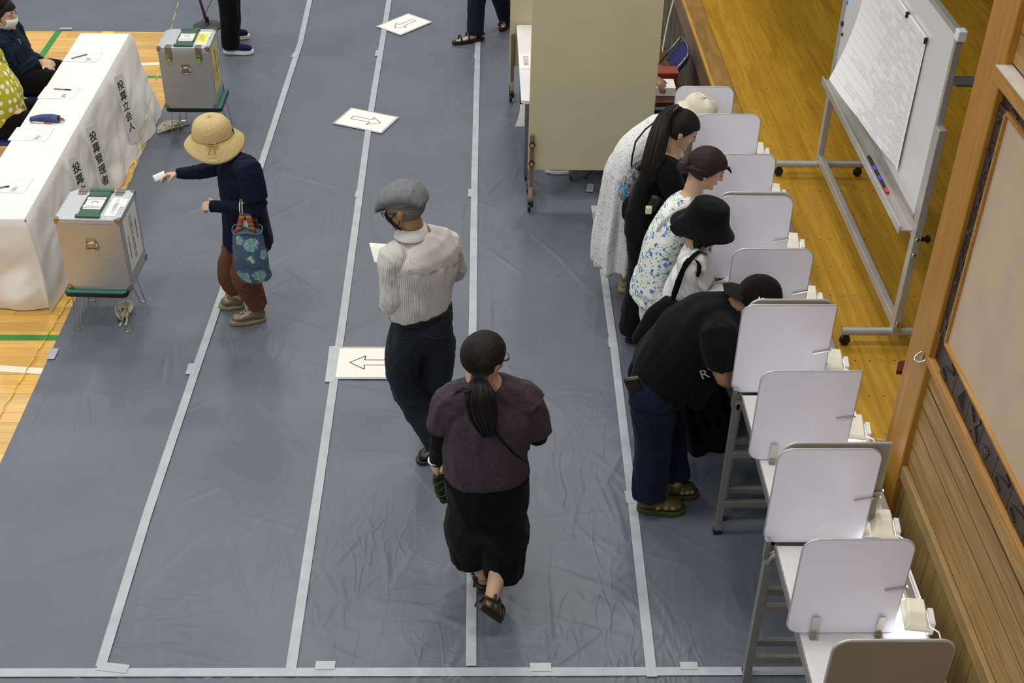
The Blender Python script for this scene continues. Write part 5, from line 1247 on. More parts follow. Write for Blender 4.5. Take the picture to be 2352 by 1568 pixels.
def glasses(hd, parent, mat, s=1.0):
    for sx in (-1, 1):
        MB().tube([hd@(Vector((sx*.034+.026*math.cos(a), .100-.012*abs(math.cos(a))*.3, .006+.020*math.sin(a)))*s) for a in np.linspace(0, 2*PI, 20)[:-1]], .002, 6, closed=True).build('glasses_rim', mat, parent, smooth=True)
        MB().tube([hd@(Vector(p)*s) for p in ((sx*.060, .097, .012), (sx*.074, .07, .014), (sx*.084, .0, .014), (sx*.082, -.03, .0))], .0028, 6).build('glasses_temple', mat, parent, smooth=True)
    MB().tube([hd@(Vector(p)*s) for p in ((-.009, .101, .008), (.009, .101, .008))], .002, 6).build('glasses_bridge', mat, parent)
glasses(hd, pr, M_black)
cap = thing('flat_cap', 'grey woollen flat cap worn by the man in striped shirt', 'hat', hd@Vector((0, 0, .05)))
M_cap = cloth('cap_wool', '#6a6c70', '#787a7e', 45, bscale=200)
HM = rotonly(hd, (0, 0, 0))
mb = MB()
sweep(mb, [HM@Vector(p) for p in ((0, -.115, .030), (0, -.07, .075), (0, .0, .088), (0, .07, .070), (0, .125, .032), (0, .135, .026))], [(.07, .03), (.094, .055), (.102, .058), (.092, .045), (.066, .016), (.05, .008)], HM.to_3x3()@Vector((1, 0, 0)), 24, .6)
mb.ell(HM@Vector((0, -.016, .052)), (.091, .112, .036), HM.to_3x3().to_4x4(), 24, 12)
place(fuse(mb, .005, 4), 'cap_crown', M_cap, cap)
mb = MB(); sweep(mb, [HM@Vector(p) for p in ((0, .075, .030), (0, .115, .022), (0, .150, .010))], [(.078, .007), (.072, .006), (.045, .005)], HM.to_3x3()@Vector((1, 0, 0)), 24, .9); place(fuse(mb, .004, 2), 'cap_brim', M_cap, cap)
# paper he carries
pp = B(888, 580, .12); t = thing('paper_sheet', 'white paper held in front of the man in flat cap', 'paper', pp)
M = frame(B(896, 582, .14), (.9, .3, -.25), (-.3, -.3, .85)); MB().cbox((0, 0, 0), (.20, .14, .001), M).build('sheet', M_paper, t)
# wrist watch
wq = J['wrl']; wt = thing('wrist_watch', 'steel wrist watch on the left wrist of the flat cap man', 'watch', wq)
dwr = (J['wrl']-J['ell']).normalized(); s1 = dwr.orthogonal().normalized(); s2 = dwr.cross(s1)
MB().tube([wq-dwr*.01+(s1*math.cos(a)+s2*math.sin(a))*.031 for a in np.linspace(0, 2*PI, 20)[:-1]], .006, 6, closed=True).build('watch_band', M_steel, wt, smooth=True)
MB().lathe([(.017, 0), (.017, .008), (.012, .009)], 14, frame(wq+Vector((-.02, -.028, -.0)), (0, 0, 1), (-.5, -.8, .3))).build('watch_face', M_steel, wt)
# ================================================================ person 3: woman with ponytail seen from behind
Y0 = 4.45; B = mk(Y0)
pr = person('person with long ponytail, plum top and wide black trousers walking away', at(1110, 1360))
J = dict(pel=B(1116, 1130), wai=B(1116, 1050), che=B(1122, 950), nek=B(1127, 880), shl=B(1040, 915, 0), shr=B(1205, 912, .03), ell=B(1012, 1000, .02), elr=B(1236, 1000, .05),
         wrl=B(1003, 1062, .08), wrr=B(1200, 985, .30), hil=B(1072, 1140), hir=B(1160, 1140), knl=B(1082, 1255, .09), knr=B(1158, 1265, -.02))
hl = at(1110, 1366); tl = hl+Vector((-.02, .22, 0)); hr_ = aty(1101, 1392, 4.215); tr_ = aty(1147, 1424, 4.245)
J['anl'] = hl+Vector((.0, .045, .09)); J['tol'] = tl+Vector((0, -.03, .035)); dft = (tr_-hr_).normalized()
J['anr'] = aty(1129, 1372, 4.27); J['tor'] = tr_+Vector((0, .02, .01))
hd = headframe(B(1112, 822), (.66, .68, -.30), (.16, .20, .95))
body(J, hd, SK, pr, .006, 1.0, leg=.95, hands=[((J['wrl'], (-.15, .35, -.9), (.8, .4, .1)), dict(right=False, curl=1.1, s=.92)), ((J['wrr'], (-.4, .8, .2), (0, 0, -1)), dict(right=True, curl=.7, s=.92))])
M_plum = cloth('plum_knit', '#3d333a', '#483d45', 70, bscale=250); M_blk = cloth('black_cloth', '#040405', '#09090b', 80); M_blk2 = cloth('black_cotton', '#060608', '#0c0c0e', 60)
sd = (1, 0, 0)
garment('knit_top', M_plum, pr, [([J['pel']+Vector((0, .02, .115)), J['wai']+Vector((0, 0, .03)), J['che'], J['che'].lerp(J['nek'], .7)], [(.205, .15), (.20, .145), (.205, .13), (.085, .07)], sd),
    ([J['shl'], J['shl'].lerp(J['shr'], .5)+Vector((0, 0, .035)), J['shr']], [.075, .09, .075], (0, 0, 1)), ([J['shl'].lerp(J['shr'], .1), J['shl']+Vector((-.01, 0, -.03)), B(1012, 982, .01)], [.085, .085, .068], (0, 1, 0)), ([J['shr'].lerp(J['shl'], .1), J['shr']+Vector((.01, 0, -.03)), B(1236, 990, .05)], [.085, .085, .068], (0, 1, 0))], .010, 5, .010, 5, 4.5, 21)
for k, a, b_ in (('l', J['shl'].lerp(J['ell'], .6), J['wrl']), ('r', J['shr'].lerp(J['elr'], .6), J['wrr'])):
    garment('under_sleeve', M_blk, pr, [([a, J['el'+k], a.lerp(b_, .8) if False else J['el'+k].lerp(b_, .6), b_], [.052, .048, .042, .034], (0, 1, 0))], .009, 4, .003, 5, 14, 22)
garment('trousers', M_blk, pr, [([J['pel']+Vector((0, 0, .10)), J['pel']+Vector((0, 0, -.08)), J['hil'].lerp(J['knl'], .5), J['knl'], B(1082, 1285, .09)], [(.20, .15), (.20, .15), (.118, .135), (.108, .115), (.10, .10)], sd), ([J['pel']+Vector((0, 0, -.08)), J['hir'].lerp(J['knr'], .5), J['knr'], B(1156, 1326, -.06)], [(.20, .15), (.118, .135), (.108, .11), (.092, .09)], sd)], .010, 4, .008, 5, 3, 23)
hair_cap(hd, pr, H_black, 1.0, .011, .06, -.085, bump=.02)
tie = hd@Vector((-.01, -.118, -.035))
tie = B(1101, 868, -.10)
scr = thing('hair_tie', 'brown braided hair tie on the ponytail of the plum top woman', 'hair tie', tie)
MB().tube([tie+Vector((.028*math.cos(a), .022*math.sin(a), .006*math.sin(5*a))) for a in np.linspace(0, 2*PI, 30)[:-1]], .009, 8, closed=True).build('band', plain('tie_brown', '#5a3626', .6, vary=.4, scale=120), scr, smooth=True)
hp_ = tie+Vector((.01, .05, .05))
strands([hp_, tie, B(1100, 905, -.17), B(1108, 950, -.165), B(1122, 998, -.16)], [.05, .024, .056, .060, .030], pr, H_black, 'ponytail', 90, 1.0, 4, .6)
strands([tie, B(1082, 895, -.17), B(1060, 895, -.16), B(1045, 905, -.14)], [.02, .02, .014, .006], pr, H_black, 'loose_locks', 12, 1.0, 5, .6)
glasses(hd, pr, plain('glasses_grey', '#4a4a4e', .25, .6))
M_sandal = plain('sandal_leather', '#241f17', .45); M_cork = plain('sandal_sole', '#2c241a', .6)
def sandal(h_, t_, u_, parent):
    h_, t_ = Vector(h_), Vector(t_); d = (t_-h_); L = d.length; d.normalize(); u = Vector(u_); sd_ = d.cross(u).normalized(); u = sd_.cross(d)
    M = Matrix((d, -sd_, u)).transposed().to_4x4(); M.translation = h_
    if M.determinant() < 0: M = Matrix((d, sd_, u)).transposed().to_4x4(); M.translation = h_
    pts = [(-.01, -.026), (.05, -.033), (L*.7, -.042), (L, -.022), (L+.008, 0), (L, .022), (L*.7, .042), (.05, .033), (-.01, .026), (-.02, 0)]
    so = MB().prism(pts, .03, M@Loc(0, 0, -.012)).build('sandal', M_sandal, parent, bevel=.004)
    for x, hh in ((L*.75, .05), (L*.5, .065), (.03, .085)):
        MB().tube([M@Vector((x, .042*math.cos(a), .015+hh*math.sin(a))) for a in np.linspace(0, PI, 10)], [.009]*10, 6).build('strap', M_sandal, so, smooth=True)
    MB().tube([M@Vector((.05+.07*math.cos(a), .044*math.sin(a), .06+.01*math.cos(a))) for a in np.linspace(PI*.5, PI*1.5, 12)], .008, 6).build('heel_strap', M_sandal, so, smooth=True)
sandal(hl+Vector((0, 0, .022)), tl+Vector((0, 0, .022)), (0, 0, 1), pr); sandal(hr_, tr_, (.3, -.75, .6) if False else (.35, .55, .6), pr)
# small things with her
wb_ = J['wrl']+Vector((0, 0, .02)); t = thing('wrist_band', 'white band on the left wrist of the plum top woman', 'band', wb_)
MB().tube([wb_+Vector((.037*math.cos(a), .037*math.sin(a), .006*math.cos(a))) for a in np.linspace(0, 2*PI, 20)[:-1]], .006, 6, closed=True).build('ring', M_white, t, smooth=True)
u0 = J['wrl']+Vector((.0, .05, -.06)); ub = thing('folded_umbrella', 'dark green folded umbrella with wooden handle in her left hand', 'umbrella', u0)
ud = (B(1018, 1125, .06)-B(1008, 1075, .08)).normalized()
sweep(b := MB(), [u0+ud*.02, u0+ud*.05, u0+ud*.12, u0+ud*.20], [.012, .028, .034, .022], (1, 0, 0), 14); place(fuse(b, .005, 2), 'canopy', cloth('umbrella_green', '#12160f', '#30361f', 35), ub)
rb_ = MB()
for q in range(5):
    cc = u0+ud*(.055+.03*q); rr_ = .031+.004*(q % 2); e1 = ud.orthogonal().normalized(); e2 = ud.cross(e1)
    rb_.tube([cc+(e1*math.cos(a)+e2*math.sin(a))*rr_+ud*.012*math.sin(2*a+q) for a in np.linspace(0, 2*PI, 18)[:-1]], .0045, 6, closed=True)
rb_.build('ruffle', plain('umbrella_olive', '#3c4022', .8), ub, smooth=True)
MB().tube([u0-ud*.06, u0+ud*.03], .008, 8).build('handle', plain('umbrella_handle', '#a5793c', .5), ub, smooth=True)
MB().tube([B(1120, 960, -.145), B(1150, 1010, -.165), B(1185, 1045, -.16), B(1212, 1062, -.09)], .007, 6).build('bag_strap', M_blk2, pr, smooth=True)

# ================================================================ person 8: man in black cap bending over the desk
Y0 = 5.2; B = mk(Y0)
pr = person('person in black T-shirt, jeans and backward black cap bending over a desk', at(1530, 1165), 'voters standing at the desks')
J = dict(pel=B(1500, 893), wai=B(1535, 815), che=B(1622, 738), nek=B(1688, 702), shr=B(1652, 768, -.18), shl=B(1656, 745, .17), elr=B(1662, 868, -.20), wrr=B(1735, 872, -.06), ell=B(1690, 860, .2), wrl=B(1755, 870, .10),
         hir=B(1500, 905, -.095), hil=B(1512, 905, .095), knr=B(1502, 1030, -.11), knl=B(1535, 1015, .10))
hr_, tr_ = at(1462, 1172), at(1572, 1176); hl, tl = at(1530, 1142), at(1602, 1136)
for k, h_, t_ in (('r', hr_, tr_), ('l', hl, tl)): J['an'+k] = h_.lerp(t_, .25)+Vector((0, 0, .09)); J['to'+k] = t_+Vector((-.03, 0, .035))
hd = headframe(B(1744, 690), (.84, -.10, -.50), (.50, .05, .86))
body(J, hd, SK2, pr, .0065, 1.0, arm=1.12, hands=[((J['wrr'], (.8, .4, -.2), (0, .1, -1)), dict(right=True, curl=.7)), ((J['wrl'], (.9, -.3, -.2), (0, 0, -1)), dict(right=False, curl=.4))])
sd = (0, 1, 0)
garment('tshirt', M_blk2, pr, [([B(1512, 895), B(1535, 830), B(1585, 775), J['che'], J['che'].lerp(J['nek'], .95)], [(.19, .165), (.19, .18), (.195, .185), (.19, .15), (.09, .08)], sd), ([J['shr'].lerp(J['shl'], .05), J['shr'].lerp(J['shl'], .5)+Vector((.02, 0, .05)), J['shl'].lerp(J['shr'], .05)], [.085, .10, .085], (1, 0, 0)),
    ([J['shr'].lerp(J['shl'], .15), J['shr'], J['shr'].lerp(J['elr'], .66)], [.09, .095, .085], (1, 0, 0)), ([J['shl'].lerp(J['shr'], .15), J['shl'], J['shl'].lerp(J['ell'], .8)], [.09, .09, .08], (1, 0, 0)), ([B(1580, 800), B(1600, 850), B(1590, 900)], [(.17, .13), (.165, .11), (.15, .08)], sd)], .011, 6, .012, 4, 4, 31)
M_den = cloth('dark_denim', '#0f1326', '#191f36', 200)
garment('jeans', M_den, pr, [([J['pel']+Vector((0, 0, .06)), J['hir'], J['knr'], J['anr']+Vector((-.01, 0, .03))], [(.165, .135), (.112, .125), (.095, .10), (.09, .095)], sd), ([J['pel']+Vector((0, 0, .03)), J['hil'], J['knl'], J['anl']+Vector((-.01, 0, .03))], [(.16, .13), (.11, .125), (.095, .10), (.088, .092)], sd)], .010, 4, .009, 5, 6, 32)
M_olive = plain('clog_olive', '#4a4a22', .55); M_olive2 = plain('clog_olive_sole', '#3f4020', .6)
for h_, t_ in ((hr_, tr_), (hl, tl)):
    s_ = shoe(pr, h_+Vector((0, 0, .008)), t_+Vector((0, 0, .008)), M_olive, M_olive2, .05, .052, .03, 'clog', laces=plain('clog_cord', '#2c2e18', .7))
    d = (t_-h_).normalized(); sd_ = Vector((d.y, -d.x, 0))
    for q in (.42, .58, .72):
        p = h_+d*((t_-h_).length*q)+sd_*.046+Vector((0, 0, .064)); MB().ell(p, (.014, .004, .013), Rz(math.atan2(d.y, d.x)), 10, 6).build('vent_hole', SK2, s_, smooth=True)
hair_cap(hd, pr, H_dark, 1.0, .004, .05, -.08)
cap = thing('baseball_cap', 'black flat brim cap worn backwards by the bending man', 'hat', hd@Vector((0, 0, .05)))
M_capb = cloth('cap_black', '#0a0908', '#12110f', 60)
HM = rotonly(hd, (0, -.012, .012))@Rx(math.radians(14))
mb = MB(); nu_, nv_ = 40, 14; vs = []; fs = []
for i in range(nv_+1):
    ph = (PI/2)*i/nv_*1.06
    for k in range(nu_):
        a = 2*PI*k/nu_; sq = 1+.03*math.cos(6*a)*math.sin(ph); vs.append(HM@Vector((.092*math.sin(ph)**.85*math.cos(a)*sq, .112*math.sin(ph)**.85*math.sin(a)*sq, .118*max(-.1, math.cos(ph))**1.0 if math.cos(ph) > 0 else -.118*.10)))
for i in range(nv_):
    for k in range(nu_): fs.append((i*nu_+k, (i+1)*nu_+k, (i+1)*nu_+(k+1) % nu_, i*nu_+(k+1) % nu_))
cr = mb.add(vs, fs).build('crown', M_capb, cap, smooth=True, solid=.004)
mb = MB(); sweep(mb, [HM@Vector(p) for p in ((0, -.09, .0), (0, -.135, -.004), (0, -.180, -.010))], [(.088, .005), (.088, .005), (.060, .004)], HM.to_3x3()@Vector((1, 0, 0)), 24, .8); place(fuse(mb, .0035, 2), 'brim', M_capb, cap)
MB().ell(HM@Vector((0, 0, .119)), (.008, .008, .004)).build('top_button', M_capb, cap, smooth=True)
lm = frame(HM@Vector((.0925, -.015, .035)), HM.to_3x3()@Vector((0, 1, 0)), HM.to_3x3()@Vector((1, 0, .35)))
text('NE', .030, lm@Loc(0, 0, .004), M_white, cap, 'cap_emblem', bold=.001)
# lettering on the hanging shirt front, wallet in back pocket
text('RY', .075, frame(B(1628, 857, -.19), (.92, -.05, .40), (-.1, -1, .1)), plain('shirt_print', '#8b8a86', .8), pr, 'shirt_lettering', bold=.001)
wl = B(1457, 886, -.13); t = thing('leather_wallet', 'black zip wallet sticking out of the jeans back pocket', 'wallet', wl)
Mw = frame(wl, (.35, .1, -.93), (-.25, -.95, .1)); MB().cbox((0, 0, 0), (.12, .075, .028), Mw).build('wallet_body', M_blkl, t, bevel=.008)
MB().tube([Mw@Vector((a, b_, .002)) for a, b_ in rrect(.124, .079, .012, 3)], .0025, 6, closed=True).build('zip', plain('zip_gold', '#9a7b45', .35, .8), t)

# ================================================================ person 7: bucket hat woman
Y0 = 5.72; B = mk(Y0)
pr = person('person in black bucket hat, white shirt and navy skirt with black tote', at(1600, 1010), 'voters standing at the desks')
J = dict(pel=B(1552, 790), wai=B(1560, 715), che=B(1592, 625), nek=B(1600, 572), shr=B(1588, 605, -.15), shl=B(1605, 600, .15), elr=B(1600, 700, -.17), wrr=B(1660, 668, -.06), ell=B(1625, 680, .18), wrl=B(1680, 650, .08),
         hir=B(1555, 810, -.09), hil=B(1562, 810, .09), knr=B(1585, 910, -.08), knl=B(1590, 900, .08), anr=B(1580, 1010, -.07), anl=B(1600, 1000, .09))
for k in 'rl': J['an'+k].z = .09; J['to'+k] = J['an'+k]+Vector((.14, 0, -.055))
hd = headframe(B(1625, 520), (.85, -.12, -.52), (.48, 0, .86))
body(J, hd, SK, pr, .0078, .95, hands=[((J['wrr'], (.9, .2, -.1), (0, .1, -1)), dict(right=True, curl=.7, s=.9)), ((J['wrl'], (.9, -.2, -.2), (0, 0, -1)), dict(right=False, curl=.4, s=.9))])
face_parts(hd, pr, .95)
n = NT('white_crinkle'); v = n.coord('Object'); n.base(n.ramp(n.noise(n.attr('pat', (60, 4, 1)), 2, 3), [(.35, rgb('#c9c7c6')), (.65, rgb('#e4e3e2'))])); n.set(Roughness=.85); n.bump(n.noise(n.attr('pat', (45, 6, 1)), 1.5, 3), .6, .008); M_crin = n.m
sd = (0, 1, 0)
garment('shirt', M_crin, pr, [*torso_tubes(J, (.17, .165, .165), (.125, .12, .11), hem=J['pel'])], .009, 4, .010, 5, 6, 41)
garment('sleeve', M_crin, pr, [([J['shr'].lerp(J['shl'], .12), J['shr'], J['elr'], J['wrr']], [.072, .075, .068, .045], (1, 0, 0))], .009, 4, .009, 5, 10, 42)
garment('sleeve', M_crin, pr, [([J['shl'].lerp(J['shr'], .12), J['shl'], J['ell'], J['wrl']], [.072, .072, .062, .045], (1, 0, 0))], .009, 4, .009, 5, 10, 43)
garment('collar', M_crin, pr, [([J['nek']+Vector((-.01, 0, -.05)), J['nek']+Vector((.0, 0, .0))], [(.085, .08), (.07, .07)], (0, 1, 0))], .008, 2, .002, 5, 5, 0)
M_nskirt = cloth('navy_skirt', '#07070f', '#0d0d18', 80)
garment('skirt', M_nskirt, pr, [([J['pel']+Vector((0, 0, .05)), J['pel']+Vector((0, 0, -.1)), B(1585, 900), B(1612, 1020, .0)], [(.15, .12), (.165, .14), (.18, .18), (.20, .21)], sd)], .012, 4, .004, 6, 3, 44, long_=.018)
for k in 'rl': shoe(pr, J['an'+k]+Vector((-.06, 0, -.082)), J['an'+k]+Vector((.17, 0, -.082)), M_blkl, M_black, .05, .044, .02)
hair_cap(hd, pr, H_dark, .95, .010, .045, -.10)
strands([hd@Vector((.05, .0, -.02)), hd@Vector((.07, -.01, -.07)), hd@Vector((.065, .01, -.12))], [.03, .036, .012], pr, H_dark, 'side_hair', 24, 1.0, 11, .8); strands([hd@Vector((0, -.09, -.02)), hd@Vector((0, -.105, -.08)), hd@Vector((0, -.08, -.125))], [.05, .055, .02], pr, H_dark, 'back_hair', 34, 1.0, 12, .5)
mask(hd, pr, M_mblack, .95)
hat = thing('bucket_hat', 'black cotton bucket hat worn by the woman in white shirt', 'hat', hd@Vector((0, 0, .05)))
M_bh = cloth('bucket_black', '#050507', '#0b0b0d', 60)
HM = headframe(B(1622, 506), (.97, -.1, -.2), (.2, -.05, .97))
revolve_hat(hat, HM, [(.002, .112), (.05, .111), (.078, .106), (.086, .098), (.097, .06), (.107, .020), (.110, .012), (.128, -.012), (.152, -.040), (.158, -.046)], M_bh, 'crown_and_brim', wob=lambda r, z, a: (r*(1+.025*math.sin(3*a)*(r > .12)), z+.010*math.sin(2*a+.6)*(r > .12)), sx=1.0, sy=1.1)
MB().tube([HM@Vector((.1045*math.cos(a), .1045*1.1*math.sin(a), .014)) for a in np.linspace(0, 2*PI, 40)[:-1]], .0025, 6, closed=True).build('seam', M_bh, hat, smooth=True)
# black tote from her shoulder
bag = thing('shoulder_bag', 'soft black shoulder bag slung behind the bucket hat woman', 'bag', B(1520, 745, -.22))
garment('bag_body', M_blk2, bag, [([B(1547, 690, -.20), B(1522, 735, -.22), B(1492, 790, -.22)], [(.05, .045), (.10, .065), (.11, .07)], (.8, 0, .6))], .010, 4, .008, 4, 6, 45)
for o_ in (-.0, .05):
    pts = [B(1540, 705, -.21), B(1556, 640, -.24), B(1572, 598, -.235)+Vector((o_*.4, 0, 0)), B(1592, 583, -.18)+Vector((o_, .05, .01)), B(1604, 592, -.02)+Vector((o_, 0, .0)), B(1622, 640, -.08), B(1600, 700, -.12)] if o_ else [B(1545, 695, -.22), B(1562, 640, -.25), B(1575, 600, -.24), B(1590, 588, -.19), B(1612, 606, -.235), B(1600, 640, -.25)]
    P = [[p+Vector((-.014, 0, .006)), p+Vector((.014, 0, -.006))] for p in pts]; MB().grid(P).build('strap', M_blk2, bag, smooth=True, solid=.005, sub=1)

# ================================================================ person 6: floral blouse woman
Y0 = 6.22; B = mk(Y0)
pr = person('person with brown hair bun in blue floral blouse writing at a desk', at(1510, 850), 'voters standing at the desks')
J = dict(pel=B(1512, 640), wai=B(1528, 560), che=B(1562, 492), nek=B(1590, 444), shr=B(1568, 490, -.14), shl=B(1580, 470, .15), elr=B(1610, 560, -.16), wrr=B(1660, 530, .0), ell=B(1625, 540, .2), wrl=B(1680, 520, .1),
         hir=B(1512, 660, -.09), hil=B(1518, 655, .09), knr=B(1508, 760, -.09), knl=B(1515, 750, .09))
for k, dx, dy in (('r', -.02, -.1), ('l', .03, .1)): J['an'+k] = Vector((J['pel'].x+dx, Y0+dy, .09)); J['to'+k] = J['an'+k]+Vector((.14, 0, -.055))
hd = headframe(B(1625, 388), (.90, -.16, -.40), (.38, -.05, .92))
body(J, hd, SK, pr, .0064, .97, arm=.9, hands=[((J['wrr'], (.9, .2, -.1), (0, .1, -1)), dict(right=True, curl=.7, s=.9)), ((J['wrl'], (.9, -.2, -.2), (0, 0, -1)), dict(right=False, curl=.4, s=.9))])
face_parts(hd, pr, .97, '#ad7362', '#2a1a12')
n = NT('floral'); a_ = n.attr('pat', (1, 1, 0)); vo = n.t.nodes.new('ShaderNodeTexVoronoi'); vo.inputs['Scale'].default_value = 33; vo.inputs['Randomness'].default_value = .9
nd_ = n.t.nodes.new('ShaderNodeTexNoise'); nd_.inputs['Scale'].default_value = 70; n.l(a_, nd_.inputs['Vector']); vm_ = n.t.nodes.new('ShaderNodeVectorMath'); vm_.operation = 'MULTIPLY_ADD'; n.l(nd_.outputs['Color'], vm_.inputs[0]); vm_.inputs[1].default_value = (.022, .022, 0); n.l(a_, vm_.inputs[2]); n.l(vm_.outputs[0], vo.inputs['Vector'])
vo2 = n.t.nodes.new('ShaderNodeTexVoronoi'); vo2.inputs['Scale'].default_value = 58; mp_ = n.attr('pat', (1.0, 1.6, 0)); n.l(mp_, vo2.inputs['Vector'])
sel = n.t.nodes.new('ShaderNodeSeparateColor'); n.l(vo.outputs['Color'], sel.inputs[0]); sel2 = n.t.nodes.new('ShaderNodeSeparateColor'); n.l(vo2.outputs['Color'], sel2.inputs[0])
fm1 = n.math('MULTIPLY', n.math('LESS_THAN', n.math('ADD', vo.outputs['Distance'], n.math('MULTIPLY', n.noise(a_, 160, 1), .25)), .50), n.math('GREATER_THAN', sel.outputs[0], .34))
fm2 = n.math('MULTIPLY', n.math('LESS_THAN', vo2.outputs['Distance'], .36), n.math('GREATER_THAN', sel2.outputs[0], .40))
c_ = n.mix(fm2, rgb('#e4e8e2'), rgb('#7d9a58')); bl = n.mix(n.math('LESS_THAN', vo.outputs['Distance'], .12), n.mix(sel.outputs[1], rgb('#3f72b4'), rgb('#6fa3d6')), rgb('#2b4a86')); n.base(n.mix(fm1, c_, bl)); n.set(Roughness=.8); M_flor = n.m
sd = (0, 1, 0)
garment('blouse', M_flor, pr, [*torso_tubes(J, (.20, .175, .15), (.135, .12, .11), hem=J['pel']+Vector((-.01, 0, -.03)))], .009, 4, .006, 5, 4, 51, long_=.008)
garment('peplum', M_flor, pr, [([J['pel']+Vector((-.01, 0, .02)), J['pel']+Vector((-.015, 0, -.10))], [(.195, .135), (.21, .15)], sd)], .010, 3, .003, 7, 4, 52, long_=.010)
M_wtr = cloth('white_trousers', '#cfced6', '#dddce2', 60)
garment('trousers', M_wtr, pr, [([J['pel']+Vector((0, 0, -.02)), J['hir'], J['knr'], J['anr']], [(.15, .12), (.105, .12), (.095, .10), (.09, .095)], sd), ([J['pel']+Vector((0, 0, -.02)), J['hil'], J['knl'], J['anl']], [(.15, .12), (.105, .12), (.095, .10), (.09, .095)], sd)], .011, 4, .007, 5, 6, 53)
for k in 'rl': shoe(pr, J['an'+k]+Vector((-.06, 0, -.082)), J['an'+k]+Vector((.17, 0, -.082)), M_tan, M_tan, .05, .044, .02)
hair_cap(hd, pr, H_brown, .97, .014, .062, -.075, bump=.02)
mb = MB(); bc = hd@Vector((.01, -.122, -.035)); mb.ell(bc, (.045, .04, .05), hd.to_3x3().to_4x4(), 20, 14)
o = mb.build('hair_bun', H_brown, pr, smooth=True); at_ = o.data.attributes.new('strand', 'FLOAT_VECTOR', 'POINT'); at_.data.foreach_set('vector', [x for v in o.data.vertices for x in (v.co.z*170, v.co.x*25, 0)])
strands([hd@Vector((.03, .085, .075)), hd@Vector((.03, .108, .062)), hd@Vector((.025, .118, .05))], [.010, .005, .001], pr, H_brown, 'fringe', 10, 1.0, 14)
strands([hd@Vector((.07, -.0, .03)), hd@Vector((.06, -.07, .0)), hd@Vector((.03, -.11, -.03))], [.02, .03, .025], pr, H_brown, 'swept_hair', 18, 1.0, 15, .5)
nk = thing('pearl_necklace', 'white bead necklace of the floral blouse woman', 'necklace', J['nek'])
for k in range(22):
    a = -.4+k*PI*1.25/21; MB().ell(J['nek']+Vector((.015+.066*math.sin(a-.9)*.9, -.082*math.cos(a-.9), .0+.0-.055*max(0, math.sin(a-.9)))), (.006, .006, .006), None, 8, 6).build('bead', M_white, nk, smooth=True)
P = [[p+Vector((-.012, 0, .008)), p+Vector((.012, 0, -.008))] for p in (B(1600, 462, -.06), B(1575, 470, -.19), B(1545, 490, -.195), B(1518, 515, -.185), B(1508, 535, -.13))]
tag(MB().grid(P).build('bag_strap', M_white, None, True, solid=.004, sub=1), 'white bag strap across the back of the floral blouse', 'strap')

# ================================================================ person 5: woman with high ponytail in black
Y0 = 6.72; B = mk(Y0)
pr = person('person with long high ponytail in black top and black trousers', at(1490, 780), 'voters standing at the desks')
J = dict(pel=B(1478, 500), wai=B(1492, 440), che=B(1520, 388), nek=B(1545, 350), shr=B(1528, 392, -.14), shl=B(1535, 375, .15), elr=B(1560, 460, -.16), wrr=B(1620, 430, .0), ell=B(1575, 450, .18), wrl=B(1630, 420, .1),
         hir=B(1478, 515, -.085), hil=B(1484, 512, .085), knr=B(1482, 620, -.085), knl=B(1488, 615, .085))
for k, dx, dy in (('r', .0, -.09), ('l', .03, .1)): J['an'+k] = Vector((J['pel'].x+dx, Y0+dy, .09)); J['to'+k] = J['an'+k]+Vector((.14, 0, -.055))
hd = headframe(B(1566, 298), (.87, -.12, -.46), (.44, -.02, .90))
body(J, hd, SK, pr, .0064, .97, arm=.9, hands=[((J['wrr'], (.9, .2, -.1), (0, .1, -1)), dict(right=True, curl=.7, s=.9)), ((J['wrl'], (.9, -.2, -.2), (0, 0, -1)), dict(right=False, curl=.4, s=.9))])
face_parts(hd, pr, .97, '#ad7362', '#1a120e')
MB().ell(hd@Vector((.083, -.002, -.036)), (.004, .004, .004)).build('earring', M_steel, pr, smooth=True)
sd = (0, 1, 0)
garment('top', M_blk2, pr, [*torso_tubes(J, (.175, .165, .16), (.115, .105, .10), hem=J['pel']+Vector((-.0, 0, .0)))], .010, 4, .008, 5, 5, 61)
garment('sleeve', M_blk2, pr, [([J['shr'].lerp(J['shl'], .12), J['shr'], J['shr'].lerp(J['elr'], .85)], [.072, .078, .072], (1, 0, 0))], .010, 4, .007, 5, 8, 62)
garment('sleeve', M_blk2, pr, [([J['shl'].lerp(J['shr'], .12), J['shl'], J['shl'].lerp(J['ell'], .85)], [.072, .074, .07], (1, 0, 0))], .010, 4, .007, 5, 8, 63)
garment('trousers', M_blk, pr, [([J['pel']+Vector((0, 0, .04)), J['hir'], J['knr'], J['anr']], [(.15, .125), (.105, .12), (.10, .105), (.11, .11)], sd), ([J['pel'], J['hil'], J['knl'], J['anl']], [(.15, .12), (.105, .12), (.10, .105), (.11, .11)], sd)], .011, 4, .006, 5, 5, 64)
for k in 'rl': shoe(pr, J['an'+k]+Vector((-.06, 0, -.082)), J['an'+k]+Vector((.17, 0, -.082)), M_blkl, M_black, .05, .044, .02)
hair_cap(hd, pr, H_black, .97, .010, .060, -.07)
tie = B(1547, 250, -.0)
MB().tube([tie+Vector((.026*math.cos(a)*.9, .026*math.sin(a), .018*math.cos(a))) for a in np.linspace(0, 2*PI, 22)[:-1]], .010, 8, closed=True).build('hair_tie', M_black, pr, smooth=True)
strands([hd@Vector((0, -.07, .07)), tie, B(1526, 275, -.03), B(1512, 320, -.10), B(1500, 370, -.15), B(1490, 410, -.17), B(1482, 435, -.17)], [.04, .024, .040, .052, .056, .045, .012], pr, H_dark, 'ponytail', 70, 1.0, 21, .7)
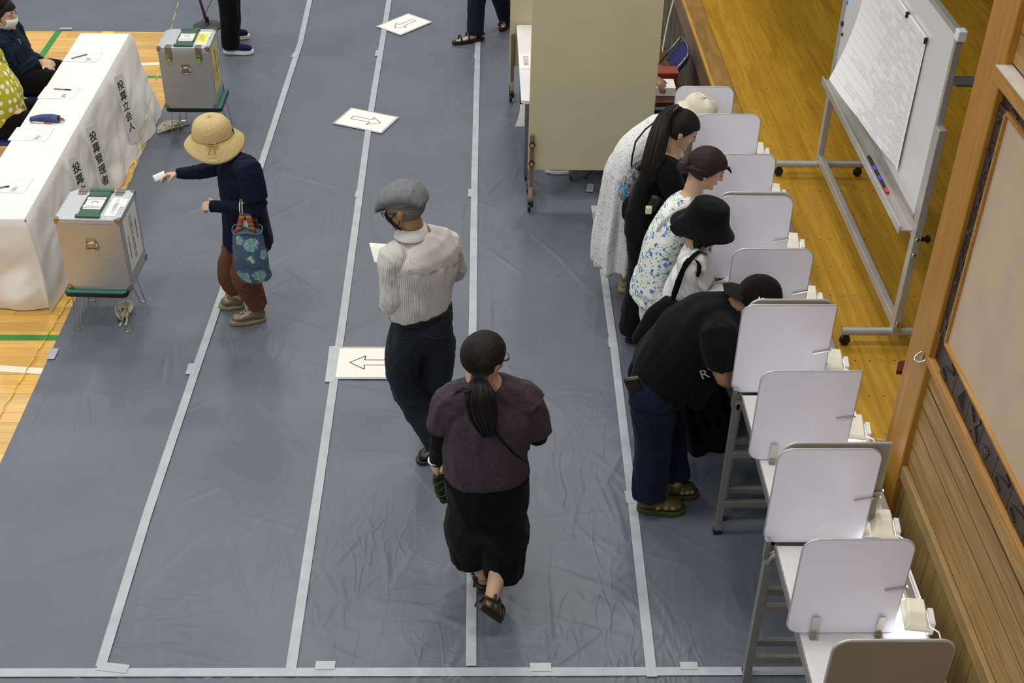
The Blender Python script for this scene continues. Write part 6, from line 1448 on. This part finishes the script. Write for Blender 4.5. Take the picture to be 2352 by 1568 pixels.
bx = B(1490, 482, -.20); t = thing('key_charm', 'small cream cube charm hanging on the black clad woman', 'charm', bx)
MB().cbox(bx, (.036, .03, .045), None).build('cube', plain('charm_cream', '#d8cdb0', .6), t, bevel=.005); MB().tube([bx+Vector((.015, 0, .02)), bx+Vector((.03, .01, .035)), bx+Vector((.05, .03, .03))], .002, 6).build('cord', M_zinc, t)
t = thing('belt_pouch', 'small black pouch at the hip of ponytail woman', 'bag', B(1506, 465, -.18)); sweep(b := MB(), [B(1500, 478, -.17), B(1512, 455, -.17)], [(.04, .03), (.045, .03)], (1, 0, 0), 14); place(fuse(b, .006, 3), 'pouch_body', M_blkl, t)

# ================================================================ person 4: white dress, bending, cream hat
Y0 = 7.2; B = mk(Y0)
pr = person('person in white speckled dress and cream hat bending at the farthest desk', at(1440, 660), 'voters standing at the desks')
J = dict(pel=B(1440, 398), wai=B(1462, 350), che=B(1525, 305), nek=B(1572, 275), shr=B(1548, 318, -.14), shl=B(1552, 302, .14), elr=B(1560, 380, -.15), wrr=B(1610, 360, -.02), ell=B(1575, 370, .16), wrl=B(1620, 350, .1),
         hir=B(1440, 410, -.08), hil=B(1446, 410, .08), knr=B(1440, 510, -.08), knl=B(1445, 505, .08))
hr_, tr_ = at(1420, 668), at(1478, 668); hl, tl = at(1440, 640), at(1490, 640)
for k, h_, t_ in (('r', hr_, tr_), ('l', hl, tl)): J['an'+k] = h_.lerp(t_, .25)+Vector((0, 0, .09)); J['to'+k] = t_+Vector((-.03, 0, .035))
hd = headframe(B(1600, 268), (.80, 0, -.6), (.6, 0, .8))
body(J, hd, SK2, pr, .0085, .95, arm=.95, hands=[((J['wrr'], (.9, .2, -.1), (0, .1, -1)), dict(right=True, curl=.7, s=.9)), ((J['wrl'], (.9, -.2, -.2), (0, 0, -1)), dict(right=False, curl=.4, s=.9))])
n = NT('speckled_white'); a_ = n.attr('pat', (1, 1, 0)); vo = n.t.nodes.new('ShaderNodeTexVoronoi'); vo.inputs['Scale'].default_value = 80; n.l(a_, vo.inputs['Vector'])
sel = n.t.nodes.new('ShaderNodeSeparateColor'); n.l(vo.outputs['Color'], sel.inputs[0]); fm1 = n.math('MULTIPLY', n.math('LESS_THAN', vo.outputs['Distance'], .26), n.math('GREATER_THAN', sel.outputs[0], .3))
n.base(n.mix(fm1, rgb('#dfdfde'), rgb('#7c8088'))); n.set(Roughness=.85); M_speck = n.m
sd = (0, 1, 0)
garment('dress_bodice', M_speck, pr, [*torso_tubes(J, (.17, .165, .17), (.13, .13, .13), hem=J['pel'])], .010, 4, .008, 5, 5, 71)
garment('sleeve', M_speck, pr, [([J['shr'].lerp(J['shl'], .12), J['shr'], J['shr'].lerp(J['elr'], .9)], [.075, .08, .08], (1, 0, 0))], .010, 4, .008, 5, 8, 72)
garment('dress_skirt', M_speck, pr, [([J['wai'].lerp(J['pel'], .3), J['pel'], B(1434, 480), B(1426, 550), B(1424, 598)], [(.15, .125), (.165, .145), (.175, .155), (.185, .165), (.19, .168)], sd)], .012, 4, .003, 9, 2, 73, long_=.022)
M_beige = cloth('beige_shoe', '#a88f6e', '#bda686', 60); M_bsole = plain('beige_sole', '#b8a382', .7)
shoe(pr, hr_+Vector((0, 0, .008)), tr_+Vector((0, 0, .008)), M_beige, M_bsole, .06, .046, .03, laces=M_beige); shoe(pr, hl+Vector((0, 0, .008)), tl+Vector((0, 0, .008)), M_beige, M_bsole, .06, .046, .03, laces=M_beige)
hair_cap(hd, pr, H_dark, .95, .004, .05, -.08)
hat = thing('cream_hat', 'cream soft cotton hat worn by the person in white dress', 'hat', hd@Vector((0, 0, .05))); M_crh = cloth('cream_cotton', '#cfc8ae', '#dcd6bf', 40)
HM = headframe(B(1606, 252), (.9, 0, -.4), (.35, 0, .94))
revolve_hat(hat, HM, [(.002, .085), (.04, .084), (.07, .076), (.090, .058), (.098, .03), (.100, .0), (.104, -.006), (.120, -.022), (.128, -.03)], M_crh, 'crown', wob=lambda r, z, a: (r*(1+.02*math.sin(5*a)), z+.004*math.sin(4*a)), sx=1.0, sy=1.08)
for q in range(6): MB().tube([HM@Vector((r*math.cos(q*PI/3), r*1.08*math.sin(q*PI/3), z+.001)) for r, z in ((.01, .085), (.06, .08), (.09, .058), (.1, .01))], .0015, 5).build('seam', M_crh, hat)
# clear vinyl shoulder bag on her back
bag = thing('clear_bag', 'clear vinyl bag with blue letter and black top slung over the white dress', 'bag', B(1455, 420, -.22))
n = NT('clear_vinyl'); v = n.coord('Object'); n.base(n.ramp(n.noise(v, 30, 3, .6, 1), [(.35, rgb('#2b2b2e')), (.55, rgb('#8d8d90')), (.7, rgb('#c9c9cc'))])); n.set(Roughness=.12, Alpha=.85, Specular_IOR_Level=.8); M_vin = n.m
garment('bag_body', M_vin, bag, [([B(1464, 390, -.24), B(1450, 425, -.27), B(1440, 455, -.27)], [(.05, .05), (.065, .06), (.06, .055)], (1, 0, 0))], .007, 3, .006, 6, 16, 74)
garment('bag_top', M_blkl, bag, [([B(1454, 392, -.25), B(1470, 382, -.24), B(1482, 372, -.2)], [.03, .034, .02], (0, 0, 1))], .007, 3, .004, 6, 10, 75)
text('T', .075, frame(B(1433, 440, -.335), (.93, -.2, .2), (-.2, -.93, .35)), plain('bag_blue', '#3f9ad6', .5), bag, 'bag_letter', bold=.004)
MB().tube([B(1449, 392, -.22), B(1452, 360, -.22), B(1460, 325, -.19), B(1482, 297, -.17), B(1510, 275, -.13), B(1530, 262, -.02)], .006, 6).build('strap', M_blkl, bag, smooth=True)
# ================================================================ seated officials behind the white table
def chair_simple(x, y, label, ang=0.0, group='pipe chairs behind the officials table'):
    t = thing('folding_chair', label, 'chair', (x, y, 0), group); M = Loc(x, y, 0)@Rz(ang)
    MB().prism(rrect(.38, .38, .05, 5), .03, M@Loc(0, 0, .415)).build('seat', M_blue, t, bevel=.006)
    Mb = M@frame((-.22, 0, .70), (0, 1, 0), (.95, 0, .3)); MB().prism(rrect(.38, .20, .06, 5), .022, Mb).build('backrest', M_blue, t, bevel=.005)
    for yy in (-.2, .2):
        MB().tube([M@Vector(p) for p in ((-.24, yy, .80), (-.14, yy, .45), (.18, yy, .012))], .011, 8).build('back_leg', M_pipe, t, smooth=True); MB().tube([M@Vector(p) for p in ((.12, yy, .42), (-.2, yy, .012))], .011, 8).build('front_leg', M_pipe, t, smooth=True)
def seated(label, Y0, X0, head_px, hands_px, top_mat, skirt_mat, seed, group='officials seated at the table', lean=0.0):
    pr = person(label, (X0, Y0, 0), group); hp = aty(*head_px, Y0)
    S = .46
    J = dict(pel=Vector((X0, Y0, S+.11)), wai=Vector((X0+.02+lean*.3, Y0, S+.27)), che=Vector((X0+.05+lean*.7, Y0, S+.46)), nek=Vector((hp.x-.03, Y0, hp.z-.15)))
    J['che'] = J['wai'].lerp(J['nek'], .55)+Vector((-.01, 0, 0))
    J['shr'] = J['che'].lerp(J['nek'], .55)+Vector((.0, -.175, 0)); J['shl'] = J['che'].lerp(J['nek'], .55)+Vector((0, .175, 0))
    hr2, hl2 = at(*hands_px[0], .64), at(*hands_px[1], .62)
    J['wrr'], J['wrl'] = hr2+Vector((-.09, -.02, .02)), hl2+Vector((-.09, .04, .02))
    J['elr'] = J['shr'].lerp(J['wrr'], .5)+Vector((-.05, -.06, -.10)); J['ell'] = J['shl'].lerp(J['wrl'], .5)+Vector((-.05, .06, -.10))
    for k, q in (('r', -1), ('l', 1)):
        J['hi'+k] = J['pel']+Vector((.03, .09*q, -.02)); J['kn'+k] = Vector((X0+.40, Y0+.10*q, S+.05)); J['an'+k] = Vector((X0+.36, Y0+.10*q, .09)); J['to'+k] = J['an'+k]+Vector((.14, 0, -.055))
    hd = headframe(hp, (.97, -.2, -.15), (.12, 0, .99))
    body(J, hd, SK, pr, .0075, 1.0, arm=.95, hands=[((J['wrr'], (.95, .25, -.15), (0, .3, -.9)), dict(right=True, curl=.6, s=.95)), ((J['wrl'], (.9, -.35, -.2), (0, -.2, -.95)), dict(right=False, curl=.6, s=.95))])
    return pr, J, hd
yy1 = at(118, 150, .64).y
pr, J, hd = seated('person in navy jacket and white mask seated at the far end of table', yy1, -3.62, (8, 32), ((120, 146), (122, 158)), None, None, 1)
M_njk = cloth('navy_linen', '#0b1726', '#132538', 45, bscale=200)
garment('jacket', M_njk, pr, [*torso_tubes(J, (.19, .18, .185), (.15, .135, .125))], .010, 5, .011, 5, 6, 81)
for k, o_ in (('r', 'l'), ('l', 'r')): garment('sleeve', M_njk, pr, [([J['sh'+k].lerp(J['sh'+o_], .12), J['sh'+k], J['el'+k], J['wr'+k].lerp(J['el'+k], .1)], [.075, .08, .072, .056], (1, 0, 0))], .009, 4, .010, 5, 10, 82)
garment('collar', M_njk, pr, [([J['nek']+Vector((0, 0, -.06)), J['nek']+Vector((0, 0, .0))], [(.09, .085), (.072, .07)], (0, 1, 0))], .008, 2, .002)
garment('trousers', M_blk, pr, [([J['pel'], J['hi'+k], J['kn'+k], J['an'+k]], [(.16, .13), (.105, .10), (.08, .085), (.07, .07)], (0, 1, 0)) for k in 'rl'], .011, 4, .008, 5, 6, 83)
for k in 'rl': shoe(pr, J['an'+k]+Vector((-.06, 0, -.078)), J['an'+k]+Vector((.17, 0, -.078)), M_blkl, M_black, .05, .044, .02)
face_parts(hd, pr, 1.0, '#a05a4c', '#2a1d16'); hair_cap(hd, pr, H_dark, 1.0, .012, .062, -.06); mask(hd, pr, M_white)
tw = thing('head_scarf', 'black hair cover with tiny white pearls on the masked seated woman', 'hat', hd@Vector((0, -.03, .1)))
mb = MB(); mb.ell(hd@Vector((0, -.03, .055)), (.096, .105, .085), hd.to_3x3().to_4x4(), 24, 14); mb.build('scarf', cloth('scarf_black', '#0b0b0d', '#141417', 50), tw, smooth=True)
for q in range(24):
    a, b_ = rng.uniform(0, 2*PI), rng.uniform(.15, 1.3); MB().ell(hd@Vector((.097*math.sin(b_)*math.cos(a), -.03+.106*math.sin(b_)*math.sin(a), .055+.086*math.cos(b_))), (.003, .003, .003), None, 6, 4).build('pearl', M_white, tw)
MB().tube([J['che']+Vector((.115, -.05, .05)), J['che']+Vector((.13, -.04, -.05))], .004, 6).build('pocket_pen', M_steel, pr)
chair_simple(-3.62, yy1, 'pipe chair under the person in navy jacket')
yy2 = at(60, 245, .64).y
pr, J, hd = seated('person in yellow green polka dot blouse seated at the table', yy2, -3.50, (-44, 88), ((52, 258), (72, 236)), None, None, 2)
n = NT('polka'); a_ = n.attr('pat', (1, 1, 0)); vo = n.t.nodes.new('ShaderNodeTexVoronoi'); vo.inputs['Scale'].default_value = 16.5; vo.inputs['Randomness'].default_value = .3; n.l(a_, vo.inputs['Vector'])
n.base(n.mix(n.math('LESS_THAN', vo.outputs['Distance'], .31), rgb('#b3ae1e'), rgb('#efeee0'))); n.set(Roughness=.75); M_polka = n.m
garment('blouse', M_polka, pr, [*torso_tubes(J, (.21, .20, .195), (.18, .16, .135))], .010, 5, .010, 5, 6, 84)
for k, o_ in (('r', 'l'), ('l', 'r')): garment('sleeve', M_polka, pr, [([J['sh'+k].lerp(J['sh'+o_], .12), J['sh'+k], J['el'+k], J['el'+k].lerp(J['wr'+k], .35)], [.075, .082, .075, .066], (1, 0, 0))], .009, 4, .008, 5, 10, 85)
garment('trousers', M_blk, pr, [([J['pel'], J['hi'+k], J['kn'+k], J['an'+k]], [(.16, .13), (.105, .10), (.08, .085), (.07, .07)], (0, 1, 0)) for k in 'rl'], .011, 4, .008, 5, 6, 86)
for k in 'rl': shoe(pr, J['an'+k]+Vector((-.06, 0, -.078)), J['an'+k]+Vector((.17, 0, -.078)), M_blkl, M_black, .05, .044, .02)
face_parts(hd, pr); hair_cap(hd, pr, H_dark, 1.0, .012, .06, -.07)
wq = J['wrr']; t = thing('wrist_watch', 'white wrist band on the polka dot woman', 'watch', wq); MB().tube([wq+Vector((0, .031*math.cos(a), .031*math.sin(a))) for a in np.linspace(0, 2*PI, 18)[:-1]], .007, 6, closed=True).build('band', M_white, t, smooth=True)
chair_simple(-3.50, yy2, 'pipe chair under the polka dot blouse')

# ================================================================ two people cut off by the top edge
def standing(label, feet, face, h, top_mat, leg_mat, shoe_fn, seed, legw=(.105, .095, .085), group=None, skin=SK):
    (hr_, tr_), (hl, tl) = feet; c = (hr_+hl)/2; f = Vector((*face, 0)).normalized(); r = Vector((f.y, -f.x, 0)); z = lambda q: Vector((0, 0, q*h))
    pr = person(label, c, group); c = c+f*.06
    J = dict(pel=c+z(.53), wai=c+z(.62), che=c+z(.74), nek=c+z(.84), shr=c+z(.81)+r*.17, shl=c+z(.81)-r*.17, elr=c+z(.63)+r*.21, ell=c+z(.63)-r*.21, wrr=c+z(.50)+r*.20+f*.12, wrl=c+z(.50)-r*.20+f*.10, hir=c+z(.51)+r*.085, hil=c+z(.51)-r*.085)
    for k, h_, t_ in (('r', hr_, tr_), ('l', hl, tl)):
        J['an'+k] = h_.lerp(t_, .25)+Vector((0, 0, .09)); J['to'+k] = t_-(t_-h_).normalized()*.03+Vector((0, 0, .035)); J['kn'+k] = J['hi'+k].lerp(J['an'+k], .52)+f*.03
    hd = headframe(c+z(.93)+f*.02, f, (0, 0, 1))
    body(J, hd, skin, pr, .011, 1.0, hands=[((J['wrr'], f*.4+Vector((0, 0, -.9)), -r), dict(right=True, curl=.7)), ((J['wrl'], f*.4+Vector((0, 0, -.9)), r), dict(right=False, curl=.7))])
    garment('top', top_mat, pr, [*torso_tubes(J, (.17, .165, .175), (.12, .115, .12))], .012, 4, .008, 5, 5, seed)
    for k, o_ in (('r', 'l'), ('l', 'r')): garment('sleeve', top_mat, pr, [([J['sh'+k].lerp(J['sh'+o_], .12), J['sh'+k], J['el'+k]], [.072, .075, .065], f)], .012, 4, .006, 5, 8, seed+1)
    garment('trousers', leg_mat, pr, [([J['pel']+Vector((0, 0, .05)), J['hi'+k], J['kn'+k], J['an'+k]+Vector((0, 0, -.02))], [(.15, .12), (legw[0], legw[0]), (legw[1], legw[1]), (legw[2], legw[2])], r) for k in 'rl'], .010, 4, .008, 5, 6, seed+2)
    hair_cap(hd, pr, H_black, 1.0, .010, .055, -.07); face_parts(hd, pr)
    for h_, t_ in ((hr_, tr_), (hl, tl)): shoe_fn(pr, h_, t_)
    return pr
M_purp = cloth('purple_mesh', '#171440', '#211d56', 140); M_wsole = plain('white_sole', '#dcdce0', .5)
standing('person in black trousers and purple sneakers cut off by the picture top', ((at(514, 124), at(584, 124)), (at(520, 92), at(575, 88))), (1, 0), 1.68, M_blk2, M_blk, lambda p, a, b: shoe(p, a+Vector((0, 0, .008)), b+Vector((0, 0, .008)), M_purp, M_wsole, .06, .044, .032, 'sneaker'), 91, (.10, .09, .08))
M_nvt = cloth('ink_trousers', '#11141f', '#191d2b', 90)
standing('person in dark trousers and black sandals striding at the picture top', ((at(1108, 93), at(1040, 104)), (at(1168, 55), at(1150, 74))), (-.9, -.2), 1.70, M_blk2, M_nvt, lambda p, a, b: sandal(a+Vector((0, 0, .022)), b+Vector((0, 0, .022)), (0, 0, 1), p), 94, (.10, .088, .075))
# people half hidden behind the screens
def simple_seated(label, X0, Y0, face, handp, shirt, seed, shoes=None, handl=None):
    pr = person(label, (X0, Y0, 0)); f = Vector((*face, 0)).normalized(); r = Vector((f.y, -f.x, 0)); c = Vector((X0, Y0, 0)); S = .45
    z = lambda q: Vector((0, 0, q)); J = dict(pel=c+z(S+.1), wai=c+z(S+.26)+f*.02, che=c+z(S+.42)+f*.04, nek=c+z(S+.58)+f*.05)
    J['shr'] = c+z(S+.52)+r*.17+f*.04; J['shl'] = c+z(S+.52)-r*.17+f*.04
    J['wrr'] = Vector(handp[0]); J['wrl'] = Vector(handp[1])
    for k in 'rl': J['el'+k] = J['sh'+k].lerp(J['wr'+k], .5)+z(-.07)
    for k, q in (('r', 1), ('l', -1)):
        J['hi'+k] = J['pel']+r*.09*q; J['kn'+k] = c+f*.42+r*.10*q+z(S+.05); J['an'+k] = c+f*.40+r*.10*q+z(.09); J['to'+k] = J['an'+k]+f*.14+z(-.055)
        if shoes: J['an'+k] = shoes[k][0].lerp(shoes[k][1], .25)+z(.09); J['to'+k] = shoes[k][1]+z(.035)
    hd = headframe(c+z(S+.73)+f*.07, f*1.0+z(-.3), (0, 0, 1))
    body(J, hd, SK2, pr, .010, 1.0, hands=[((J['wrr'], f+z(-.3), z(-1)), dict(right=True, curl=.5)), ((J['wrl'], f+z(-.3), z(-1)), dict(right=False, curl=.5))])
    garment('shirt', shirt, pr, [*torso_tubes(J, (.175, .17, .175), (.13, .12, .12))], .012, 4, .008, 5, 5, seed)
    for k, o_ in (('r', 'l'), ('l', 'r')): garment('sleeve', shirt, pr, [([J['sh'+k].lerp(J['sh'+o_], .12), J['sh'+k], J['sh'+k].lerp(J['el'+k], .8)], [.07, .075, .068], f)], .012, 4, .006, 5, 8, seed+1)
    garment('trousers', M_nvt, pr, [([J['pel'], J['hi'+k], J['kn'+k], J['an'+k]], [(.15, .12), (.10, .10), (.08, .08), (.07, .07)], r) for k in 'rl'], .012, 4, .006, 5, 6, seed+2)
    hair_cap(hd, pr, H_black, 1.0, .01, .055, -.07); face_parts(hd, pr)
    for k in 'rl':
        a, b_ = (J['an'+k]-f*.06+z(-.082), J['an'+k]+f*.17+z(-.082)) if not shoes else (shoes[k][0]+z(.008), shoes[k][1]+z(.008))
        shoe(pr, a, b_, M_white, M_wsole, .055, .045, .025, 'sneaker')
    return pr
sh1 = at(1275, 398); sh2 = sh1+Vector((.25, .06, 0)); f_ = Vector((-.9, .1, 0))
simple_seated('person with white sneakers seated behind the large beige screen', 1.0, sh1.y+.10, (-1, 0), ((.62, sh1.y+.3, .66), (.66, sh1.y+.05, .66)), cloth('grey_shirt', '#5a5e66', '#6a6e76', 60), 101,
              {'r': (sh1+Vector((.14, .0, 0)), sh1+Vector((-.08, .02, 0))), 'l': (sh2+Vector((.14, .1, 0)), sh2+Vector((-.08, .12, 0)))})
wr_ = aty(1518, 208, dc.y+.17); wr_.z = max(wr_.z, .79)
simple_seated('person whose tanned forearm reaches to papers beside the beige screen', 1.02, dc.y+1.0, (.5, -.85), ((wr_.x-.05, wr_.y+.0, wr_.z+.02), (1.0, dc.y+.5, .72)), cloth('tan_shirt', '#7a6a4a', '#8a7a58', 60), 104)
chair_simple(1.0, sh1.y+.10, 'pipe chair under the person with white sneakers', PI, 'pipe chairs behind the beige screen'); chair_simple(1.02, dc.y+1.0, 'pipe chair under the person reaching for papers', math.atan2(-.8, .6), 'pipe chairs behind the beige screen')
